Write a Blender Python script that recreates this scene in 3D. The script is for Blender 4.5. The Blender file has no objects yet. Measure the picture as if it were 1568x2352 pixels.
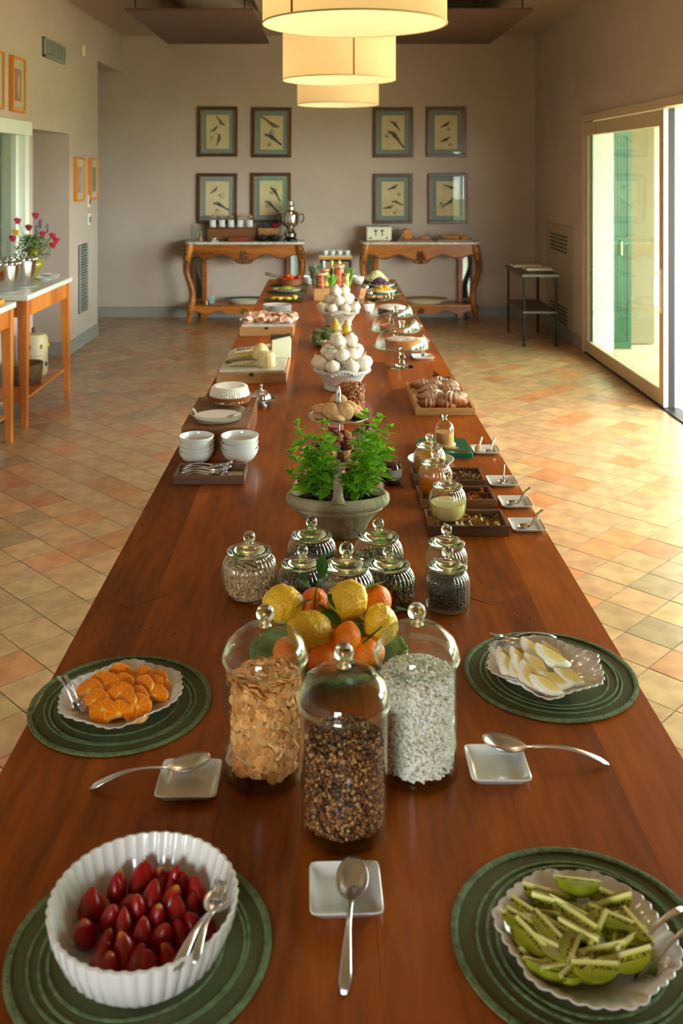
import bpy, math, random
import numpy as np
from mathutils import Vector, Matrix, Euler, noise
PI = math.pi
C = bpy.context.scene.collection
sc = bpy.context.scene
R = random.Random(7)

# ------------------------------------------------------------------ camera
cam_d = bpy.data.cameras.new('camera'); cam = bpy.data.objects.new('camera', cam_d); C.objects.link(cam)
cam.location = (0, 0, 1.88); cam.rotation_euler = (PI/2, 0, 0)
cam_d.sensor_fit = 'AUTO'; cam_d.sensor_width = 36; cam_d.lens = 36*2200/2352
cam_d.shift_x = 29/2352; cam_d.shift_y = -788/2352
cam_d.clip_start = .05; cam_d.clip_end = 200
cam_d.dof.use_dof = True; cam_d.dof.focus_distance = 2.75; cam_d.dof.aperture_fstop = 5.0
sc.camera = cam
# ------------------------------------------------------------------ world, sun, window portals, exposure
w = bpy.data.worlds.new('sky'); sc.world = w; w.use_nodes = True
wn = w.node_tree.nodes; wl = w.node_tree.links
bg = wn['Background']
tc = wn.new('ShaderNodeTexCoord'); sp = wn.new('ShaderNodeSeparateXYZ'); rp = wn.new('ShaderNodeValToRGB')
wl.new(tc.outputs['Generated'], sp.inputs[0]); wl.new(sp.outputs['Z'], rp.inputs[0]); wl.new(rp.outputs[0], bg.inputs['Color'])
rp.color_ramp.elements[0].color = (.96, .98, .98, 1); rp.color_ramp.elements[1].color = (.66, .82, 1.0, 1)
SKY = 34.0
bg.inputs['Strength'].default_value = SKY
sd = bpy.data.lights.new('sun', 'SUN'); sun = bpy.data.objects.new('sun', sd); C.objects.link(sun)
sd.energy = 14; sd.angle = math.radians(1); sd.color = (1, .93, .8)
sun.rotation_euler = Euler((math.radians(38), 0, math.radians(-28)))
PORTALS = [((2.85, 6.0, 1.2), (0, PI/2, 0), 2.4, 7.6),
           ((-1.2, -2.75, 1.6), (PI/2, 0, 0), 1.3, 1.3)]
for i, (l, r, sx, sy) in enumerate(PORTALS):
    d = bpy.data.lights.new('window_portal', 'AREA'); d.shape = 'RECTANGLE'; d.size = sx; d.size_y = sy
    d.cycles.is_portal = True
    o = bpy.data.objects.new('window_portal', d); o.location = l; o.rotation_euler = r; C.objects.link(o)
LAMP_W = 11
sc.view_settings.view_transform = 'Standard'; sc.view_settings.look = 'None'
sc.view_settings.gamma = 1; sc.view_settings.use_curve_mapping = False
sc.view_settings.exposure = 0.1
try:
    sc.cycles.use_denoising = True; sc.cycles.max_bounces = 10; sc.cycles.transparent_max_bounces = 28; sc.cycles.use_adaptive_sampling = True; sc.cycles.adaptive_threshold = .025
    sc.cycles.diffuse_bounces = 4; sc.cycles.glossy_bounces = 4; sc.cycles.transmission_bounces = 8
    sc.cycles.sample_clamp_indirect = 6; sc.cycles.caustics_reflective = False; sc.cycles.caustics_refractive = False
except Exception: pass

# ------------------------------------------------------------------ materials
def lin(c):
    return tuple(((x/255)/12.92 if x/255 <= .04045 else ((x/255+.055)/1.055)**2.4) for x in c) + (1,)
MATS = {}
def pm(name, c1, c2=None, rough=.5, metal=0, scale=8, st=(1, 1, 1), bump=0, bsc=None, detail=3, coat=0, crough=.1, sss=0,
       attr=None, lo=.35, hi=.65, spec=None, trans=0, mix=None, dist=0):
    if name in MATS: return MATS[name]
    m = bpy.data.materials.new(name); m.use_nodes = True; n = m.node_tree.nodes; l = m.node_tree.links; MATS[name] = m
    b = n['Principled BSDF']
    b.inputs['Roughness'].default_value = rough; b.inputs['Metallic'].default_value = metal
    b.inputs['Base Color'].default_value = lin(c1)
    if coat: b.inputs['Coat Weight'].default_value = coat; b.inputs['Coat Roughness'].default_value = crough
    if sss: b.inputs['Subsurface Weight'].default_value = sss; b.inputs['Subsurface Scale'].default_value = .01; b.inputs['Subsurface Radius'].default_value = (1, .6, .3)
    if spec is not None: b.inputs['Specular IOR Level'].default_value = spec
    if trans: b.inputs['Transmission Weight'].default_value = trans
    col = None
    if c2 or bump:
        t = n.new('ShaderNodeTexCoord'); mp = n.new('ShaderNodeMapping'); l.new(t.outputs['Object'], mp.inputs[0])
        mp.inputs['Scale'].default_value = st
    if c2:
        nz = n.new('ShaderNodeTexNoise'); nz.inputs['Scale'].default_value = scale; nz.inputs['Detail'].default_value = detail
        nz.inputs['Distortion'].default_value = dist
        l.new(mp.outputs[0], nz.inputs['Vector'])
        cr = n.new('ShaderNodeValToRGB'); l.new(nz.outputs['Fac'], cr.inputs[0])
        cr.color_ramp.elements[0].position = lo; cr.color_ramp.elements[1].position = hi
        cr.color_ramp.elements[0].color = lin(c1); cr.color_ramp.elements[1].color = lin(c2)
        col = cr.outputs[0]
        l.new(col, b.inputs['Base Color'])
    if attr:
        a = n.new('ShaderNodeAttribute'); a.attribute_name = 'Col'
        if col:
            mx = n.new('ShaderNodeMix'); mx.data_type = 'RGBA'; mx.blend_type = 'MULTIPLY'; mx.inputs[0].default_value = 1
            l.new(a.outputs['Color'], mx.inputs[6]); l.new(col, mx.inputs[7]); l.new(mx.outputs[2], b.inputs['Base Color'])
        else: l.new(a.outputs['Color'], b.inputs['Base Color'])
    if bump:
        nb = n.new('ShaderNodeTexNoise'); nb.inputs['Scale'].default_value = bsc or scale; nb.inputs['Detail'].default_value = 4
        l.new(mp.outputs[0], nb.inputs['Vector'])
        bp = n.new('ShaderNodeBump'); bp.inputs['Strength'].default_value = bump; bp.inputs['Distance'].default_value = .01
        l.new(nb.outputs['Fac'], bp.inputs['Height']); l.new(bp.outputs[0], b.inputs['Normal'])
    return m
def wood(name, dark, light, rough=.3, scale=1.0, coat=.0, axis='Y', spec=.5):
    """varnished wood, grain along one object axis"""
    if name in MATS: return MATS[name]
    m = bpy.data.materials.new(name); m.use_nodes = True; n = m.node_tree.nodes; l = m.node_tree.links; MATS[name] = m
    b = n['Principled BSDF']; b.inputs['Roughness'].default_value = rough; b.inputs['Specular IOR Level'].default_value = spec
    if coat: b.inputs['Coat Weight'].default_value = coat; b.inputs['Coat Roughness'].default_value = .12
    t = n.new('ShaderNodeTexCoord'); mp = n.new('ShaderNodeMapping'); l.new(t.outputs['Object'], mp.inputs[0])
    oi = n.new('ShaderNodeObjectInfo'); ad = n.new('ShaderNodeVectorMath'); ad.operation = 'MULTIPLY_ADD'
    cx = n.new('ShaderNodeCombineXYZ'); l.new(oi.outputs['Random'], cx.inputs[0]); l.new(oi.outputs['Random'], cx.inputs[1])
    l.new(cx.outputs[0], ad.inputs[0]); ad.inputs[1].default_value = (17, 31, 5); l.new(mp.outputs[0], ad.inputs[2])
    s = {'X': (.12, 1, 1), 'Y': (1, .12, 1), 'Z': (1, 1, .12)}[axis]; mp.inputs['Scale'].default_value = tuple(k*scale for k in s)
    n1 = n.new('ShaderNodeTexNoise'); n1.inputs['Scale'].default_value = 3.2; n1.inputs['Detail'].default_value = 3; n1.inputs['Distortion'].default_value = .6
    l.new(ad.outputs[0], n1.inputs['Vector'])
    wv = n.new('ShaderNodeMath'); wv.operation = 'MULTIPLY'; wv.inputs[1].default_value = 34; l.new(n1.outputs['Fac'], wv.inputs[0])
    sn = n.new('ShaderNodeMath'); sn.operation = 'SINE'; l.new(wv.outputs[0], sn.inputs[0])
    n2 = n.new('ShaderNodeTexNoise'); n2.inputs['Scale'].default_value = 55; n2.inputs['Detail'].default_value = 3
    l.new(ad.outputs[0], n2.inputs['Vector'])
    a1 = n.new('ShaderNodeMath'); a1.operation = 'MULTIPLY_ADD'; a1.inputs[1].default_value = .035; l.new(sn.outputs[0], a1.inputs[0]); sc_ = n.new('ShaderNodeMath'); sc_.operation = 'MULTIPLY'; sc_.inputs[1].default_value = .30; l.new(n2.outputs['Fac'], sc_.inputs[0]); l.new(sc_.outputs[0], a1.inputs[2])
    n3 = n.new('ShaderNodeTexNoise'); n3.inputs['Scale'].default_value = 1.6; n3.inputs['Detail'].default_value = 5; l.new(ad.outputs[0], n3.inputs['Vector'])
    a2 = n.new('ShaderNodeMath'); a2.operation = 'MULTIPLY_ADD'; a2.inputs[1].default_value = .9; l.new(n3.outputs['Fac'], a2.inputs[0]); l.new(a1.outputs[0], a2.inputs[2])
    cr = n.new('ShaderNodeValToRGB'); l.new(a2.outputs[0], cr.inputs[0])
    cr.color_ramp.elements[0].position = .40; cr.color_ramp.elements[1].position = .82
    cr.color_ramp.elements[0].color = lin(dark); cr.color_ramp.elements[1].color = lin(light)
    l.new(cr.outputs[0], b.inputs['Base Color'])
    bp = n.new('ShaderNodeBump'); bp.inputs['Strength'].default_value = .12; bp.inputs['Distance'].default_value = .002
    l.new(n2.outputs['Fac'], bp.inputs['Height']); l.new(bp.outputs[0], b.inputs['Normal'])
    return m
def thin_glass(name, tint=(246, 252, 248), refl=.06, edge=.85, rough=.02, power=3.2, body=None):
    """clear thin-walled glass: see-through head on, mirror-like at grazing angles"""
    if name in MATS: return MATS[name]
    m = bpy.data.materials.new(name); m.use_nodes = True; n = m.node_tree.nodes; l = m.node_tree.links; MATS[name] = m
    n.remove(n['Principled BSDF']); out = n['Material Output']
    lw = n.new('ShaderNodeLayerWeight'); lw.inputs[0].default_value = .5
    pw = n.new('ShaderNodeMath'); pw.operation = 'POWER'; pw.inputs[1].default_value = power; l.new(lw.outputs['Facing'], pw.inputs[0])
    ma = n.new('ShaderNodeMath'); ma.operation = 'MULTIPLY_ADD'; ma.inputs[1].default_value = edge-refl; ma.inputs[2].default_value = refl; l.new(pw.outputs[0], ma.inputs[0])
    tr = n.new('ShaderNodeBsdfTransparent'); tr.inputs[0].default_value = lin(tint)
    gl = n.new('ShaderNodeBsdfGlossy'); gl.inputs['Roughness'].default_value = rough; gl.inputs[0].default_value = (.95, 1, .97, 1)
    mx = n.new('ShaderNodeMixShader'); l.new(ma.outputs[0], mx.inputs[0]); l.new(tr.outputs[0], mx.inputs[1]); l.new(gl.outputs[0], mx.inputs[2])
    l.new(mx.outputs[0], out.inputs[0])
    return m
def solid_glass(name, tint=(250, 255, 252), ior=1.5):
    if name in MATS: return MATS[name]
    m = bpy.data.materials.new(name); m.use_nodes = True; n = m.node_tree.nodes; l = m.node_tree.links; MATS[name] = m
    n.remove(n['Principled BSDF']); g = n.new('ShaderNodeBsdfGlass'); g.inputs['IOR'].default_value = ior; g.inputs[0].default_value = lin(tint); g.inputs['Roughness'].default_value = 0
    l.new(g.outputs[0], n['Material Output'].inputs[0]); return m
def radial(name, stops, axis='X', scale=40, seg=0, rough=.3, sss=.15, seeds=None, rmin=0):
    """colour by distance from an object axis (fruit flesh), stops = [(r, rgb)...], r in metres * scale"""
    if name in MATS: return MATS[name]
    m = bpy.data.materials.new(name); m.use_nodes = True; n = m.node_tree.nodes; l = m.node_tree.links; MATS[name] = m
    b = n['Principled BSDF']; b.inputs['Roughness'].default_value = rough
    b.inputs['Subsurface Weight'].default_value = sss; b.inputs['Subsurface Scale'].default_value = .006
    t = n.new('ShaderNodeTexCoord'); s = n.new('ShaderNodeSeparateXYZ'); l.new(t.outputs['Object'], s.inputs[0])
    ax = {'X': ('Y', 'Z'), 'Z': ('X', 'Y')}[axis]
    cb = n.new('ShaderNodeCombineXYZ'); l.new(s.outputs[ax[0]], cb.inputs[0]); l.new(s.outputs[ax[1]], cb.inputs[1])
    ln = n.new('ShaderNodeVectorMath'); ln.operation = 'LENGTH'; l.new(cb.outputs[0], ln.inputs[0])
    mu = n.new('ShaderNodeMath'); mu.operation = 'MULTIPLY'; mu.inputs[1].default_value = scale; l.new(ln.outputs['Value'], mu.inputs[0])
    cr = n.new('ShaderNodeValToRGB'); l.new(mu.outputs[0], cr.inputs[0])
    e = cr.color_ramp.elements
    while len(e) < len(stops): e.new(.5)
    for k, (p, c) in enumerate(stops): e[k].position = p; e[k].color = lin(c)
    col = cr.outputs[0]
    if seg:
        at = n.new('ShaderNodeMath'); at.operation = 'ARCTAN2'; l.new(s.outputs[ax[0]], at.inputs[0]); l.new(s.outputs[ax[1]], at.inputs[1])
        m1 = n.new('ShaderNodeMath'); m1.operation = 'MULTIPLY'; m1.inputs[1].default_value = seg/2; l.new(at.outputs[0], m1.inputs[0])
        m2 = n.new('ShaderNodeMath'); m2.operation = 'SINE'; l.new(m1.outputs[0], m2.inputs[0])
        m3 = n.new('ShaderNodeMath'); m3.operation = 'ABSOLUTE'; l.new(m2.outputs[0], m3.inputs[0])
        m4 = n.new('ShaderNodeMath'); m4.operation = 'LESS_THAN'; m4.inputs[1].default_value = .13; l.new(m3.outputs[0], m4.inputs[0])
        m5 = n.new('ShaderNodeMath'); m5.operation = 'MULTIPLY'; m5.inputs[1].default_value = .5; l.new(m4.outputs[0], m5.inputs[0])
        mx = n.new('ShaderNodeMix'); mx.data_type = 'RGBA'; l.new(m5.outputs[0], mx.inputs[0]); l.new(col, mx.inputs[6]); mx.inputs[7].default_value = lin((255, 205, 120)); col = mx.outputs[2]
    if seeds:
        nz = n.new('ShaderNodeTexNoise'); nz.inputs['Scale'].default_value = 320; l.new(t.outputs['Object'], nz.inputs['Vector'])
        a = n.new('ShaderNodeMath'); a.operation = 'GREATER_THAN'; a.inputs[1].default_value = .5; l.new(nz.outputs['Fac'], a.inputs[0])
        r1 = n.new('ShaderNodeMath'); r1.operation = 'COMPARE'; r1.inputs[1].default_value = seeds[0]; r1.inputs[2].default_value = seeds[1]; l.new(mu.outputs[0], r1.inputs[0])
        a2 = n.new('ShaderNodeMath'); a2.operation = 'MULTIPLY'; l.new(a.outputs[0], a2.inputs[0]); l.new(r1.outputs[0], a2.inputs[1])
        mx = n.new('ShaderNodeMix'); mx.data_type = 'RGBA'; l.new(a2.outputs[0], mx.inputs[0]); l.new(col, mx.inputs[6]); mx.inputs[7].default_value = lin((38, 30, 18)); col = mx.outputs[2]
    l.new(col, b.inputs['Base Color']); return m

wall_m = pm('wall_plaster', (188, 173, 162), (182, 167, 156), rough=.85, scale=2.5, bump=.05, bsc=60)
ceil_m = pm('ceiling_plaster', (176, 160, 146), rough=.9)
base_m = pm('skirting_paint', (142, 141, 132), rough=.6)
porcelain = pm('white_porcelain', (226, 226, 220), rough=.12, coat=.5, crough=.05)
dishw = pm('glazed_dish', (214, 208, 202), rough=.14, coat=.4)
silver = pm('silver_plate', (206, 208, 212), rough=.24, metal=1)
steel = pm('polished_steel', (220, 220, 215), rough=.12, metal=1)
table_m = wood('table_wood', (92, 37, 2), (182, 92, 8), rough=.42, coat=.12, spec=.15)
oak_m = wood('oak_box', (150, 98, 48), (206, 158, 98), rough=.45, scale=2, axis='X')
walnut_m = wood('walnut_box', (70, 42, 20), (128, 84, 46), rough=.5, scale=2.5, axis='X')
brownbox_m = wood('brown_box', (78, 40, 14), (140, 84, 36), rough=.35, scale=2, axis='X')
cherry_m = wood('cherry_wood', (150, 76, 22), (216, 136, 56), rough=.35, scale=2, axis='Z')
console_m = wood('console_wood', (104, 52, 8), (200, 122, 38), rough=.3, scale=2, axis='X', coat=.12, spec=.25)
carve_m = pm('carved_dark_wood', (86, 46, 16), (120, 72, 30), rough=.4, scale=30)
marble_m = pm('marble', (206, 204, 192), (150, 150, 138), rough=.2, scale=6, lo=.45, hi=.8, dist=1.5)
glassj = thin_glass('jar_glass', tint=(250, 253, 251), refl=.055, edge=.85, power=3.2)
glassr = thin_glass('ribbed_glass', tint=(248, 252, 250), refl=.07, edge=.8, rough=.05, power=2.6)
glassp = thin_glass('pane_glass', tint=(234, 244, 236), refl=.12, edge=.8, rough=.0, power=4)
glassf = thin_glass('picture_glass', tint=(252, 252, 252), refl=.03, edge=.7, power=4)
glassk = solid_glass('knob_glass')
green_mat = pm('green_weave', (62, 86, 50), (38, 60, 34), rough=.85, scale=160, bump=.6, bsc=300)
green_cord = pm('green_cord', (108, 126, 84), (78, 94, 54), rough=.85, scale=90, bump=.5, bsc=200)
black_metal = pm('black_iron', (24, 27, 28), rough=.45, metal=.6)
leaf_m = pm('mint_leaf', (74, 138, 16), (134, 194, 40), rough=.42, scale=25, sss=.0, bump=.5, bsc=140, attr=None)
_n = leaf_m.node_tree.nodes; _l = leaf_m.node_tree.links
_t2 = _n.new('ShaderNodeBsdfTranslucent'); _t2.inputs[0].default_value = lin((150, 205, 40)); _mx = _n.new('ShaderNodeMixShader'); _mx.inputs[0].default_value = .38
_l.new(_n['Principled BSDF'].outputs[0], _mx.inputs[1]); _l.new(_t2.outputs[0], _mx.inputs[2]); _l.new(_mx.outputs[0], _n['Material Output'].inputs[0])
dleaf_m = pm('dark_leaf', (24, 66, 20), (58, 110, 36), rough=.35, scale=20)
stem_m = pm('green_stem', (110, 140, 60), rough=.5)
frame_m = pm('dark_frame', (62, 34, 16), (84, 48, 24), rough=.35, scale=30)
orange_frame = pm('orange_frame', (212, 132, 44), rough=.4)

# ------------------------------------------------------------------ mesh builder
class B:
    def __init__(s): s.v = []; s.f = []; s.col = []
    def add(s, vs, fs):
        k = len(s.v); s.v += [tuple(p) for p in vs]; s.f += [tuple(i+k for i in f) for f in fs]; return s
    def box(s, x0, x1, y0, y1, z0, z1):
        return s.add([(x0, y0, z0), (x1, y0, z0), (x1, y1, z0), (x0, y1, z0), (x0, y0, z1), (x1, y0, z1), (x1, y1, z1), (x0, y1, z1)],
                     [(0, 3, 2, 1), (4, 5, 6, 7), (0, 1, 5, 4), (1, 2, 6, 5), (2, 3, 7, 6), (3, 0, 4, 7)])
    def lathe(s, prof, n=48, rf=None, c=(0, 0, 0), sx=1, sy=1):
        vs = []; rows = []
        for i, (r, z) in enumerate(prof):
            if r <= 1e-7: rows.append([len(vs)]); vs.append((c[0], c[1], c[2]+z))
            else:
                row = []
                for k in range(n):
                    a = 2*PI*k/n; q = rf(a, i, r) if rf else r
                    row.append(len(vs)); vs.append((c[0]+q*sx*math.cos(a), c[1]+q*sy*math.sin(a), c[2]+z))
                rows.append(row)
        fs = []
        for a, b in zip(rows, rows[1:]):
            if len(a) == 1 and len(b) == 1: continue
            for k in range(n):
                k2 = (k+1) % n
                if len(a) == 1: fs.append((a[0], b[k2], b[k]))
                elif len(b) == 1: fs.append((a[k], a[k2], b[0]))
                else: fs.append((a[k], a[k2], b[k2], b[k]))
        return s.add(vs, fs)
    def tube(s, pts, rad, n=8, closed=False, flat=1.0, up=None):
        pts = [Vector(p) for p in pts]; N = len(pts)
        if not hasattr(rad, '__len__'): rad = [rad]*N
        vs = []; u = None
        for i, p in enumerate(pts):
            if closed: t = pts[(i+1) % N]-pts[i-1]
            else: t = pts[min(i+1, N-1)]-pts[max(i-1, 0)]
            t = t.normalized() if t.length > 1e-9 else Vector((0, 0, 1))
            if u is None:
                u = Vector(up) if up else (Vector((0, 0, 1)) if abs(t.z) < .9 else Vector((1, 0, 0)))
            u = (u-t*u.dot(t)).normalized(); w_ = t.cross(u)
            for k in range(n):
                a = 2*PI*k/n; vs.append(p+u*(math.cos(a)*rad[i]*flat)+w_*(math.sin(a)*rad[i]))
        fs = []
        for i in range(N if closed else N-1):
            j = (i+1) % N
            for k in range(n):
                k2 = (k+1) % n; fs.append((i*n+k, i*n+k2, j*n+k2, j*n+k))
        if not closed: fs += [tuple(range(n))[::-1], tuple((N-1)*n+k for k in range(n))]
        return s.add(vs, fs)
    def ell(s, c, r, n=12, m=8, rot=None, bump=0, seed=0):
        if not hasattr(r, '__len__'): r = (r, r, r)
        vs = []; q = Matrix.Identity(3) if rot is None else rot
        prof = []
        rows = []
        for i in range(m+1):
            ph = -PI/2+PI*i/m
            if i in (0, m): rows.append([len(vs)]); vs.append(Vector((0, 0, math.sin(ph))))
            else:
                rows.append(list(range(len(vs), len(vs)+n)))
                for k in range(n): vs.append(Vector((math.cos(ph)*math.cos(2*PI*k/n), math.cos(ph)*math.sin(2*PI*k/n), math.sin(ph))))
        if bump: vs = [p*(1+bump*noise.noise(p*1.8+Vector((seed, seed*2.3, 0)))) for p in vs]
        vs = [q @ Vector((p.x*r[0], p.y*r[1], p.z*r[2])) + Vector(c) for p in vs]
        fs = []
        for a, b in zip(rows, rows[1:]):
            for k in range(n):
                k2 = (k+1) % n
                if len(a) == 1: fs.append((a[0], b[k2], b[k]))
                elif len(b) == 1: fs.append((a[k], a[k2], b[0]))
                else: fs.append((a[k], a[k2], b[k2], b[k]))
        return s.add(vs, fs)
    def prism(s, poly, t0, t1, plane='XZ'):
        n = len(poly)
        g = {'XZ': lambda a, b, t: (a, t, b), 'XY': lambda a, b, t: (a, b, t), 'YZ': lambda a, b, t: (t, a, b)}[plane]
        vs = [g(a, b, t0) for a, b in poly]+[g(a, b, t1) for a, b in poly]
        fs = [tuple(range(n))[::-1], tuple(range(n, 2*n))]+[(i, (i+1) % n, n+(i+1) % n, n+i) for i in range(n)]
        if plane == 'XZ': fs = [f[::-1] for f in fs]
        return s.add(vs, fs)
    def grid(s, fn, nu, nv, wrap=False):
        vs = [fn(i/nu, j/nv) for i in range(nu if wrap else nu+1) for j in range(nv+1)]
        fs = []; m = nv+1
        for i in range(nu):
            i2 = (i+1) % nu if wrap else i+1
            for j in range(nv): fs.append((i*m+j, i2*m+j, i2*m+j+1, i*m+j+1))
        return s.add(vs, fs)
    def mesh(s, name, smooth=True, angle=40):
        me = bpy.data.meshes.new(name); me.from_pydata(s.v, [], s.f); me.update()
        if smooth:
            me.polygons.foreach_set('use_smooth', [True]*len(me.polygons)); me.set_sharp_from_angle(angle=math.radians(angle))
        return me
    def build(s, name, mat, parent=None, loc=(0, 0, 0), rot=(0, 0, 0), smooth=True, angle=40, bevel=0, solid=0, sub=0, bseg=2):
        me = s.mesh(name, smooth, angle)
        return link(name, me, mat, parent, loc, rot, bevel, solid, sub, bseg)
def link(name, me, mat, parent=None, loc=(0, 0, 0), rot=(0, 0, 0), bevel=0, solid=0, sub=0, bseg=2):
    o = bpy.data.objects.new(name, me); C.objects.link(o)
    if mat and not me.materials: me.materials.append(mat)
    o.location = loc; o.rotation_euler = rot
    if parent: o.parent = parent
    if bevel:
        m = o.modifiers.new('bevel', 'BEVEL'); m.width = bevel; m.segments = bseg; m.limit_method = 'ANGLE'; m.angle_limit = math.radians(40)
    if solid:
        m = o.modifiers.new('solid', 'SOLIDIFY'); m.thickness = solid; m.offset = 0
    if sub:
        m = o.modifiers.new('sub', 'SUBSURF'); m.levels = sub; m.render_levels = sub
    return o
def tag(o, label=None, cat=None, group=None, kind=None):
    if label: o['label'] = label
    if cat: o['category'] = cat
    if group: o['group'] = group
    if kind: o['kind'] = kind
    return o
def thing(name, label, cat, loc=(0, 0, 0), rz=0, group=None, rot=None):
    o = bpy.data.objects.new(name, None); C.objects.link(o); o.empty_display_size = .05
    o.location = loc; o.rotation_euler = rot or (0, 0, rz)
    return tag(o, label, cat, group)
KIDS = {}
def dup(root, loc, rz=0, label=None, group=None, rot=None, scale=None):
    def cp(o, parent):
        c = o.copy(); C.objects.link(c); c.parent = parent
        for ch in [x for x in ALLOBJ() if x.parent == o]: cp(ch, c)
        return c
    pend = {}
    def ALLOBJ():
        if 'l' not in pend: pend['l'] = list(bpy.data.objects)
        return pend['l']
    r = cp(root, None)
    r.location = loc; r.rotation_euler = rot or (0, 0, rz)
    if scale: r.scale = (scale,)*3 if not hasattr(scale, '__len__') else scale
    if label: r['label'] = label
    if group: r['group'] = group
    return r
def simple(root, loc, rot=(0, 0, 0), label=None, scale=None):
    c = root.copy(); C.objects.link(c); c.location = loc; c.rotation_euler = rot
    if scale: c.scale = (scale,)*3 if not hasattr(scale, '__len__') else scale
    if label: c['label'] = label
    return c
def once(first, used):   # the first call gives the prototype itself
    return first
def struct(o): o['kind'] = 'structure'; return o
def pieces(name, base_v, base_f, mats, cols, mat, parent=None, loc=(0, 0, 0), smooth=True, angle=60):
    """many small pieces joined in one mesh; mats = list of 4x4, cols = list of rgb(255)"""
    bv = np.array(base_v, dtype=np.float64); nb = len(bv); N = len(mats)
    hv = np.concatenate([bv, np.ones((nb, 1))], 1)
    A = np.array([[list(r) for r in m] for m in mats])
    V = np.einsum('nij,kj->nki', A, hv)[:, :, :3].reshape(-1, 3)
    F = [tuple(i+n*nb for i in f) for n in range(N) for f in base_f]
    me = bpy.data.meshes.new(name); me.from_pydata(V.tolist(), [], F); me.update()
    ca = me.color_attributes.new('Col', 'FLOAT_COLOR', 'POINT')
    cc = np.repeat(np.array([lin(c) for c in cols], dtype=np.float32), nb, axis=0)
    ca.data.foreach_set('color', cc.ravel())
    if smooth:
        me.polygons.foreach_set('use_smooth', [True]*len(me.polygons)); me.set_sharp_from_angle(angle=math.radians(angle))
    return link(name, me, mat, parent, loc)
_t = (1+5**.5)/2
ICO_V = [Vector(p).normalized() for p in [(-1, _t, 0), (1, _t, 0), (-1, -_t, 0), (1, -_t, 0), (0, -1, _t), (0, 1, _t), (0, -1, -_t), (0, 1, -_t), (_t, 0, -1), (_t, 0, 1), (-_t, 0, -1), (-_t, 0, 1)]]
ICO_F = [(0, 11, 5), (0, 5, 1), (0, 1, 7), (0, 7, 10), (0, 10, 11), (1, 5, 9), (5, 11, 4), (11, 10, 2), (10, 7, 6), (7, 1, 8), (3, 9, 4), (3, 4, 2), (3, 2, 6), (3, 6, 8), (3, 8, 9), (4, 9, 5), (2, 4, 11), (6, 2, 10), (8, 6, 7), (9, 8, 1)]
def T(x, y, z): return Matrix.Translation((x, y, z))
def S(x, y, z): return Matrix.Diagonal((x, y, z, 1))
def rrot(r=R): return Euler((r.uniform(0, 6.28), r.uniform(0, 6.28), r.uniform(0, 6.28))).to_matrix().to_4x4()
def W(px, py, z=.78):     # photo point -> point on a horizontal plane at height z
    Y = 2200*(1.88-z)/(py-388); return ((px-755)/2200*Y, Y, z)
TZ = .78
# ================================================================== THE ROOM
XL, XR, YB, YF, ZC = -2.62, 2.62, 12.16, -2.6, 3.57
# floor with 45 degree terracotta tiles
grout = pm('grout', (136, 112, 82), (84, 68, 50), rough=.9, scale=20)
floor = struct(B().box(-4.4, XR+.28, YF-.15, YB+.15, -.12, -.0016).build('floor', grout, smooth=False))
tile_m = pm('terracotta_tile', (255, 250, 240), (198, 184, 170), rough=.3, scale=9, detail=5, attr=True, lo=.3, hi=.75, bump=.12, bsc=14, coat=.35, crough=.22)
def tile_col():
    q = R.random()*.97
    base = ((198, 164, 118), (192, 152, 110), (200, 142, 94), (188, 162, 110), (172, 150, 114), (186, 122, 84))[0 if q < .4 else 1 if q < .68 else 2 if q < .82 else 3 if q < .91 else 4 if q < .96 else 5]
    k = R.uniform(.92, 1.06); return tuple(min(255, c*k) for c in base)
def tile_geo():
    h = .0999; j = lambda: R.uniform(-.0005, .0005)
    top = [(-h+.0022+j(), -h+.0022+j(), 0), (h-.0022+j(), -h+.0022+j(), 0), (h-.0022+j(), h-.0022+j(), 0), (-h+.0022+j(), h-.0022+j(), 0)]
    bot = [(x*1.006, y*1.006, -.001) for x, y, z in top]; low = [(x*1.006, y*1.006, -.012) for x, y, z in top]
    return low+bot+top, [(0, 1, 5, 4), (1, 2, 6, 5), (2, 3, 7, 6), (3, 0, 4, 7), (4, 5, 9, 8), (5, 6, 10, 9), (6, 7, 11, 10), (7, 4, 8, 11), (8, 9, 10, 11)]
tiles = []
s2 = math.sqrt(.5)
for i in range(-90, 90):
    for j in range(-20, 95):
        n_, u_ = i*.2, j*.2+.1
        x = (n_+u_)*s2; y = (u_-n_)*s2
        n0 = (x-y)*s2
        if not (-4.3 < x < XR+.2 and YF < y < YB+.1): continue
        if y > 1: px, py = 755+2200*x/y, 388+2200*1.88/y
        else: px, py = -9999, 9999
        t = 1.1/1.88
        hid = -.598 < x*t < .66 and .4 < y*t < 9.6
        vis = -40 < px < 1600 and py < 2380 and not hid and y > 1
        if x < XL-.1 and not (y > 10.8 or 8.4 < y < 9.7): 
            continue
        tiles.append((1/y**3 if vis else 0, x, y))
tiles.sort(reverse=True)
tmesh = []
for k in range(36):
    v_, f_ = tile_geo(); me = bpy.data.meshes.new('tile'); me.from_pydata(v_, [], f_)
    c = lin(tile_col()); ca = me.color_attributes.new('Col', 'FLOAT_COLOR', 'POINT'); ca.data.foreach_set('color', list(c)*len(v_))
    me.materials.append(tile_m); me.materials.append(grout)
    for p_ in me.polygons: p_.material_index = 1 if p_.index < 8 else 0
    tmesh.append(me)
for k, (s_, x, y) in enumerate(tiles[:300]):
    o = link('tile', tmesh[k % 36 if k < 36 else R.randrange(36)], None, floor, (x, y, R.uniform(-.0006, .0006)), (R.uniform(-.001, .001), R.uniform(-.001, .001), PI/4+R.choice((0, 1, 2, 3))*PI/2))
v_, f_ = tile_geo()
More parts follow.
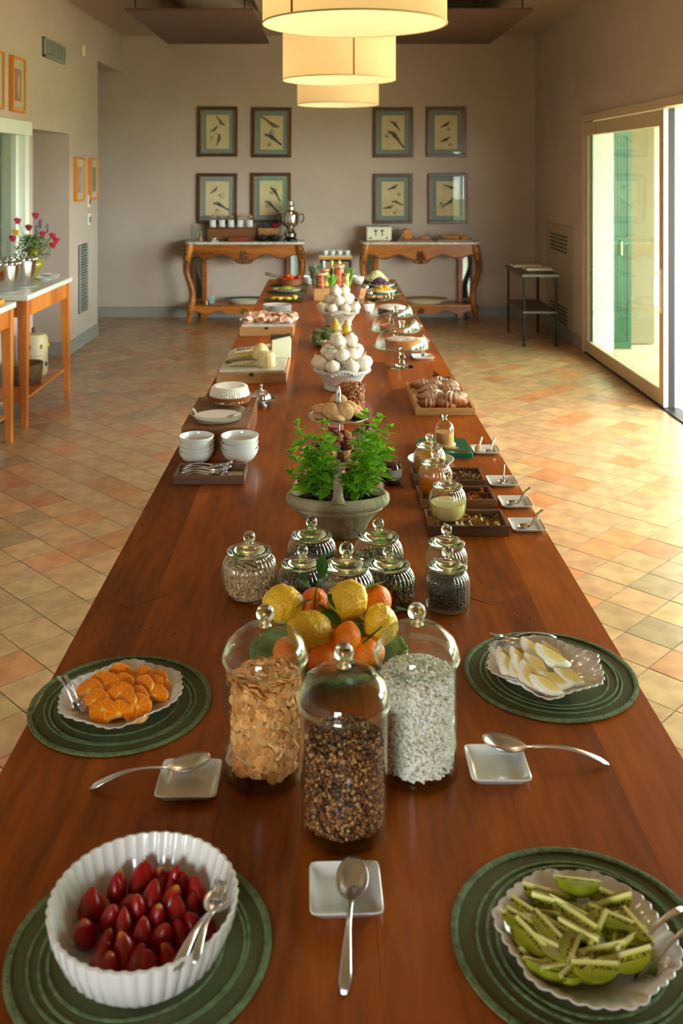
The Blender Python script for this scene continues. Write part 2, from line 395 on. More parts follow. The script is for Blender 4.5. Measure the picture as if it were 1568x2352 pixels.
o = pieces('tile', v_, f_, [T(x, y, R.uniform(-.0006, .0006)) @ Matrix.Rotation(PI/4, 4, 'Z') for s_, x, y in tiles[300:]], [tile_col() for _ in tiles[300:]], tile_m, floor, smooth=False)
o['kind'] = 'stuff'; o.data.materials.append(grout)
for p_ in o.data.polygons: p_.material_index = 1 if p_.index % 9 < 8 else 0

def wallbox(name, boxes, mat=wall_m):
    b = B()
    for q in boxes: b.box(*q)
    return struct(b.build(name, mat, smooth=False))
# left wall: window 5.9..8.27, niche 8.48..9.67, corridor 10.86..12.16
wallbox('wall_left', [(XL-.16, XL, YF, 5.9, 0, ZC), (XL-.16, XL, 5.9, 8.27, 0, .98), (XL-.16, XL, 5.9, 8.27, 2.27, ZC), (XL-.16, XL, 8.27, 8.48, 0, ZC),
                      (XL-.16, XL, 8.48, 9.67, 2.235, ZC), (XL-.16, XL, 9.67, 10.86, 0, ZC), (XL-.16, XL, 10.86, YB, 3.11, ZC),
                      (-3.5, XL-.16, 9.67, 10.86, 0, ZC), (-3.5, XL-.16, 8.27, 8.48, 0, ZC), (-3.6, -3.5, 8.27, 10.86, 0, ZC), (-3.5, XL-.16, 8.48, 9.67, 2.5, 2.6),
                      (-4.4, -3.5, 10.76, 10.86, 0, ZC), (-4.5, -4.4, 10.76, YB, 0, ZC)])
wallbox('wall_back', [(-4.5, XR+.25, YB, YB+.15, 0, ZC)])
D0, D1, DH = 2.2, 9.8, 2.36
wallbox('wall_right', [(XR, XR+.25, D1, YB, 0, ZC), (XR, XR+.25, D0, D1, DH+.02, ZC), (XR, XR+.25, YF, D0, 0, ZC)])
wallbox('wall_front', [(XL, -1.85, YF-.15, YF, 0, ZC), (-.55, XR, YF-.15, YF, 0, ZC), (-1.85, -.55, YF-.15, YF, 0, .95), (-1.85, -.55, YF-.15, YF, 2.25, ZC)])
# ceiling with two recesses above the hanging panels
cb = B()
rec = [(-1.55, -.75), (.75, 1.55)]
y0, y1 = 8.75, 10.35
cb.box(-4.5, XR+.25, YF-.15, y0, ZC, ZC+.12).box(-4.5, XR+.25, y1, YB+.15, ZC, ZC+.12)
cb.box(-4.5, rec[0][0], y0, y1, ZC, ZC+.12).box(rec[0][1], rec[1][0], y0, y1, ZC, ZC+.12).box(rec[1][1], XR+.25, y0, y1, ZC, ZC+.12)
for a, b_ in rec:
    cb.box(a-.05, b_+.05, y0-.05, y1+.05, ZC+.62, ZC+.7)
    cb.box(a-.05, a, y0-.05, y1+.05, ZC+.12, ZC+.62).box(b_, b_+.05, y0-.05, y1+.05, ZC+.12, ZC+.62).box(a, b_, y0-.05, y0, ZC+.12, ZC+.62).box(a, b_, y1, y1+.05, ZC+.12, ZC+.62)
struct(cb.build('ceiling', ceil_m, smooth=False))
brownpanel = pm('brown_panel', (84, 58, 44), (92, 64, 50), rough=.55, scale=2)
for sx, lab in ((-1, 'dull brown sound panel hung under the ceiling above the tea console'), (1, 'dull brown sound panel hung under the ceiling above the bread console')):
    t = thing('ceiling_panel', lab, 'ceiling panel', (sx*1.27, 9.86, 3.33), 0, 'brown ceiling panels')
    B().box(-.585, .585, -1.17, 1.17, -.012, .012).build('panel', brownpanel, t, bevel=.004)
    for a in (-.5, .5):
        for c in (-1.1, 1.1): B().tube([(a, c, .01), (a, c, .24)], .006).build('hanging_rod', black_metal, t)
# skirtings: painted band on the wall
def band(name, q): struct(B().box(*q).build(name, base_m, smooth=False))
bh = .135
band('baseboard_back', (-4.4, XR-.001, YB-.006, YB, 0, bh))
band('baseboard_left', (XL, XL+.006, 9.67, 10.86, 0, bh))
band('baseboard_niche', (-3.5, XL, 9.664, 9.67, 0, bh))
band('baseboard_corridor', (-4.4, XL, 10.86, 10.866, 0, bh))
band('baseboard_right', (XR-.006, XR, D1+.06, YB-.006, 0, bh))
band('baseboard_left_near', (XL, XL+.006, YF, 8.48, 0, bh))
# window in left wall with pantry behind
wf = pm('white_frame_paint', (226, 232, 222), rough=.4)
t = struct(thing('window_1', None, None))
for q in ((XL-.16, XL+.03, 5.8, 8.37, 2.17, 2.29), (XL-.16, XL+.03, 5.8, 8.37, .95, 1.05), (XL-.16, XL+.03, 8.18, 8.29, 1.05, 2.17), (XL-.16, XL+.03, 5.8, 5.92, 1.05, 2.17), (XL-.12, XL-.03, 8.12, 8.18, 1.05, 2.17), (XL-.12, XL-.03, 7.0, 7.06, 1.05, 2.17)):
    B().box(*q).build('window_frame', wf, t, smooth=False, bevel=.004)
for a, b_ in ((5.92, 7.0), (7.06, 8.12)): B().box(XL-.08, XL-.074, a, b_, 1.05, 2.17).build('pane', glassp, t, smooth=False)
pant = pm('pantry_paint', (168, 174, 154), rough=.8)
wallbox('wall_pantry', [(-4.1, XL-.16, 5.4, 5.5, 0, 2.6), (-4.1, XL-.16, 8.2, 8.27, 0, 2.6), (-4.2, -4.1, 5.4, 8.27, 0, 2.6), (-4.1, XL-.16, 5.5, 8.2, 2.5, 2.6)], pant)
t = thing('pantry_shelf', 'brown wooden shelving seen through the white framed window', 'shelves', (-2.98, 8.0, 0))
for z in (.7, 1.1, 1.38, 1.66, 1.94):
    B().box(-.18, .18, -.2, .2, z-.012, z+.012).build('shelf', cherry_m, t, smooth=False)
for a in (-.18, .16): B().box(a, a+.02, -.2, .2, 0, 2.1).build('upright', cherry_m, t, smooth=False)
for k in range(9):
    z = (1.112, 1.392, 1.672)[k % 3]; x = -2.9-.05*(k//3)
    cp = B().lathe([(0, 0), (.025, 0), (.035, .06), (.032, .06), (.022, .006), (0, .006)], 20).build('cup', porcelain, None, (-3.06+.08*(k//3), 7.9, z))
    tag(cp, 'small white cup on the pantry shelving behind the window', 'cup', 'cups in the pantry')
# wall fittings
gre = pm('grille_grey', (150, 156, 146), rough=.5)
dk = pm('dark_slot', (52, 50, 44), rough=.8)
t = thing('air_vent', 'grey rectangular air vent high on the pale wall above the framed prints', 'air vent', (XL, 9.1, 3.0))
B().box(0, .012, -.345, .345, -.09, .09).build('backing', gre, t, smooth=False)
for k in range(9): B().box(.012, .03, -.3, .25, -.07+k*.016, -.064+k*.016).build('slat', gre, t, smooth=False)
for q in ((-.345, .345, .075, .09), (-.345, .345, -.09, -.075), (-.345, -.32, -.09, .09), (.32, .345, -.09, .09), (.25, .27, -.075, .075)): B().box(0, .03, *q).build('frame', gre, t, smooth=False)
o = B().box(0, .035, -.04, .04, -.055, .055).build('wall_sensor', pm('cream_plastic', (222, 216, 180), rough=.4), None, (XL, 10.15, 3.13), bevel=.01); tag(o, 'small cream plastic sensor box high on the wall', 'sensor')
for z, lab in ((1.53, 'white thermostat with dark display under the framed prints'), (1.33, 'white light switch plate below the thermostat')):
    t = thing('wall_switch', lab, 'switch', (XL, 10.45, z))
    B().box(0, .012, -.045, .045, -.065, .065).build('plate', wf, t, bevel=.004)
    B().box(.012, .018, -.015, .02, -.035, .03).build('button', dk, t, smooth=False)
t = thing('floor_vent', 'tall narrow grey wall vent low beside the white counter table', 'air vent', (XL, 10.18, .72))
B().box(0, .01, -.165, .165, -.36, .36).build('backing', dk, t, smooth=False)
for k in range(24): B().box(.008, .022, -.15, .15, -.345+k*.0295, -.333+k*.0295).build('slat', gre, t, smooth=False)
for a, b_ in ((-.165, -.15), (.15, .165)): B().box(0, .025, a, b_, -.36, .36).build('frame', gre, t, smooth=False)
wv = pm('wall_panel_paint', (168, 156, 138), rough=.8)
t = thing('service_hatch', 'wall coloured service hatch with two slotted vents beside the black side table', 'hatch', (XR, 10.9, 0))
B().box(-.014, -.002, -.62, .62, .14, 1.25).build('cover', wv, t, smooth=False, bevel=.003)
for z0 in (.95, .16):
    for k in range(5): B().box(-.016, -.0135, -.42, .38, z0+k*.042, z0+k*.042+.018).build('slot', dk, t, smooth=False)

# ------------------------------------------------------------------ sliding door, right wall
dfr = pm('door_frame_paint', (196, 178, 146), rough=.4)
cream = pm('cream_edge', (232, 226, 204), rough=.4)
t = struct(thing('door_1', None, None))
B().box(XR-.02, XR+.25, D0-.06, D1+.06, DH, DH+.07).build('head_trim', dfr, t, smooth=False, bevel=.003)
B().box(XR-.02, XR+.25, D1, D1+.06, 0, DH).build('side_trim', dfr, t, smooth=False, bevel=.003)
B().box(XR-.02, XR+.25, D0-.06, D0, 0, DH).build('side_trim', dfr, t, smooth=False, bevel=.003)
B().box(XR-.01, XR+.12, D0, D1, 0, .012).build('threshold', pm('dark_track', (40, 38, 34), rough=.4, metal=.5), t, smooth=False)
P0, P1 = 7.49, 9.79
pan = struct(thing('door_2', None, None))
for q in ((P0, P1, DH-.14, DH-.01), (P0, P1, .02, .14), (P0, P0+.1, .14, DH-.14), (P1-.1, P1, .14, DH-.14)):
    B().box(XR-.005, XR+.055, *q).build('door_frame', dfr, pan, smooth=False, bevel=.003)
B().box(XR+.012, XR+.018, P0+.1, P1-.1, .14, DH-.14).build('pane', glassp, pan, smooth=False)
B().box(XR-.006, XR+.03, P0-.012, P0, .02, DH-.01).build('edge_strip', cream, pan, smooth=False)
B().box(XR+.03, XR+.075, P0-.02, P0-.002, .02, DH-.01).build('gasket', black_metal, pan, smooth=False)
hb = B().tube([(XR-.005, P0+.06, 1.06), (XR-.045, P0+.06, 1.06), (XR-.055, P0+.06, 1.04), (XR-.055, P0+.06, .8), (XR-.045, P0+.06, .775), (XR-.005, P0+.06, .775)], .011, 10)
hb.build('door_handle', wf, pan)
B().box(XR-.012, XR-.004, P0+.04, P0+.08, .74, 1.1).build('handle_plate', wf, pan, bevel=.003)
# fixed leaf near side of both openings (outer track)
def leaf(name, a, b_):
    p = struct(thing(name, None, None))
    for q in ((a, b_, DH-.12, DH-.01), (a, b_, .02, .12), (a, a+.09, .12, DH-.12), (b_-.09, b_, .12, DH-.12)):
        B().box(XR+.1, XR+.15, *q).build('door_frame', dfr, p, smooth=False, bevel=.003)
    B().box(XR+.12, XR+.126, a+.09, b_-.09, .12, DH-.12).build('pane', glassp, p, smooth=False)
leaf('door_3', 2.24, 4.55)
# outside: terrace, garden
terr = pm('terrace_paving', (206, 176, 140), (180, 148, 116), rough=.7, scale=3)
struct(B().box(XR+.28, 9, -6, 16, -.12, -.01).build('ground', terr, smooth=False))
lawn = pm('lawn', (158, 160, 116), (132, 142, 92), rough=.95, scale=4)
struct(B().box(-30, 60, -40, 60, -.5, -.14).build('ground', lawn, smooth=False))
outw = pm('outside_plaster', (206, 176, 150), rough=.9)
white_out = pm('outside_white', (206, 210, 196), rough=.8)
struct(B().box(3.15, 3.5, 10.3, 10.6, 0, 2.9).build('wall_outside', pm('pillar_beige', (128, 116, 88), rough=.9), smooth=False))
struct(B().box(XR+.25, 8, 13.0, 13.3, 0, 3.4).build('wall_terrace', outw, smooth=False))
struct(B().box(XR+.09, XR+.23, 7.5, 7.62, 0, DH).build('trim_1', white_out, smooth=False))
struct(B().box(XR+.03, XR+.24, 9.62, 9.78, 0, DH).build('trim_2', white_out, smooth=False))
struct(B().box(XR+.25, 5.6, -4, 13.2, 2.85, 3.0).build('ceiling_sky_blocker', white_out, smooth=False))  # unseen roof added along the openings to keep high sky light off the floor
grs = pm('green_shutter_paint', (8, 84, 40), (6, 70, 34), rough=.35, scale=6)
t = thing('shutter', 'tall green louvred shutter folded open outside the glass door', 'shutter', (XR+.27, 9.84, 0))
for a, b_ in ((0, .04), (.17, .21)): B().box(a, b_, -.02, .02, .03, 2.3).build('stile', grs, t, smooth=False)
for z in (.03, 1.1, 2.22): B().box(.04, .17, -.02, .02, z, z+.08).build('rail', grs, t, smooth=False)
for z0_, z1_ in ((.11, 1.1), (1.18, 2.22)):
    for k in range(4): B().box(.041+k*.0325, .041+k*.0325+.030, -.009, .009, z0_, z1_).build('board', grs, t, smooth=False, bevel=.003)
B().tube([(.1, -.03, 1.0), (.1, -.05, 1.0), (.1, -.05, 1.14), (.1, -.03, 1.14)], .008).build('latch', steel, t)
t = thing('bar_stool', 'dark metal stool standing on the sunny terrace outside the door', 'stool', (3.15, 8.3, -.01))
B().lathe([(0, .74), (.15, .74), (.17, .755), (.16, .775), (0, .78)], 24).build('seat', cherry_m, t)
for a in range(4):
    q = a*PI/2+.6; B().tube([(.1*math.cos(q), .1*math.sin(q), .745), (.2*math.cos(q), .2*math.sin(q), 0)], .011).build('leg', black_metal, t)
B().tube([(.165*math.cos(a*PI/8), .165*math.sin(a*PI/8), .28) for a in range(16)], .008, closed=True).build('foot_ring', black_metal, t)
for k, (x, y, s_) in enumerate(((24, 2, 2.6), (26, 10.5, 3.0), (23, -8, 2.4), (27, 20, 3.2), (-2, -19, 2.8))):
    b = B()
    for q in range(26): b.ell((R.uniform(-.8, .8)*s_, R.uniform(-.9, .9)*s_, R.uniform(.25, .95)*s_), R.uniform(.3, .5)*s_, 10, 7, bump=.5, seed=k*30+q)
    tag(b.build('shrub', pm('shrub_green', (72, 104, 40), (40, 70, 26), rough=.9, scale=6), None, (x, y, -.14)), 'large green garden shrub beyond the terrace', 'shrub', 'garden shrubs')

# ================================================================== PENDANT LAMPS
shade = bpy.data.materials.new('lamp_shade_fabric'); shade.use_nodes = True; n = shade.node_tree.nodes; l = shade.node_tree.links
n.remove(n['Principled BSDF'])
d1 = n.new('ShaderNodeBsdfDiffuse'); d1.inputs[0].default_value = lin((244, 232, 206)); d2 = n.new('ShaderNodeBsdfTranslucent'); d2.inputs[0].default_value = lin((252, 238, 208))
mx = n.new('ShaderNodeMixShader'); mx.inputs[0].default_value = .5; l.new(d1.outputs[0], mx.inputs[1]); l.new(d2.outputs[0], mx.inputs[2]); l.new(mx.outputs[0], n['Material Output'].inputs[0])
rimm = pm('shade_rim', (214, 196, 150), rough=.7)
for k, (x, y, seam, lab) in enumerate(((.112, 4.17, 4.0, 'large cream drum pendant lamp, nearest and cut off at the top'), (.073, 6.8, 4.95, 'cream drum pendant lamp with a dark seam, middle of the three'), (.09, 9.41, 1.3, 'farthest cream drum pendant lamp, smallest in view'))):
    t = thing('pendant_lamp', lab, 'lamp', (x, y, 2.51), 0, 'drum pendant lamps over the table')
    B().lathe([(.399, 0), (.4, .0), (.4, .35), (.397, .35), (.397, 0)], 72).build('lamp_shade', shade, t)
    for z in (0, .35): B().tube([(.4*math.cos(a*PI/36), .4*math.sin(a*PI/36), z) for a in range(72)], .004, 6, closed=True).build('rim', rimm, t)
    B().box(-.005, .005, -.402, -.3995, 0, .35).build('seam', pm('seam_brown', (150, 112, 62), rough=.8), t, rot=(0, 0, seam+PI/2), smooth=False)
    B().tube([(0, 0, .33), (0, 0, 1.06)], .006).build('cord', black_metal, t)
    for q in range(3): B().tube([(0, 0, .33), (.398*math.cos(q*2.1), .398*math.sin(q*2.1), .33)], .004).build('spoke', black_metal, t)
    B().lathe([(0, .27), (.02, .27), (.02, .33), (0, .33)], 16).build('socket', black_metal, t)
    B().ell((0, 0, .235), (.04, .04, .045), 16, 12).build('bulb', thin_glass('bulb_glass', refl=.02), t)
    d = bpy.data.lights.new('bulb_light', 'POINT'); d.energy = LAMP_W; d.color = (1, .80, .60); d.shadow_soft_size = .035
    lo = bpy.data.objects.new('bulb_light', d); C.objects.link(lo); lo.location = (0, 0, .235); lo.parent = t

# ================================================================== PICTURES
paper = pm('print_paper', (226, 212, 168), (214, 196, 150), rough=.8, scale=6)
matb = pm('mat_board', (132, 148, 144), rough=.8)
ink = [pm('ink_grey', (74, 72, 62), (110, 104, 88), rough=.8, scale=60), pm('ink_blue', (38, 62, 78), (60, 84, 92), rough=.8, scale=60), pm('ink_brown', (84, 60, 50), (120, 84, 70), rough=.8, scale=60), pm('ink_dark', (44, 44, 42), (74, 70, 60), rough=.8, scale=60)]
def bird(b, cx, cz, ang, L, flip=1, tail=.45, wing=True, legs=True):
    c, s = math.cos(ang), math.sin(ang)
    tr = lambda p: (cx+(p[0]*flip*c-p[1]*s)*L, cz+(p[0]*flip*s+p[1]*c)*L)
    out = []
    for k in range(20):
        a = 2*PI*k/20; out.append((.22*math.cos(a), .11*math.sin(a)+.01*math.cos(2*a)))
    b.prism([tr(p) for p in out], -.0012, 0)
    b.prism([tr((.27+.07*math.cos(2*PI*k/12), .1+.06*math.sin(2*PI*k/12))) for k in range(12)], -.0012, 0)
    b.prism([tr(p) for p in ((.12, .1), (.22, .14), (.3, .05), (.2, -.02))], -.0012, 0)
    b.prism([tr(p) for p in ((.33, .12), (.42, .09), (.33, .07))], -.0012, 0)
    b.prism([tr(p) for p in ((-.15, .06), (-.15, -.06), (-.2-tail, -.09), (-.22-tail, .01))], -.0012, 0)
    if wing: b.prism([tr(p) for p in ((.08, .05), (-.05, -.12), (-.42, -.08), (-.1, .09))], -.0018, 0)
    if legs:
        for q in (0, .06): b.prism([tr(p) for p in ((q, -.08), (q+.012, -.08), (q+.03, -.24), (q+.018, -.24))], -.0012, 0)
def twig(b, x, z, a, L):
    for k in range(5):
        q = a+(k-2)*.35; x1, z1 = x+math.cos(q)*L*(1-.1*abs(k-2)), z+math.sin(q)*L*(1-.1*abs(k-2))
        dx, dz = -math.sin(q)*.0025, math.cos(q)*.0025
        b.prism([(x-dx, z-dz), (x1-dx, z1-dz), (x1+dx, z1+dz), (x+dx, z+dz)], -.001, 0)
def picture(px0, py0, px1, py1, lab, birds, tilt=0, dx=0):
    k = 12.12/2200; x = ((px0+px1)/2-755)*k; z = 1.88-((py0+py1)/2-388)*k; w_ = (px1-px0)*k/2; h = (py1-py0)*k/2
    t = thing('framed_print', lab, 'picture', (x, YB-.03, z), rot=(0, tilt, 0), group='framed bird prints on the back wall')
    fw = .042
    for q in ((-w_, w_, h-fw, h), (-w_, w_, -h, -h+fw), (-w_, -w_+fw, -h+fw, h-fw), (w_-fw, w_, -h+fw, h-fw)):
        B().box(q[0], q[1], -.012, .03, q[2], q[3]).build('frame', frame_m, t, bevel=.006)
    gold = pm('gilt', (170, 124, 60), rough=.4)
    for q in ((-w_+fw-.005, -w_+fw, -h+fw, h-fw), (w_-fw, w_-fw+.005, -h+fw, h-fw)): B().box(q[0], q[1], -.014, 0, q[2], q[3]).build('gilt_edge', gold, t, smooth=False)
    B().box(-w_+fw, w_-fw, .012, .02, -h+fw, h-fw).build('mat_board', matb, t, smooth=False)
    pw, ph = w_*.57, h*.68
    lin_ = B()
    for q in ((-pw-.02, pw+.02, ph+.018, ph+.021), (-pw-.02, pw+.02, -ph-.021, -ph-.018), (-pw-.021, -pw-.018, -ph-.02, ph+.02), (pw+.018, pw+.021, -ph-.02, ph+.02)): lin_.box(q[0], q[1], .0105, .012, q[2], q[3])
    lin_.build('mat_line', ink[0], t, smooth=False)
    B().box(-pw, pw, .008, .012, -ph, ph).build('print', paper, t, smooth=False)
    for bd in birds:
        b = B()
        if bd[0] == 'b': bird(b, bd[1]*pw, bd[2]*ph, bd[3], bd[4], bd[5], bd[6])
        else: twig(b, bd[1]*pw, bd[2]*ph, bd[3], bd[4])
        b.build('bird_drawing' if bd[0] == 'b' else 'twig_drawing', ink[bd[-1]], t, (0, .008, 0), smooth=False)
    B().box(-w_+fw, w_-fw, -.003, -.001, -h+fw, h-fw).build('glass', glassf, t, smooth=False)
b_ = 'b'
picture(454, 245, 545, 360, 'framed print of grey wing and feather studies, highest beside the corridor', [(b_, .3, .55, -1.0, .17, 1, .4, 0), (b_, -.3, .15, .8, .15, -1, .2, 0), (b_, .1, -.4, 1.2, .17, 1, .35, 0), (b_, -.55, -.35, 1.5, .07, 1, .2, 0)])
picture(578, 247, 669, 362, 'framed print of a brown long-tailed bird above a blue bird', [(b_, .15, .45, -.65, .22, 1, .7, 2), (b_, -.05, -.25, -.7+PI, .24, 1, .5, 1), ('t', -.2, 0, .3, .08, 3), ('t', -.3, -.8, 1, .06, 0)], .008)
picture(857, 247, 948, 362, 'framed print of a crimson bird above a large grey owl-like bird', [(b_, .15, .5, -.95+PI, .17, 1, .45, 2), (b_, .1, -.15, -.95+PI, .26, 1, .6, 0), ('t', -.5, -.3, 2, .07, 0)], -.004)
picture(979, 246, 1070, 361, 'framed print of two dark ducks one above the other on warm paper', [(b_, 0, .45, .4, .15, 1, .3, 3), (b_, 0, -.42, .3, .15, 1, .3, 3), ('t', .1, .15, .2, .05, 0), ('t', .2, -.75, .2, .05, 0)])
picture(452, 398, 544, 514, 'framed print of two small birds on twigs behind the labelled tea jars', [(b_, -.2, .5, .6, .15, 1, .3, 0), ('t', .1, .2, -.2, .1, 0), (b_, .15, -.35, -.55+PI, .2, 1, .55, 3), ('t', -.1, -.6, -1, .09, 0)], .004)
picture(576, 397, 668, 512, 'framed print of two slim birds on twigs partly hidden by the samovar', [(b_, .3, .4, -1.1+PI, .19, 1, .6, 3), ('t', -.1, .3, .1, .06, 0), (b_, -.1, -.35, -.85+PI, .19, 1, .6, 3), ('t', -.5, -.5, .2, .07, 0)], -.003)
picture(857, 399, 947, 514, 'framed print of a black bird over two wading birds behind the toaster', [(b_, .1, .68, .35, .15, 1, .35, 3), ('t', .4, .3, -.5, .06, 0), (b_, .3, -.2, -.5+PI, .16, 1, .4, 0), (b_, -.3, -.5, .1, .15, 1, .35, 2), ('t', 0, -.85, .2, .1, 0)])
picture(983, 398, 1073, 514, 'framed print of pale birds, lowest and farthest from the corridor, reflecting the window', [(b_, .3, .65, -.4, .15, 1, .4, 1), (b_, .2, -.2, .5, .17, 1, .5, 1), ('t', -.6, -.2, -1.5, .1, 3)], -.008)
fig = pm('print_red', (176, 120, 112), (196, 150, 138), rough=.8, scale=20)
figb = pm('print_teal', (96, 112, 108), (150, 156, 144), rough=.8, scale=16)
cream_paper = pm('cream_paper', (224, 216, 180), rough=.8)
for y0_, zc, mt, lab in ((7.84, 2.584, fig, 'light wooden framed red figure print, larger, above the window'), (7.3, 2.584, fig, 'light wooden framed print cut off by the edge of the photo'), (9.82, 1.77, fig, 'light wooden framed dark red print beside the niche'), (10.42, 1.77, figb, 'light wooden framed teal sketch at the corridor corner')):
    t = thing('framed_print', lab, 'picture', (XL, y0_+.165, zc), group='wooden framed prints on the pale wall')
    for q in ((-.165, .165, .21, .23), (-.165, .165, -.23, -.21), (-.165, -.145, -.21, .21), (.145, .165, -.21, .21)): B().box(0, .042, *q).build('frame', orange_frame, t, bevel=.003)
    B().box(0, .025, -.145, .145, -.21, .21).build('mat_board', cream_paper, t, smooth=False)
    B().box(.025, .028, -.09, .08, -.14, .13).build('print', mt, t, smooth=False)
    bb = B()
    if mt is fig: bb.tube([(0, 0, .08), (0, .01, .02), (0, -.01, -.04), (0, .015, -.12)], [.012, .02, .014, .004], 8, flat=.15, up=(1, 0, 0))
    else: bb.tube([(0, -.03, .1), (0, .03, .05), (0, -.02, -.02), (0, .02, -.1)], [.02, .012, .02, .01], 8, flat=.15, up=(1, 0, 0))
    bb.build('figure_drawing', cream_paper if mt is fig else ink[0], t, (.029, 0, 0))
    B().box(.033, .035, -.145, .145, -.21, .21).build('glass', glassf, t, smooth=False)
# ================================================================== LONG DINING TABLE
TX0, TX1 = -.598, .660
t = thing('dining_table', 'very long glossy red-brown wooden buffet table running the length of the room', 'table', (0, 0, 0))
xs = [TX0, -.447, -.19, .07, .32, .52, TX1]
for y0, y1 in ((.35, 5.455), (5.457, 9.55)):
    for k, (a, b_) in enumerate(zip(xs, xs[1:])):
        g = .00025
        B().box(-(b_-a)/2+g, (b_-a)/2-g, -(y1-y0)/2, (y1-y0)/2, -.04, 0).build('plank', table_m, t, ((a+b_)/2, (y0+y1)/2, TZ), smooth=False)
for q in ((TX0+.08, TX1-.08, .5, .53), (TX0+.08, TX1-.08, 9.35, 9.38), (TX0+.08, TX0+.11, .53, 9.35), (TX1-.11, TX1-.08, .53, 9.35)): B().box(*q, .64, .74).build('apron', table_m, t, smooth=False)
for y in (.55, 3.0, 5.3, 5.62, 7.5, 9.3):
    for x in (TX0+.11, TX1-.11): B().box(x-.04, x+.04, y-.04, y+.04, 0, .74).build('leg', table_m, t, smooth=False)
# diamond shaped inlays and nail plugs
for q, (px, py) in enumerate(((1140, 1368), (318, 1372))):
    x, y, _ = W(px, py); L = .075
    B().prism([(-L, -.01), (-.02, -.055), (L, .012), (.025, .05)], 0, .0006, 'XY').build('inlay', table_m, t, (x, y, TZ), smooth=False)
hole = pm('dark_knot', (40, 18, 8), rough=.6)
for px, py in ((1186, 1414), (1218, 1419), (1187, 1433), (1217, 1436), (1132, 1352), (1038, 1434), (320, 1440), (348, 1442), (402, 1455)):
    x, y, _ = W(px, py); B().lathe([(0, 0), (.0035, 0), (.003, .0005), (0, .0005)], 10, sy=1.6).build('plug', hole, t, (x, y, TZ), smooth=False)

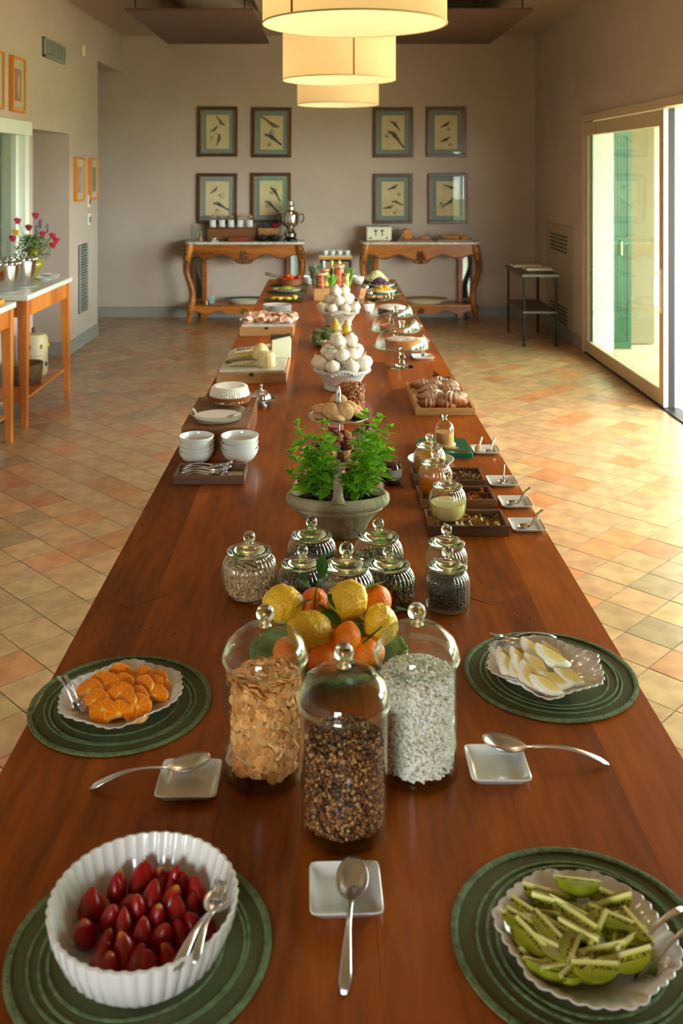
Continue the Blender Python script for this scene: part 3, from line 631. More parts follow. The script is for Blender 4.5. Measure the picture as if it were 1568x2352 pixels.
# ================================================================== CONSOLES
def console(cx, lab):
    t = thing('console_table', lab, 'console table', (cx, 11.93, 0), group='carved console tables')
    W2, dp = .74, .2                     # depth -dp..+dp around y
    # marble top with rounded front corners
    pl = [(-W2, dp)]; pl += [(-W2-.0, -dp+.09)]
    for k in range(7): a = PI+k*PI/12; pl.append((-W2+.1+.1*math.cos(a), -dp+.08+.1*math.sin(a)))
    for k in range(7): a = 1.5*PI+k*PI/12; pl.append((W2-.1+.1*math.cos(a), -dp+.08+.1*math.sin(a)))
    pl += [(W2, -dp+.09), (W2, dp)]
    B().prism(pl, .955, .985, 'XY').build('marble_top', marble_m, t, bevel=.006)
    # apron with scalloped lower edge
    def low(x):
        u = abs(x)/.66
        if u < .16: return .745+.02*(u/.16)**2-.03
        return .79-.035*math.cos((u-.16)/.84*2*PI*1.6)*(.8)+.01-.05*max(0, u-.8)*0
    N = 60; xs_ = [-.66+1.32*k/N for k in range(N+1)]
    for yy in (-dp+.02,):
        B().prism([(-.66, .955), (.66, .955)]+[(x, low(x)) for x in xs_[::-1]], yy, yy+.03).build('apron', console_m, t, angle=60)
        edge = [(x, yy-.004, low(x)+.004) for x in xs_]
        B().tube(edge, .008, 6).build('apron_moulding', carve_m, t)
    for s_ in (-1, 1):
        B().prism([(-dp+.05, .955), (dp, .955), (dp, .80), (0, .78), (-dp+.05, .80)], s_*.66-.012, s_*.66+.012, 'YZ').build('side_apron', console_m, t, smooth=False)
        # cabriole front leg
        cp = [(.66, .955, .045), (.675, .90, .055), (.70, .80, .05), (.715, .70, .042), (.712, .62, .036), (.685, .53, .034), (.652, .44, .036), (.635, .36, .038), (.64, .25, .042), (.66, .17, .05), (.668, .12, .044), (.672, .07, .034), (.68, .03, .034), (.69, 0, .03)]
        B().tube([(s_*x, -dp+.04+.0*z, z) for x, z, r in cp], [r for x, z, r in cp], 12, up=(0, 1, 0)).build('leg', console_m, t)
        cb_ = B()
        for k, (x, z, r) in enumerate(((.70, .86, .03), (.715, .80, .022), (.69, .74, .02), (.675, .2, .022), (.69, .04, .02), (.70, .02, .014))): cb_.ell((s_*(x+.005), -dp-.005, z), (r*.8, .018, r*1.3), 10, 6)
        cb_.tube([(s_*x+s_*.028, -dp+.0, z) for x, z, r in cp[1:11]], .009, 6)
        cb_.build('leg_carving', carve_m, t)
        B().box(s_*.53-.028, s_*.53+.028, dp-.06, dp, 0, .955).build('rear_post', console_m, t, smooth=False, bevel=.004)
        B().box(s_*.60-.05, s_*.60+.05, dp-.03, dp-.02, .25, .80).build('mirror_panel', pm('old_mirror', (120, 130, 120), rough=.12, metal=.9), t, smooth=False)
        B().box(s_*.665-.015, s_*.665+.015, dp-.04, dp, .2, .955).build('side_rail', carve_m, t, smooth=False)
    orn = B()
    for k in range(16):
        a = k*2.4; r = .012*math.sqrt(k)*1.0
        orn.ell((r*math.cos(a)*1.1, -dp+.01, .80+r*math.sin(a)*1.5), (.016, .018, .02), 8, 6)
    for s_ in (-1, 1):
        orn.tube([(s_*.03, -dp+.012, .78), (s_*.07, -dp+.01, .755), (s_*.11, -dp+.012, .76), (s_*.14, -dp+.014, .785)], [.014, .011, .008, .004], 8)
        orn.tube([(s_*.40, -dp+.012, .80), (s_*.42, -dp+.005, .775), (s_*.45, -dp+.012, .80)], [.005, .011, .004], 8)
    orn.build('ornament', carve_m, t)
    def low2(x): u = abs(x)/.64; return .118+.022*math.cos(u*2*PI*2.0)-(.03 if u < .12 else 0)
    B().prism([(-.64, .19), (.64, .19)]+[(x*.97, low2(x)) for x in xs_[::-1]], -dp+.02, -dp+.045).build('shelf_apron', console_m, t, angle=60)
    B().box(-.66, .66, -dp+.02, dp, .19, .212).build('shelf', console_m, t, smooth=False, bevel=.004)
    o2 = B()
    for k in range(9): a = k*2.4; r = .01*math.sqrt(k); o2.ell((r*math.cos(a)*1.3, -dp+.012, .135+r*math.sin(a)), (.013, .016, .014), 8, 6)
    o2.build('shelf_ornament', carve_m, t)
    for s_ in (-1, 1): B().box(s_*.53-.04, s_*.53+.04, dp-.07, dp, 0, .19).build('rear_foot', console_m, t, smooth=False)
    return t
console(-1.037, 'carved wooden console with marble top holding the tea jars and samovar')
console(1.128, 'carved wooden console with marble top holding the toaster and breads')
CZ = .985
def CX(px, Y=11.85): return (px-755)/2200*Y
# ---- left console things
o = B().box(-.3, .3, -.06, .06, 0, .155).build('wooden_riser', brownbox_m, None, (CX(532, 11.98), 11.98, CZ), bevel=.003); tag(o, 'long brown wooden riser under the five labelled tea jars', 'riser')
o = B().box(-.13, .13, -.06, .06, 0, .155).build('wooden_riser', oak_m, None, (CX(617, 11.98), 11.98, CZ), bevel=.003); tag(o, 'orange wooden riser holding the coloured teapots', 'riser')
tea = pm('dried_tea', (96, 80, 48), (60, 52, 36), rough=.9, scale=60); lab_m = pm('white_label', (222, 222, 222), rough=.7)
corkm = pm('cork', (196, 148, 104), (170, 120, 80), rough=.8, scale=60)
j0 = None
for k, px in enumerate((489, 509.7, 530.5, 551.5, 573.5)):
    lab = ('white labelled tea jar on the riser, first from the corridor end', 'white labelled tea jar second from the corridor end', 'white labelled tea jar in the middle of the five', 'white labelled tea jar second from the samovar end', 'white labelled tea jar nearest the teapots')[k]
    if not j0:
        j0 = thing('tea_jar', lab, 'jar', (CX(px, 11.97), 11.97, CZ+.155), group='labelled tea jars')
        B().lathe([(0, 0), (.043, 0), (.045, .01), (.045, .115), (.036, .13), (.036, .14)], 24).build('glass_body', glassj, j0)
        B().lathe([(0, .004), (.041, .004), (.041, .1), (0, .1)], 20).build('tea', tea, j0)
        B().lathe([(0, .135), (.036, .135), (.036, .155), (0, .157)], 20).build('lid', corkm, j0)
        B().grid(lambda u, v: (.0465*math.sin((u-.5)*2.0), -.0465*math.cos((u-.5)*2.0), .015+v*.09), 12, 1).build('label', lab_m, j0, solid=.001)
        B().ell((0, 0, .165), (.01, .01, .012)).build('knob', corkm, j0)
    else: dup(j0, (CX(px, 11.97), 11.97, CZ+.155), 0, lab)
def teapot(x, y, z, mat, lab, s_=1, hoop=True):
    t = thing('teapot', lab, 'teapot', (x, y, z), group='teapots on the console')
    B().lathe([(0, 0), (.035*s_, 0), (.062*s_, .018*s_), (.07*s_, .04*s_), (.06*s_, .065*s_), (.03*s_, .078*s_), (0, .08*s_)], 28).build('pot_body', mat, t)
    B().lathe([(0, .084*s_), (.03*s_, .078*s_), (0, .079*s_)], 20).build('lid', mat, t); B().ell((0, 0, .092*s_), .009*s_).build('knob', mat, t)
    B().tube([(.055*s_, 0, .035*s_), (.085*s_, 0, .055*s_), (.095*s_, 0, .075*s_)], [.012*s_, .009*s_, .007*s_]).build('spout', mat, t)
    if hoop: B().tube([(.05*s_*math.cos(a), 0, .07*s_+.065*s_*math.sin(a)) for a in [k*PI/12 for k in range(13)]], .0035).build('handle', black_metal, t)
castiron = pm('cast_iron', (22, 20, 19), rough=.4)
teapot(CX(602, 11.83), 11.84, CZ, castiron, 'black cast iron teapot nearest the copper box', 1.05)
teapot(CX(630, 11.83), 11.84, CZ, castiron, 'black cast iron teapot nearest the samovar', 1.05)
teapot(CX(611, 11.98), 11.98, CZ+.155, pm('blue_enamel', (48, 66, 76), rough=.3), 'small dark blue teapot on the orange riser', .75)
teapot(CX(632, 11.98), 11.98, CZ+.155, pm('red_enamel', (140, 24, 34), rough=.3), 'small red teapot on the orange riser', .8)
# samovar
t = thing('samovar', 'tall polished steel samovar with handles and tap on the marble console', 'samovar', (CX(667, 11.86), 11.86, CZ))
B().lathe([(0, 0), (.085, 0), (.085, .03), (.06, .045), (0, .045)], 32).build('base', black_metal, t)
B().lathe([(.055, .045), (.08, .06), (.085, .10), (.065, .13), (.05, .155), (.062, .175)], 40).build('lower_body', steel, t)
B().lathe([(.062, .175), (.10, .20), (.112, .24), (.115, .33), (.10, .37), (.05, .385)], 40).build('body', steel, t)
B().lathe([(.05, .385), (.06, .395), (.058, .42), (.04, .435), (.045, .45), (.045, .485), (.025, .5), (0, .503)], 32).build('crown', steel, t)
for s_ in (-1, 1): B().tube([(s_*.11, 0, .33), (s_*.15, 0, .34), (s_*.165, 0, .29), (s_*.145, 0, .24), (s_*.12, 0, .23)], .008).build('handle', black_metal, t)
B().tube([(0, -.07, .09), (0, -.1, .09), (0, -.105, .06)], .009).build('tap', steel, t); B().tube([(-.02, -.095, .11), (.02, -.095, .11)], .005).build('tap_handle', black_metal, t)
for a in range(4): B().ell((.08*math.cos(a*PI/2+.8), .08*math.sin(a*PI/2+.8), .01), (.014, .014, .01)).build('foot', steel, t)
# small things
t = thing('glass_cloche', 'tiny glass cloche on a white plate on the tea console', 'cloche', (CX(492, 11.82), 11.82, CZ))
B().lathe([(0, 0), (.05, 0), (.058, .01), (.05, .008), (0, .006)], 28).build('plate', porcelain, t)
B().lathe([(.038, .01), (.04, .04), (.034, .07), (.015, .088), (0, .09)], 28).build('dome', glassj, t); B().ell((0, 0, .1), .011).build('knob', glassk, t)
o = B().box(-.12, .12, -.05, .05, 0, .055).build('copper_box', pm('copper_box_red', (128, 60, 34), rough=.35, metal=.4), None, (CX(547, 11.83), 11.83, CZ), bevel=.004); tag(o, 'low reddish copper box in front of the tea jars', 'box')
for px, h, lab in ((441, .16, 'thin clear glass vase with dark stems on the tea console'), (458, .13, 'clear glass jar with pasta coloured biscuits on the tea console')):
    t = thing('glass_vase', lab, 'vase', (CX(px, 11.85), 11.85, CZ))
    r = .03 if px == 441 else .052
    B().lathe([(0, 0), (r, 0), (r, h)], 24).build('glass_body', glassj, t)
    if px == 441:
        for k in range(4): B().tube([(0, 0, .004), (.01*math.cos(k*1.7), .01*math.sin(k*1.7), .1), (.022*math.cos(k*1.7), .022*math.sin(k*1.7), .24-.02*k)], .003, 6).build('stem', pm('dry_stem', (70, 80, 56), rough=.8), t)
    else:
        b = B()
        for k in range(10): b.ell((.028*math.cos(k*1.9), .028*math.sin(k*1.9), .012+.004*k), (.016, .008, .006), rot=Euler((0, .3, k)).to_matrix())
        b.build('biscuit', pm('biscuit_gold', (206, 160, 80), rough=.8), t)
        B().lathe([(.054, h), (.03, h+.012), (0, h+.014)], 24).build('lid', glassj, t); B().ell((0, 0, h+.026), .012).build('knob', glassk, t)
# diffuser and oval trays on the shelves
t = thing('reed_diffuser', 'small pale blue bottle with reeds on the lower console shelf', 'diffuser', (CX(486.5, 11.85), 11.85, .2135))
B().box(-.03, .03, -.02, .02, 0, .085).build('bottle', pm('blue_bottle', (132, 178, 180), rough=.15), t, bevel=.006); B().lathe([(0, .085), (.012, .085), (.012, .105), (0, .105)], 14).build('collar', silver, t)
for k in range(5): B().tube([(0, 0, .1), (-.03+.008*k, .01*(k-2), .23)], .0018, 5).build('reed', corkm, t)
o = B().lathe([(0, 0), (.012, 0), (.012, .035), (0, .037)], 14).build('tea_light', steel, None, (CX(474, 11.8), 11.8, .212)); tag(o, 'tiny silver pot beside the reed diffuser', 'pot')
def oval(x, rimm_, lab):
    t = thing('oval_platter', lab, 'platter', (x, 11.9, .2135))
    B().lathe([(0, 0), (.2, 0), (.25, .03), (.29, .055), (.28, .058), (.24, .036), (.19, .012), (0, .01)], 56, sy=.55).build('dish', pm('cream_glaze', (214, 206, 178), rough=.25), t)
    B().lathe([(.252, .034), (.288, .0585), (.286, .061), (.24, .040)], 56, sy=.55).build('painted_rim', rimm_, t)
oval(CX(568, 11.9), pm('teal_rim', (28, 60, 60), rough=.3), 'oval cream platter with dark teal rim on the lower console shelf')
oval(CX(975, 11.9), pm('ochre_rim', (130, 96, 34), rough=.3), 'oval cream platter with ochre rim on the lower console shelf')
# ---- right console things
cream_en = pm('cream_enamel', (222, 218, 196), rough=.25)
t = thing('toaster', 'cream four-slot toaster on the marble console', 'toaster', (CX(869, 11.9), 11.9, CZ))
B().box(-.155, .155, -.11, .11, .01, .185).build('body', cream_en, t, bevel=.02, bseg=4)
B().box(-.15, .15, -.1, .1, 0, .012).build('base', steel, t, smooth=False)
for y in (-.05, .05):
    for x in (-.07, .07): B().box(x-.06, x+.06, y-.012, y+.012, .18, .188).build('slot', dk, t, smooth=False)
B().box(-.14, .14, -.09, .09, .184, .186).build('top_plate', steel, t, smooth=False)
for x in (-.04, .04):
    B().box(x-.006, x+.006, -.1125, -.108, .07, .15).build('lever_slot', dk, t, smooth=False); B().box(x-.022, x+.022, -.13, -.108, .128, .14).build('lever', dk, t, bevel=.003)
for x in (-.1, .1): B().lathe([(0, 0), (.014, 0), (.012, .015), (0, .016)], 16).build('dial', steel, t, (x, -.11, .045), (PI/2, 0, 0))
crust = pm('bread_crust', (160, 92, 38), (204, 142, 78), rough=.8, scale=25, bump=.3)
def board(px, w_, lab, y=11.86):
    o = B().box(-w_/2, w_/2, -.12, .12, 0, .03).build('bread_board', brownbox_m, None, (CX(px, y), y, CZ), bevel=.004); tag(o, lab, 'board'); return CZ+.03
z1 = board(950, .44, 'brown wooden board under the tall loaf'); z2 = board(1042, .44, 'brown wooden board under the long loaves')
o = B().box(-.07, .07, -.06, .06, 0, .015).build('wooden_board', corkm, None, (CX(880, 11.755), 11.75, CZ), bevel=.003); tag(o, 'thin pale wooden slat lying in front of the toaster', 'board')
def loaf(px, y, z, L, r, lab, mat=crust):
    o = B().grid(lambda u, v: ((u-.5)*L, r*1.0*math.cos(v*PI)*(1-(2*abs(u-.5))**5*.5), r*1.15*math.sin(v*PI)**.8*(1-(2*abs(u-.5))**6*.4)+.0), 20, 12)
    o = o.build('bread_loaf', mat, None, (CX(px, y), y, z), solid=0)
    o2 = o.data; return tag(o, lab, 'bread')
t = thing('bread_loaf', 'tall sliced loaf standing under a white cloth on the bread board', 'bread', (CX(936, 11.86), 11.86, z1))
B().prism([(-.05, 0), (.05, 0), (.055, .07), (.062, .1), (.04, .125), (-.04, .125), (-.062, .1), (-.055, .07)], -.07, .07).build('loaf', crust, t, bevel=.01)
B().prism([(-.045, .005), (.045, .005), (.05, .07), (.052, .1), (.035, .116), (-.035, .116), (-.052, .1), (-.05, .07)], -.075, -.0695).build('crumb', pm('bread_crumb', (196, 122, 58), rough=.9), t, smooth=False)
cloth = pm('white_cloth', (224, 218, 206), rough=.9)
o = B().grid(lambda u, v: ((u-.5)*.2, (v-.5)*.16, .13-.55*abs(u-.5)**1.6+.006*math.sin(v*9+u*5)), 18, 10).build('napkin', cloth, None, (CX(936, 11.86), 11.86, z1+.003), solid=.003); tag(o, 'white cloth draped over the tall loaf', 'napkin')
loaf(973, 11.86, z1, .15, .025, 'small flat loaf beside the tall loaf')
loaf(1040, 11.88, z2, .2, .045, 'long golden loaf on the end bread board'); loaf(1066, 11.82, z2, .1, .04, 'round brown loaf at the end of the bread board')
o = B().grid(lambda u, v: ((u-.5)*.12, (v-.5)*.2, .075-.055*abs(u-.35)*1.8+.004*math.sin(v*11)), 12, 12).build('napkin', cloth, None, (CX(1010, 11.84), 11.84, z2+.004), solid=.003); tag(o, 'pale cloth folded against the long golden loaf', 'napkin')

# ---- small cart by the back wall behind the table
t = thing('serving_trolley', 'small black framed trolley with ochre top by the back wall', 'trolley', (CX(770, 11.75), 11.75, 0))
B().box(-.205, .205, -.15, .15, .785, .82).build('top', pm('ochre_board', (196, 132, 30), rough=.5), t, smooth=False); B().box(-.2, .2, -.15, .15, .30, .32).build('shelf', black_metal, t, smooth=False)
B().box(-.2, .2, -.15, .15, .82, .828).build('cloth_runner', cloth, t, smooth=False)
B().box(-.19, .19, -.145, .145, .755, .785).build('rail', black_metal, t, smooth=False)
for x in (-.18, .18):
    for y in (-.13, .13): B().box(x-.012, x+.012, y-.012, y+.012, 0, .76).build('leg', black_metal, t, smooth=False)
o0 = None
for px, py in ((748, 11.7), (756, 11.8), (764, 11.7), (772, 11.78), (780, 11.7), (790, 11.78), (798, 11.7)):
    if not o0: o0 = B().lathe([(0, 0), (.02, 0), (.032, .03), (.035, .055), (.032, .055), (.028, .03), (0, .006)], 20).build('tea_cup', porcelain, None, (CX(px, py), py, .828)); tag(o0, 'white cup upright on the ochre topped trolley', 'cup', 'cups on the trolley')
    else: simple(o0, (CX(px, py), py, .828))

# ================================================================== BLACK SIDE TABLE (right)
rust = pm('rusty_board', (66, 52, 40), (92, 70, 50), rough=.45, scale=8)
t = thing('side_table', 'narrow black iron side table with rusty board top by the wall', 'side table', (2.24, 10.62, 0))
B().box(-.2, .2, -.5, .47, .735, .765).build('top', rust, t, bevel=.004)
B().box(-.185, .185, -.48, .45, .35, .37).build('shelf', rust, t, bevel=.003)
for x in (-.17, .17):
    for y in (-.46, .43): B().tube([(x, y, 0), (x, y, .006), (x, y, .012), (x, y, .735)], [.02, .02, .013, .013], 10).build('leg', black_metal, t)
for px, py, w_, z, c, lab in ((1207, 612, .16, .025, (176, 166, 146), 'grey covered book at the back of the black side table'), (1233, 619, .14, .02, (214, 206, 170), 'cream magazine at the front of the black side table')):
    x, y, _ = W(px, py, .765)
    t = thing('book', lab, 'book', (x, y, .765), .05)
    B().box(-w_, w_, -.11, .11, .003, z).build('pages', cream_paper, t, smooth=False)
    B().box(-w_-.003, w_+.003, -.113, .113, z, z+.003).build('cover', pm('cover_%d' % c[0], c, rough=.5), t, smooth=False); B().box(-w_-.003, w_+.003, -.113, .113, 0, .003).build('cover', pm('cover_%d' % c[0], c), t, smooth=False)

# ================================================================== WHITE TOPPED COUNTER TABLES (left)
topw = pm('counter_top', (206, 206, 196), rough=.35)
def counter(x0, x1, y0, y1, lab, shelf=True):
    t = thing('counter_table', lab, 'table', ((x0+x1)/2, (y0+y1)/2, 0), group='white topped wall tables')
    a, b_ = (x1-x0)/2, (y1-y0)/2
    B().box(-a-.01, a+.012, -b_-.02, b_+.02, .925, .963).build('top', topw, t, bevel=.004)
    for q in ((a-.035, a-.012, -b_+.02, b_-.02), (-a+.012, -a+.035, -b_+.02, b_-.02), (-a+.02, a-.02, -b_+.012, -b_+.035), (-a+.02, a-.02, b_-.035, b_-.012)): B().box(*q, .8, .925).build('rail', cherry_m, t, smooth=False)
    for sx in (-1, 1):
        for sy in (-1, 1):
            x, y = sx*(a-.035), sy*(b_-.035); h = .035; q = .02
            B().add([(x-q+sx*.012, y-q+sy*.012, 0), (x+q+sx*.012, y-q+sy*.012, 0), (x+q+sx*.012, y+q+sy*.012, 0), (x-q+sx*.012, y+q+sy*.012, 0), (x-h, y-h, .8), (x+h, y-h, .8), (x+h, y+h, .8), (x-h, y+h, .8), (x-h, y-h, .925), (x+h, y-h, .925), (x+h, y+h, .925), (x-h, y+h, .925)],
                    [(0, 3, 2, 1), (8, 9, 10, 11)]+[(i, (i+1) % 4, 4+(i+1) % 4, 4+i) for i in range(4)]+[(4+i, 4+(i+1) % 4, 8+(i+1) % 4, 8+i) for i in range(4)]).build('leg', cherry_m, t, smooth=False, bevel=.002)
    B().box(-a+.04, a-.04, -b_+.05, b_-.05, .175, .195).build('shelf', cherry_m, t, smooth=False)
    return t
counter(-2.60, -2.19, 6.95, 8.12, 'white topped wooden wall table holding the ice bucket and flowers')
counter(-2.60, -2.17, 5.3, 6.6, 'white topped wooden wall table, nearest and mostly cut off')
zt = .963
o = B().box(-.17, .17, -.25, .25, 0, .03).build('wooden_tray', pm('ochre_tray', (206, 146, 44), rough=.5), None, (-2.385, 6.3, zt), bevel=.004); tag(o, 'shallow ochre tray on the nearer white topped table', 'tray')
o = B().box(-.12, .12, -.2, .2, 0, .006).build('napkin', cloth, None, (-2.38, 6.3, zt+.03), smooth=False); tag(o, 'folded white napkin lying on the ochre tray', 'napkin')
def bucket(x, y, lab):
    t = thing('ice_bucket', lab, 'ice bucket', (x, y, zt), group='silver ice buckets')
    B().lathe([(0, 0), (.13, 0), (.145, .008), (.13, .01), (0, .008)], 40).build('plate', porcelain, t)
    B().lathe([(0, .012), (.098, .012), (.103, .02), (.125, .2), (.12, .2), (.098, .025), (0, .02)], 48).build('bucket', steel, t)
    for k in range(18):
        a = 2*PI*k/18; B().ell((.125*math.cos(a), .125*math.sin(a), .213), .016, 12, 8).build('rim_bead', steel, t)
bucket(-2.42, 7.5, 'silver ice bucket with beaded rim in front of the amber vase')
bucket(-2.44, 7.16, 'silver ice bucket with beaded rim cut by the photo edge')
amber = bpy.data.materials.new('amber_glass'); amber.use_nodes = True
ab = amber.node_tree.nodes['Principled BSDF']; ab.inputs['Base Color'].default_value = lin((150, 136, 52)); ab.inputs['Roughness'].default_value = .08; ab.inputs['Alpha'].default_value = .75
t = thing('glass_vase', 'amber green glass vase holding red and purple flowers', 'vase', (-2.42, 7.83, zt))
B().lathe([(0, 0), (.06, 0), (.062, .012), (.03, .03), (.05, .06), (.088, .12), (.085, .16), (.05, .2), (.045, .235), (.068, .265), (.064, .265), (.04, .235), (.045, .2), (.078, .16), (.08, .12), (.04, .06), (0, .05)], 40).build('vase_body', amber, t)
R2 = random.Random(21)
redf = pm('red_petals', (170, 34, 60), (200, 70, 90), rough=.6, scale=60); yel = pm('yellow_petals', (226, 186, 30), rough=.6); pur = pm('lavender_petals', (92, 74, 120), rough=.7)
bou = thing('bouquet', 'mixed red, yellow and lavender garden flowers in the amber vase', 'flowers', (-2.42, 7.83, zt+.05))
heads = [(-28, -82, 'r'), (-12, -62, 'r'), (5, -95, 'r'), (-38, -50, 'y'), (-40, -35, 'r'), (0, -30, 'r'), (14, -68, 'p'), (22, -70, 'p'), (42, -40, 'r'), (50, -28, 'r'), (46, -15, 'r'), (30, -55, 'p'), (8, -52, 'p'), (20, -45, 'r'), (-20, -35, 'w'), (35, -30, 'g')]
for dx, dy, c in heads:
    k = 7.83/2200; ex, ez = dx*k, .2-dy*k*.85+.0; ey = R2.uniform(-.1, .1)
    B().tube([(0, 0, .0), (ex*.13, ey*.13, .17), (ex*.7, ey*.7, ez*.7+.04), (ex, ey, ez)], .0022, 5).build('stem', stem_m, bou)
    if c == 'g': continue
    b = B()
    if c == 'p':
        for q in range(9): b.ell((ex+R2.uniform(-.006, .006), ey+R2.uniform(-.006, .006), ez+q*.008-.02), (.007, .007, .007), 6, 4)
        b.build('lavender_spike', pur, bou)
    else:
        for q in range(11):
            a = q*2.4; r = .005*math.sqrt(q); b.ell((ex+1.5*r*math.cos(a), ey-.004, ez+1.5*r*math.sin(a)), (.012, .008, .012), 6, 4, rot=Euler((a, a, 0)).to_matrix())
        b.build('flower_head', {'r': redf, 'y': yel, 'w': porcelain}[c], bou)
b = B()
for q in range(260):
    a = R2.uniform(0, 6.28); r = R2.uniform(.01, .15); z = R2.uniform(.18, .34)-r*.35
    b.ell((r*math.cos(a), r*math.sin(a)*.8, z), (.022, .007, .002), 6, 4, rot=Euler((R2.uniform(-1, 1), R2.uniform(-1, 1), a)).to_matrix())
tag(b.build('foliage', pm('bouquet_leaf', (64, 92, 40), (100, 128, 60), rough=.6, scale=30), bou), kind='stuff')
p0 = None
for k in range(5):
    if k < 3: x, y, z = -2.33, 8.02, zt+k*.012
    else: x, y, z = -2.35, 7.86+.0, zt+(k-3)*.012
    if not p0:
        p0 = B().lathe([(0, 0), (.045, 0), (.075, .014), (.073, .016), (.043, .004), (0, .004)], 36).build('small_plate', porcelain, None, (x, y, z)); tag(p0, 'small white plate stacked behind the vase on the wall table', 'plate', 'small plates on the wall table')
    else: simple(p0, (x-.0, y, z), label=('small white plate stacked behind the vase on the wall table' if k < 3 else 'small white plate in the lower stack beside the vase'))
# things on its shelf
bd = pm('basket_bead', (120, 70, 56), (66, 42, 32), rough=.35, scale=40)
t = thing('beaded_basket', 'brown beaded basket on the lower shelf of the wall table', 'basket', (-2.40, 7.55, .198))
B().lathe([(0, 0), (.12, 0), (.135, .08), (.14, .15), (.13, .15), (.12, .08), (.1, .01), (0, .01)], 40).build('liner', pm('basket_liner', (120, 104, 44), rough=.8), t)
bb = B()
for r_ in range(11):
    for k in range(44):
        a = 2*PI*(k+.15*r_)/44; q = .127+.012*r_/10; bb.ell((q*math.cos(a), q*math.sin(a), .006+r_*.0145), (.0085, .0085, .0075), 6, 4)
tag(bb.build('bead', bd, t), kind='stuff')
t = thing('ceramic_jar', 'cream patterned ceramic jar standing behind the beaded basket', 'jar', (-2.42, 7.86, .196))
B().lathe([(0, 0), (.1, 0), (.11, .02), (.11, .15), (.105, .16), (.11, .165), (.11, .3), (.09, .33), (0, .34)], 36).build('jar_body', pm('cream_ceramic', (206, 196, 160), (190, 176, 136), rough=.4, scale=8), t)
for k in range(14):
    a = k*PI/7+.2; z = .09 if k % 2 else .24
    B().ell((.111*math.cos(a), .111*math.sin(a), z), (.012, .012, .02), 10, 6).build('painted_motif', ink[1] if k % 3 else yel, t)
B().ell((0, 0, .36), (.02, .02, .03)).build('lid_knob', ink[2], t)
# ================================================================== GENERIC TABLEWARE
def square_plate(x, y, s_, lab, rz=0, z=TZ, h=.014):
    def fn(u, v): pass
    b = B(); n = 64
    def ring(r, zz):
        out = []
        for k in range(n):
            a = 2*PI*k/n+PI/4; c, s = math.cos(a), math.sin(a); p = 14
            q = (abs(c)**p+abs(s)**p)**(-1/p); out.append((r*q*c, r*q*s, zz))
        return out
    R_ = [(s_*.36, 0), (s_*.40, .001), (s_*.5, h), (s_*.485, h+.001), (s_*.385, .004), (s_*.3, .0035)]
    vs = [(0, 0, 0)]; fs = []
    for r, zz in R_: vs += ring(r, zz)
    vs.append((0, 0, .0035)); L = len(R_)
    for k in range(n):
        k2 = (k+1) % n; fs.append((0, 1+k2, 1+k))
        for i in range(L-1): fs.append((1+i*n+k, 1+i*n+k2, 1+(i+1)*n+k2, 1+(i+1)*n+k))
        fs.append((1+(L-1)*n+k, 1+(L-1)*n+k2, len(vs)-1))
    b.add(vs, fs)
    return tag(b.build('square_plate', porcelain, None, (x, y, z), (0, 0, rz), angle=60), lab, 'plate')
def strip(prof, zf, nj=6):
    """loft: prof = [(x, halfwidth, dip)], zf(x)->z"""
    b = B(); rows = []
    def P(i, j):
        x, w_, d = prof[i]; q = (j-nj/2)/(nj/2); return (x, w_*q, zf(x)-d*(1-q*q))
    for i in range(len(prof)):
        for j in range(nj+1): rows.append(P(i, j))
    fs = [(i*(nj+1)+j, (i+1)*(nj+1)+j, (i+1)*(nj+1)+j+1, i*(nj+1)+j+1) for i in range(len(prof)-1) for j in range(nj)]
    return b.add(rows, fs)
def spoon_mesh(L=.21, bl=.075, bw=.024, dip=.012, arch=.012):
    zf = lambda x: arch*math.sin(PI*min(1, x/(L-bl)))*1.0 if x < L-bl else 0
    pr = []
    for k in range(11):
        x = (L-bl)*k/10; pr.append((x, (.0095-.006*min(1, x/(L-bl)*1.6)) if k > 1 else (.004, .0085)[k], -.0006))
    for k in range(1, 17):
        u = k/16; x = L-bl+bl*u; w_ = bw*math.sqrt(max(0.0, 1-((u-.52)/.5)**2)) if u > .02 else .004
        pr.append((x, max(.0006 if k == 16 else .0035, w_), dip*math.sin(PI*min(1, u*1.02))))
    return strip(pr, zf).build('spoon_tmp', silver, None, solid=.0016)
def fork_parts(L=.2, arch=.012):
    hd = .075
    zf = lambda x: arch*math.sin(PI*min(1, x/(L-hd))) if x < L-hd else .012*((x-(L-hd))/hd)**2
    pr = [((L-hd)*k/8, ((.004, .0085)[k] if k < 2 else .0095-.006*min(1, k/8*1.6)), -.0006) for k in range(9)]
    pr += [(L-hd+.008, .007, .001), (L-hd+.018, .0125, .003), (L-hd+.034, .0135, .003)]
    b = strip(pr, zf)
    for q in (-1.5, -.5, .5, 1.5):
        s_ = strip([(L-hd+.033, .0026, 0), (L-hd+.055, .0022, 0), (L, .0012, 0)], lambda x, q=q: zf(x), 2)
        b.add([(x, y+q*.0073, z-.002+abs(q)*.001) for x, y, z in s_.v], s_.f)
    return b.build('fork_tmp', silver, None, solid=.0016)
SP = spoon_mesh().data; _o = bpy.data.objects['spoon_tmp']; bpy.data.objects.remove(_o)
FK = fork_parts().data; _o = bpy.data.objects['fork_tmp']; bpy.data.objects.remove(_o)
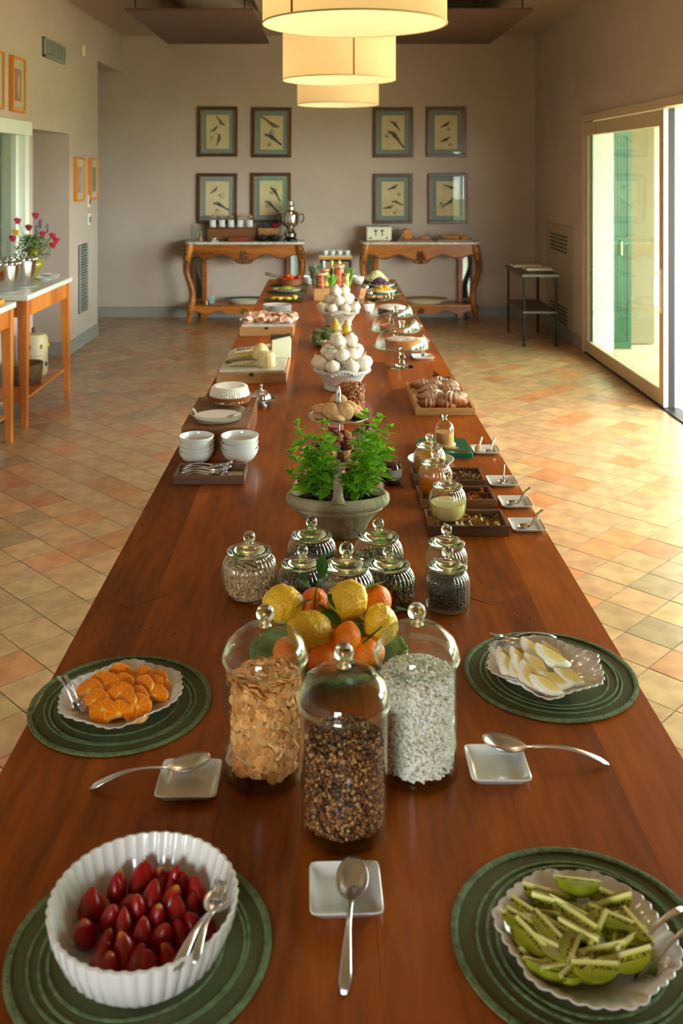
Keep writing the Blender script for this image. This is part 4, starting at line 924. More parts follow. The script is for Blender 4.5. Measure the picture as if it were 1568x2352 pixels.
def cutlery(kind, a, b_, lab, group=None, roll=0, cat=None, L0=None):
    """a = handle end, b_ = tip"""
    a, b_ = Vector(a), Vector(b_); d = b_-a; L = d.length; x = d.normalized(); up = Vector((0, 0, 1)); y = up.cross(x).normalized(); z = x.cross(y)
    m = Matrix((x, y, z)).transposed().to_4x4() @ Matrix.Rotation(roll, 4, 'X')
    s_ = L/(.21 if kind == 'spoon' else .2)
    o = link('serving_spoon' if kind == 'spoon' else 'serving_fork', SP if kind == 'spoon' else FK, silver, None, solid=.0018)
    o.matrix_world = Matrix.Translation(a) @ m @ Matrix.Scale(s_, 4)
    return tag(o, lab, cat or kind, group)
def placemat(x, y, lab, r=.185, z=TZ, rz=0):
    t = thing('placemat', lab, 'placemat', (x, y, z), rz, 'round green woven placemats')
    B().lathe([(0, 0), (r-.006, 0), (r-.004, .0022), (0, .0022)], 64).build('weave', woven, t)
    def ring(cx, cy, a, b_, w_, z_, ph=0, name='cord'):
        B().tube([(cx+a*math.cos(q), cy+b_*math.sin(q), z_) for q in [ph+2*PI*k/64 for k in range(64)]], w_, 6, closed=True, flat=.45).build(name, green_cord, t)
    ring(0, 0, r-.005, r-.005, .0058, .0032, name='rim')
    ring(0, .0, r*.83, r*.80, .0026, .003); ring(r*.02, -.005, r*.77, r*.75, .0026, .0032); ring(-.004, 0, r*.66, r*.64, .0026, .003)
    return t
# woven mat lets a little of the table through between its threads
woven = bpy.data.materials.new('woven_green_mat'); woven.use_nodes = True; n = woven.node_tree.nodes; l = woven.node_tree.links
b0 = n['Principled BSDF']; b0.inputs['Roughness'].default_value = .85; MATS['woven'] = woven
tcn = n.new('ShaderNodeTexCoord'); w1 = n.new('ShaderNodeTexWave'); w1.inputs['Scale'].default_value = 130; w1.bands_direction = 'X'; w2 = n.new('ShaderNodeTexWave'); w2.inputs['Scale'].default_value = 130; w2.bands_direction = 'Y'
for q in (w1, w2): l.new(tcn.outputs['Object'], q.inputs[0]); q.inputs['Distortion'].default_value = .8
mxm = n.new('ShaderNodeMath'); mxm.operation = 'MAXIMUM'; l.new(w1.outputs['Fac'], mxm.inputs[0]); l.new(w2.outputs['Fac'], mxm.inputs[1])
mr = n.new('ShaderNodeMapRange'); mr.inputs[1].default_value = .35; mr.inputs[2].default_value = .75; mr.inputs[3].default_value = .1; mr.inputs[4].default_value = .58; l.new(mxm.outputs[0], mr.inputs[0]); l.new(mr.outputs[0], b0.inputs['Alpha'])
crm = n.new('ShaderNodeValToRGB'); crm.color_ramp.elements[0].color = lin((62, 72, 38)); crm.color_ramp.elements[1].color = lin((110, 126, 80)); l.new(mxm.outputs[0], crm.inputs[0]); l.new(crm.outputs[0], b0.inputs['Base Color'])
MZ = TZ+.0045

def fluted_bowl(name, x, y, z, r, h, n, lab, foot=.6, mat=None, thick=.004, amp=.02, cat='bowl', group=None):
    rf = lambda a, i, q: q*(1+amp*(abs(math.sin(a*n/2))-.5)*min(1, max(0, (q/r-.3)*2)))
    pr = [(0, 0), (r*foot, 0), (r*foot*1.06, .004), (r*.86, h*.35), (r*.97, h*.75), (r, h), (r-thick, h+.001), (r*.93-thick, h*.7), (r*.80, h*.32), (r*foot*.9, .012), (0, .009)]
    return tag(B().lathe(pr, n*8, rf).build(name, mat or porcelain, None, (x, y, z), angle=80), lab, cat, group)
def catmull(pts, th):
    """periodic radius from polar control points"""
    pts = sorted(((math.atan2(y, x) % (2*PI)), math.hypot(x, y)) for x, y in pts); N = len(pts); th %= 2*PI
    for i in range(N):
        a0, r0 = pts[i-1]; a1, r1 = pts[i]
        lo = a0 if a0 <= a1 else a0-2*PI; t_ = th
        if not (lo <= t_ <= a1): t_ = th-2*PI
        if lo <= t_ <= a1:
            u = (t_-lo)/(a1-lo+1e-9); rm = pts[i-2][1]; rn = pts[(i+1) % N][1]
            return .5*((2*r0)+(-rm+r1)*u+(2*rm-5*r0+4*r1-rn)*u*u+(-rm+3*r0-3*r1+rn)*u**3)
    return pts[0][1]
def shell_dish(x, y, ctrl, h, lab, ns=34, z=MZ, k=1):
    n = ns*8; prf = [(0, 0, 0), (.5, 0, 0), (.56, .004, .1), (.82, h*.55, .7), (1, h, 1), (.985, h+.0015, 1), (.80, h*.62, .7), (.6, .011, .3), (.45, .008, 0), (0, .007, 0)]
    b = B(); rr = [catmull(ctrl, 2*PI*q/n)*k for q in range(n)]
    vs = []; rows = []
    for t_, zz, am in prf:
        if t_ == 0: rows.append([len(vs)]); vs.append((0, 0, zz)); continue
        row = []
        for q in range(n):
            a = 2*PI*q/n; fl = 1+.035*am*(abs(math.sin(a*ns/2))-.5); r = rr[q]*t_*fl; row.append(len(vs)); vs.append((r*math.cos(a), r*math.sin(a), zz+.003*am*math.sin(a*5+1)))
        rows.append(row)
    fs = []
    for a, c in zip(rows, rows[1:]):
        for q in range(n):
            q2 = (q+1) % n
            if len(a) == 1: fs.append((a[0], c[q2], c[q]))
            elif len(c) == 1: fs.append((a[q], a[q2], c[0]))
            else: fs.append((a[q], a[q2], c[q2], c[q]))
    b.add(vs, fs)
    return tag(b.build('shell_dish', dishw, None, (x, y, z), angle=80), lab, 'dish')

# ================================================================== FOREGROUND: strawberries
bx, by = -.257, 1.331
placemat(-.266, 1.354, 'round green woven placemat under the white fluted strawberry bowl', rz=.4)
fluted_bowl('fluted_bowl', bx, by, MZ, .130, .085, 44, 'large white fluted porcelain bowl filled with whole strawberries', foot=.62)
berry = bpy.data.materials.new('strawberry_skin'); berry.use_nodes = True; n = berry.node_tree.nodes; l = berry.node_tree.links; b0 = n['Principled BSDF']
b0.inputs['Roughness'].default_value = .28; b0.inputs['Subsurface Weight'].default_value = .08; b0.inputs['Subsurface Scale'].default_value = .005
tcn = n.new('ShaderNodeTexCoord'); sp_ = n.new('ShaderNodeSeparateXYZ'); l.new(tcn.outputs['Object'], sp_.inputs[0])
mrn = n.new('ShaderNodeMapRange'); mrn.inputs[1].default_value = -.02; mrn.inputs[2].default_value = .026; mrn.inputs[4].default_value = .78; l.new(sp_.outputs['Z'], mrn.inputs[0])
oi = n.new('ShaderNodeObjectInfo'); ad = n.new('ShaderNodeMath'); ad.operation = 'MULTIPLY_ADD'; ad.inputs[1].default_value = .22; l.new(oi.outputs['Random'], ad.inputs[0]); l.new(mrn.outputs[0], ad.inputs[2])
crr = n.new('ShaderNodeValToRGB'); l.new(ad.outputs[0], crr.inputs[0]); e = crr.color_ramp.elements; e[0].color = lin((128, 8, 10)); e[0].position = .0; e[1].color = lin((214, 160, 60)); e[1].position = 1.2; e.new(.86).color = lin((190, 26, 14))
e[1].color = lin((160, 14, 12)); e[2].color = lin((214, 150, 60)); e[1].position = .9; e[2].position = 1.0
vor = n.new('ShaderNodeTexVoronoi'); vor.inputs['Scale'].default_value = 230; l.new(tcn.outputs['Object'], vor.inputs[0])
mm = n.new('ShaderNodeMapRange'); mm.inputs[1].default_value = .0; mm.inputs[2].default_value = .35; l.new(vor.outputs['Distance'], mm.inputs[0])
bpn = n.new('ShaderNodeBump'); bpn.inputs['Strength'].default_value = .25; bpn.inputs['Distance'].default_value = .002; l.new(mm.outputs[0], bpn.inputs['Height']); l.new(bpn.outputs[0], b0.inputs['Normal']); l.new(crr.outputs[0], b0.inputs['Base Color'])
sb = [B().lathe([(0, -.017), (.0085*k, -.016), (.0125*k, -.009), (.0135*k, 0), (.0115*k, .01), (.0068*k, .019), (.0025, .0245), (0, .0255)], 20, lambda a, i, q, k=k: q*(1+.05*math.sin(2*a+k*9))).mesh('strawberry') for k in (1, 1.08, .92)]
SBP = [(910, 330), (1030, 400), (975, 355), (860, 425), (760, 400), (640, 440), (612, 385), (1080, 455), (930, 440), (700, 500), (445, 530), (565, 515), (825, 515), (930, 525), (1030, 530), (750, 575), (600, 605), (465, 655), (850, 610), (965, 590), (675, 665), (985, 670), (1060, 620), (570, 705), (775, 700), (880, 705), (925, 775), (680, 780), (1150, 650), (735, 810), (545, 800), (810, 805), (600, 825), (1120, 700), (800, 355)]
g = 'whole strawberries in the fluted bowl'
for k, (a, c) in enumerate(SBP):
    x, y, _ = W(a/2.376, 1880+c/2.376, TZ+.036)
    rr_ = math.hypot(x-bx, y-by)
    q = min(1, .088/max(rr_, .001)); x = bx+(x-bx)*q; y = by+(y-by)*q; rr_ *= q
    z = MZ+.031+max(0, rr_-.07)*.5+R.uniform(-.002, .004)+(.012 if rr_ < .05 else 0)
    o = link('strawberry', sb[k % 3], berry, None, (x, y, z), (R.uniform(-.45, .3), R.uniform(-.45, .45), R.uniform(0, 6)))
    s_ = 1.3 if k == 17 else R.uniform(1.0, 1.2); o.scale = (s_,)*3
    tag(o, 'big dark red strawberry alone at the edge of the heap' if k == 17 else 'small red hulled strawberry heaped in the white fluted bowl', 'strawberry', g)
z = TZ
cutlery('spoon', W(403, 2232, .865), W(522, 2030, .848), 'large silver spoon lying across the rim of the strawberry bowl')
cutlery('fork', W(446, 2212, .872), W(508, 2034, .868), 'silver serving fork resting on the spoon over the strawberries')

def clampd(x, y, cx, cy, ctrl, f):
    a = math.atan2(y-cy, x-cx); r = math.hypot(x-cx, y-cy); m_ = catmull(ctrl, a)*f
    return (x, y) if r <= m_ else (cx+(x-cx)*m_/r, cy+(y-cy)*m_/r)
# ================================================================== kiwi dish
KX, KY = .36, 1.335
placemat(.36, 1.363, 'round green woven placemat under the kiwi dish', rz=1.2)
ctrl = [(.234, 1.367), (.255, 1.395), (.285, 1.43), (.323, 1.456), (.36, 1.449), (.408, 1.444), (.456, 1.409), (.468, 1.356), (.480, 1.303), (.455, 1.265), (.4225, 1.236), (.395, 1.213), (.355, 1.215), (.304, 1.227), (.266, 1.248), (.2535, 1.288), (.24, 1.33)]
CT = [(x-KX, y-KY) for x, y in ctrl]
shell_dish(KX, KY, CT, .032, 'scalloped cream shell dish heaped with kiwi wedges')
kiwi_m = radial('kiwi_flesh', [(0, (226, 222, 150)), (.16, (214, 214, 130)), (.24, (160, 156, 48)), (.6, (134, 136, 28)), (.92, (112, 116, 20)), (1, (128, 132, 34))], scale=1/.0245, seeds=(.36, .1), rough=.22)
def kiwi(ang):
    b = B(); L, r = .034, .0245; nu, nv = 14, 6
    vs = []
    for i in range(nu+1):
        u = -1+2*i/nu; q = math.sqrt(max(0, 1-u*u*.97)); vs.append((u*L, 0, 0))
        for j in range(nv+1):
            a = -ang/2+ang*j/nv; vs.append((u*L, q*r*math.sin(a), q*r*math.cos(a)))
    m = nv+2; fs = []
    for i in range(nu):
        for j in range(1, nv+1): fs.append((i*m+j, i*m+j+1, (i+1)*m+j+1, (i+1)*m+j))
        fs.append((i*m, i*m+1, (i+1)*m+1, (i+1)*m)); fs.append((i*m, (i+1)*m, (i+1)*m+m-1, i*m+m-1))
    b.add(vs, fs); return b.mesh('kiwi_wedge', angle=50)
km = [kiwi(1.5), kiwi(1.9), kiwi(1.2)]
KP = [(745, 445, -30), (890, 420, 5), (1110, 430, -30), (760, 545, -5), (960, 530, 40), (620, 600, -42), (685, 570, -40), (500, 620, -25), (600, 720, -60), (850, 600, -50), (810, 690, -65), (915, 680, -80), (985, 640, -50), (1130, 640, -20), (1225, 590, -75), (1045, 760, 65), (1200, 725, -25), (1300, 690, -80), (1140, 750, 90), (780, 830, -70), (630, 855, -25), (900, 860, 80), (640, 925, -20), (1050, 850, 15), (810, 985, 0), (1005, 980, 10), (1215, 870, 20), (1225, 790, 60), (690, 800, -70), (740, 715, -80), (510, 690, -20), (560, 770, -70), (1180, 660, -10), (1100, 540, 0), (970, 900, 0), (700, 470, -20), (840, 520, -35), (590, 660, -50), (1050, 620, 30), (900, 760, -60), (720, 900, -10), (870, 930, 60), (1130, 850, 40), (640, 760, -45), (1000, 720, 50)]
for k, (a, c, an) in enumerate(KP):
    top = k in (2, 24, 25, 26, 1)
    x, y, _ = W(1000+a/2.7606, 1880+c/2.7606, TZ+.04)
    x, y = clampd(x, y, KX, KY, CT, .66); an2 = math.radians(an)*1.0
    rr_ = math.hypot(x-KX, y-KY); z = MZ+.033+(.010 if k % 2 else 0)+max(0, .06-rr_)*.2
    if top: z += .01
    o = link('kiwi_wedge', km[k % 3], kiwi_m, None, (x, y, z), (R.uniform(2.2, 3.0)*(1 if k % 3 else -1), R.uniform(-.2, .2), an2*.8+R.uniform(-.15, .15)))
    tag(o, 'thick kiwi wedge propped on top of the heap, cut face outward' if k == 2 else 'green kiwi wedge with dark seeds in the scalloped dish', 'kiwi wedge', 'kiwi wedges in the shell dish')
cutlery('fork', W(1567, 2085, .84), W(1405, 2240, .80), 'silver serving fork lying in the kiwi dish')
cutlery('spoon', W(1590, 2125, .835), W(1462, 2262, .797), 'silver serving spoon beside the fork in the kiwi dish')

# ================================================================== orange dish
OX, OY = -.42, 1.95
placemat(-.428, 1.973, 'round green woven placemat under the sliced oranges, overhanging the table edge', rz=-.3)
oc = [(-.519, 1.862), (-.538, 1.91), (-.542, 1.972), (-.50, 2.02), (-.443, 2.075), (-.38, 2.055), (-.319, 2.032), (-.305, 1.985), (-.299, 1.941), (-.345, 1.875), (-.397, 1.822), (-.46, 1.84)]
shell_dish(OX, OY, [(x-OX, y-OY) for x, y in oc], .032, 'scalloped cream dish of orange slices with fork and spoon')
orange_fl = radial('orange_flesh', [(0, (250, 214, 140)), (.1, (250, 190, 80)), (.2, (240, 138, 10)), (.8, (236, 126, 4)), (.93, (244, 160, 40)), (1, (252, 206, 140))], axis='Z', scale=1/.030, seg=10, rough=.25, sss=.1)
def slice_mesh(name, r, t, a0=0, a1=2*PI, n=28, wob=.04):
    b = B(); full = a1-a0 > 6.2; pts = []
    for k in range(n+(0 if full else 1)):
        a = a0+(a1-a0)*k/n; q = r*(1+wob*math.sin(a*5)); pts.append((q*math.cos(a), q*math.sin(a)))
    N = len(pts); vs = [(0, 0, t/2), (0, 0, -t/2)]
    for f_, zz in ((.55, t/2), (.94, t/2), (1, t/2-.0015), (1, -t/2+.0015), (.94, -t/2), (.55, -t/2)): vs += [(x*f_, y*f_, zz) for x, y in pts]
    fs = []; M_ = N if full else N-1
    for k in range(M_):
        k2 = (k+1) % N
        fs.append((0, 2+k, 2+k2)); fs.append((1, 2+5*N+k2, 2+5*N+k))
        for i in range(5): fs.append((2+i*N+k, 2+(i+1)*N+k, 2+(i+1)*N+k2, 2+i*N+k2))
    if not full:
        for e_ in (0, N-1): fs.append(tuple([0]+[2+i*N+e_ for i in range(6)]+[1]))
    b.add(vs, fs); return b.mesh(name, angle=50)
osl = [slice_mesh('orange_slice', .029, .012), slice_mesh('orange_slice', .028, .014, 0, PI*1.1), slice_mesh('orange_slice', .027, .011)]
OP = [(730, 205), (900, 220), (1010, 250), (1075, 275), (505, 325), (640, 295), (740, 305), (560, 410), (740, 385), (890, 320), (1020, 370), (600, 480), (890, 465), (720, 540), (770, 430), (840, 390), (570, 265), (960, 300)]
for k, (a, c) in enumerate(OP):
    x, y, _ = W(40+a/3.136, 1480+c/3.136, TZ+.035)
    x, y = clampd(x, y, OX, OY, [(u-OX, v-OY) for u, v in oc], .57); rr_ = math.hypot(x-OX, y-OY); z = MZ+.022+max(0, .07-rr_)*.18+(k % 3)*.002
    tilt = -.55 if k else -.9
    o = link('orange_slice', osl[k % 3] if k else osl[0], orange_fl, None, (x, y, z), Euler((-tilt*.9+R.uniform(-.15, .15), R.uniform(-.25, .1), R.uniform(-.5, .3))))
    tag(o, 'round orange slice standing highest at the back of the dish' if k == 0 else 'peeled orange slice overlapping others in the scalloped dish', 'orange slice', 'orange slices in the shell dish')
cutlery('fork', W(147, 1549, .862), W(195, 1640, .800), 'silver fork leaning on the rim of the orange dish', roll=.2)
cutlery('spoon', W(131, 1552, .858), W(184, 1645, .795), 'silver spoon beside the fork on the orange dish rim')

# ================================================================== pomelo dish
GX, GY = .475, 2.09
placemat(.480, 2.083, 'round green woven placemat under the white citron slices', rz=2)
gc = [(1121, 1533), (1123, 1505), (1128, 1478), (1175, 1466), (1240, 1462), (1295, 1475), (1338, 1490), (1369, 1502.6), (1376.6, 1527), (1382.8, 1567), (1360, 1579), (1304.7, 1594.5), (1258.8, 1603.7), (1191, 1570), (1148.6, 1554.7)]
gcw = [W(a, c, TZ+.036)[:2] for a, c in gc]; GX = sum(p[0] for p in gcw)/len(gcw); GY = sum(p[1] for p in gcw)/len(gcw)
shell_dish(GX, GY, [(x-GX, y-GY) for x, y in gcw], .032, 'scalloped cream dish of thick white rinded citron slices')
pom = radial('citron_flesh', [(0, (224, 206, 150)), (.1, (204, 172, 92)), (.5, (212, 182, 104)), (.68, (222, 200, 130)), (.76, (240, 236, 214)), (1, (244, 242, 226))], axis='Z', seg=11, scale=1/.040, rough=.3, sss=.1)
psl = [slice_mesh('citron_slice', .040, .010, .2, PI*.85, 9, .03), slice_mesh('citron_slice', .038, .009, .3, PI*.8, 8, .03), slice_mesh('citron_slice', .041, .011, .1, PI*.95, 16, .03)]
GP = [(450, 300, -140), (570, 250, -110), (690, 255, -120), (850, 250, -130), (590, 340, -160), (460, 400, -150), (610, 385, -150), (710, 370, -120), (800, 310, -120), (820, 440, -115), (940, 420, -120), (650, 500, -150), (760, 480, -110), (550, 440, -160)]
for k, (a, c, an) in enumerate(GP):
    x, y, _ = W(1020+a/3.267, 1420+c/3.267, TZ+.04)
    x, y = clampd(x+.008, y+.012, GX, GY, [(u-GX, v-GY) for u, v in gcw], .56); rr_ = math.hypot(x-GX, y-GY); z = MZ+.030+max(0, .08-rr_)*.15+(k % 3)*.003
    o = link('citron_slice', psl[k % 3], pom, None, (x, y, z), (Matrix.Rotation(R.uniform(-.2, .2), 3, 'Z') @ Matrix.Rotation(.42+R.uniform(-.1, .15), 3, 'X') @ Matrix.Rotation(R.uniform(.0, .35), 3, 'Y') @ Matrix.Rotation(math.radians(an-90)+R.uniform(-.15, .15), 3, 'Z')).to_euler())
    tag(o, 'half slice of pale citron with thick white rind in the dish', 'citron slice', 'citron slices in the shell dish')
cutlery('fork', W(1272, 1461, .835), W(1124, 1463, .826), 'silver fork resting across the back of the citron dish', roll=.25)
cutlery('spoon', W(1277, 1464, .832), W(1150, 1473, .818), 'silver spoon under the fork on the citron dish')

# ================================================================== spoons on square plates
square_plate(-.249, 1.71, .109, 'white square saucer beside the cornflake jar, under a spoon')
cutlery('spoon', (-.4245, 1.695, TZ+.003), (-.2157, 1.74, TZ+.034), 'long silver spoon pointing away from the cornflake jar, on a saucer')
square_plate(.308, 1.754, .109, 'white square saucer beside the puffed rice jar, under a spoon')
cutlery('spoon', (.5155, 1.764, TZ+.003), (.2876, 1.796, TZ+.034), 'long silver spoon on the saucer beside the puffed rice jar')
square_plate(.025, 1.449, .109, 'white square saucer in front of the granola jar, under a spoon', .03)
cutlery('spoon', (.0205, 1.272, TZ+.003), (.038, 1.482, TZ+.036), 'long silver spoon pointing at the granola jar, on the front saucer')

# ================================================================== tall cereal jars
def tall_jar(x, y, lab):
    t = thing('apothecary_jar', lab, 'jar', (x, y, TZ), group='tall lidded glass jars')
    r = .073
    B().lathe([(r*.97, 0), (r, .004), (r, .20), (r+.001, .206)], 72).build('jar_body', glassj, t)
    B().lathe([(0, .001), (r*.93, .001), (r*.965, .006), (r*.95, .013), (0, .013)], 64).build('base', glassr, t)
    B().tube([((r+.0015)*math.cos(a*PI/36), (r+.0015)*math.sin(a*PI/36), .205) for a in range(72)], .0022, 6, closed=True).build('rim', glassr, t)
    B().lathe([(r+.0035, .203), (r+.004, .21), (r+.003, .225), (r-.006, .242), (r-.026, .257), (.03, .264), (.014, .266), (.010, .269)], 72).build('lid', glassj, t)
    B().tube([((r+.003)*math.cos(a*PI/36), (r+.003)*math.sin(a*PI/36), .2105) for a in range(72)], .003, 8, closed=True).build('lid_rim', glassr, t)
    b = B().lathe([(0, .266), (.012, .267), (.009, .271), (.009, .274)], 24); b.ell((0, 0, .2895), (.0168, .0168, .0165), 24, 16); b.build('knob', glassk, t)
    return t
def fill(name, x, y, lab, cat, core, r, z0, z1, mound, base, nsurf, ntop, scl, cols, mat, flatten, zoff=TZ, tz=None, slope=0):
    """stuff filling a jar: an inner core covered with real pieces"""
    mats = []; cc = []; rr = random.Random(hash(name) % 1000 if False else len(name)*7+int(x*1000))
    top = lambda q: z1+mound*(1-q*q)
    for k in range(nsurf):
        a = rr.uniform(0, 2*PI); z = rr.uniform(z0, z1); s_ = rr.uniform(.8, 1.25)
        m = T((r-.0015)*math.cos(a), (r-.0015)*math.sin(a), z) @ Matrix.Rotation(a, 4, 'Z') @ Matrix.Rotation(PI/2, 4, 'Y') @ Matrix.Rotation(rr.uniform(0, 6.28), 4, 'Z') @ Euler((rr.gauss(0, flatten), rr.gauss(0, flatten), 0)).to_matrix().to_4x4() @ S(*(scl*s_ if not hasattr(scl, '__len__') else [q*s_ for q in scl]))
        mats.append(m); c = cols[rr.randrange(len(cols))]; f_ = rr.uniform(.85, 1.1); cc.append(tuple(min(255, q*f_) for q in c))
    for k in range(ntop):
        q = math.sqrt(rr.random()); a = rr.uniform(0, 2*PI); s_ = rr.uniform(.8, 1.25)
        m = T((r-.003)*q*math.cos(a), (r-.003)*q*math.sin(a), top(q)+rr.uniform(-.003, .002)) @ Euler((rr.gauss(0, flatten*1.2), rr.gauss(0, flatten*1.2), rr.uniform(0, 6.28))).to_matrix().to_4x4() @ S(*[q_*s_ for q_ in scl])
        mats.append(m); c = cols[rr.randrange(len(cols))]; f_ = rr.uniform(.85, 1.1); cc.append(tuple(min(255, q_*f_) for q_ in c))
    bv, bf = base
    # the core
    prof = [(0, z0), (r-.004, z0), (r-.004, z1-.002)]+[((r-.004)*(1-k/6), top(1-k/6)-.003) for k in range(1, 6)]+[(0, top(0)-.003)]
    o = pieces(name, bv, bf, mats, cc, mat, None, (x, y, zoff))
    co = B().lathe(prof, 40).build('core', core, o, (0, 0, 0))
    return tag(o, lab, cat, kind='stuff')
def flake_base():
    vs = [(0, 0, .12)]; n_ = 10
    for k in range(n_): a = 2*PI*k/n_; q = 1+.10*math.sin(3*a+1); vs.append((q*math.cos(a), q*math.sin(a), -.12+.14*math.sin(2*a)))
    vs += [(x, y, z-.16) for x, y, z in vs[:]]
    m = n_+1; fs = [(0, 1+k, 1+(k+1) % n_) for k in range(n_)]+[(m, m+1+(k+1) % n_, m+1+k) for k in range(n_)]+[(1+k, m+1+k, m+1+(k+1) % n_, 1+(k+1) % n_) for k in range(n_)]
    return vs, fs
attr_m = pm('cereal_attr', (255, 255, 255), rough=.75, attr=True)
shiny_attr = pm('seed_attr', (255, 255, 255), rough=.4, attr=True)
core_c = pm('cornflake_core', (190, 126, 66), (160, 98, 44), rough=.9, scale=60)
tall_jar(-.116, 1.748, 'tall lidded glass jar full of golden cornflakes')
fill('cornflakes', -.116, 1.748, 'golden cornflakes filling the tall glass jar', 'cornflakes', core_c, .0612, .022, .172, .018, flake_base(), 800, 280, (.0102, .0088, .0085), [(236, 172, 100), (228, 158, 84), (242, 184, 116), (220, 148, 74)], attr_m, .27)
tall_jar(.0255, 1.605, 'tall lidded glass jar of dark granola, nearest of the three')
fill('granola', .0255, 1.605, 'dark toasted granola clusters in the nearest tall jar', 'granola', pm('granola_core', (84, 50, 22), (54, 30, 12), rough=.9, scale=80), .0655, .018, .148, .006, (ICO_V, ICO_F), 3600, 950, (.0042, .0030, .0026), [(134, 80, 30), (106, 58, 20), (170, 114, 54), (76, 42, 18), (190, 146, 88), (120, 70, 28), (58, 34, 18)], shiny_attr, .9)
tall_jar(.161, 1.753, 'tall lidded glass jar full of white puffed rice')
fill('puffed_rice', .161, 1.753, 'white puffed rice filling the tall glass jar', 'puffed rice', pm('rice_core', (226, 216, 192), rough=.9), .0655, .019, .178, .010, (ICO_V, ICO_F), 4600, 1300, (.0042, .0028, .0028), [(254, 248, 230), (255, 252, 240), (250, 238, 212)], attr_m, .8)

# ================================================================== citrus bowl
gleaf = pm('green_glazed', (40, 92, 56), (70, 130, 70), rough=.2, scale=12, bump=.3, bsc=60)
CBX, CBY = .0, 2.095
t = thing('leaf_bowl', 'green glazed leaf-edged bowl piled with lemons and oranges', 'bowl', (CBX, CBY, TZ))
B().lathe([(0, 0), (.07, 0), (.075, .005), (.12, .02), (.15, .046), (.146, .049), (.115, .026), (.07, .012), (0, .01)], 96, lambda a, i, q: q*(1+.02*math.sin(a*11)*(q > .1)), sx=1.12, sy=.86).build('bowl_body', gleaf, t)
rp_ = [(.168*math.cos(a), .128*math.sin(a), .048+.003*math.sin(a*26)) for a in [2*PI*k/156 for k in range(156)]]
B().tube(rp_, .006, 8, closed=True).build('rope_rim', gleaf, t)
def leafmesh(name, L, w_, curl=.2, serr=0, n=10, fold=.25):
    b = B()
    def fn(u, v):
        wd = w_*math.sin(PI*min(1, u*.98+.02)**.8)*(1+(serr*(((u*n*1.2) % 1)-.5) if 0 < u < 1 else 0)); q = (v-.5)*2
        return (u*L, q*wd, abs(q)*wd*fold-curl*L*u*u+.02*L*math.sin(u*18)*abs(q)*serr*3)
    b.grid(fn, n*2, 4); return b.mesh(name, angle=80)
lm = pm('lemon_peel', (228, 172, 18), (242, 200, 44), rough=.38, scale=8, bump=.6, bsc=120, sss=.05, coat=.1)
om = pm('orange_peel', (240, 116, 0), (248, 138, 8), rough=.46, scale=8, bump=.35, bsc=160, sss=.05)
def lemon(lab, px, py, z, r, L, rot, seed, mat=lm, name='lemon', cat='lemon', lump=.10):
    x, y, _ = W(px, py, TZ+z); b = B(); n_, m_ = 36, 26
    def fn(u, v):
        a = u*2*PI; ph = v*PI; s = math.sin(ph); c = -math.cos(ph)
        p = Vector((s*math.cos(a), s*math.sin(a), c)); k = 1+lump*noise.noise(p*2.6+Vector((seed, 0, 0)))+lump*.35*noise.noise(p*7+Vector((0, seed, 0)))
        tip = (.12*max(0, abs(c)-.9)/.1) if name == 'lemon' else -.06*max(0, abs(c)-.9)/.1
        return (p.x*r*k, p.y*r*k, p.z*(L*k)+math.copysign(tip*L, c))
    b.grid(fn, n_, m_, wrap=True)
    o = b.build(name, mat, None, (x, y, TZ+z), rot, angle=80); return tag(o, lab, cat, 'citrus fruit in the green bowl')
lemon('big lumpy lemon at the bowl edge nearest the oat jar', 648, 1387, .098, .042, .047, (1.3, .3, 1.1), 1)
lemon('lemon in the middle front directly behind the cornflake jar lid', 713, 1451, .094, .043, .05, (1.2, .2, -1.3), 2)
lemon('largest lumpy lemon on top of the pile below the tall middle jar', 798, 1381, .125, .044, .049, (.7, .3, .6), 3)
lemon('lemon resting against the puffed rice jar side of the bowl', 873, 1433, .092, .039, .049, (.5, .25, -.4), 4)
lemon('orange behind the topmost lemon with a bright green leaf', 864, 1380, .085, .036, .036, (.2, .2, 0), 5, om, 'orange', 'orange', .02)
lemon('tall oval orange standing in the middle front of the citrus', 797, 1467, .085, .030, .036, (.1, .2, .3), 6, om, 'orange', 'orange', .03)
lemon('orange low in front of the middle lemon', 742, 1518, .046, .038, .038, (1.2, .2, .3), 7, om, 'orange', 'orange', .02)
lemon('orange squeezed between the granola and rice jars', 840, 1502, .052, .033, .033, (.3, .2, .3), 8, om, 'orange', 'orange', .04)
lemon('orange half hidden between two lemons at the back', 722, 1385, .078, .034, .034, (.3, .2, .3), 9, om, 'orange', 'orange', .02)
lemon('tiny kumquat sitting on top between two lemons', 727, 1369, .118, .013, .018, (.9, .2, .3), 10, om, 'kumquat', 'kumquat', .02)
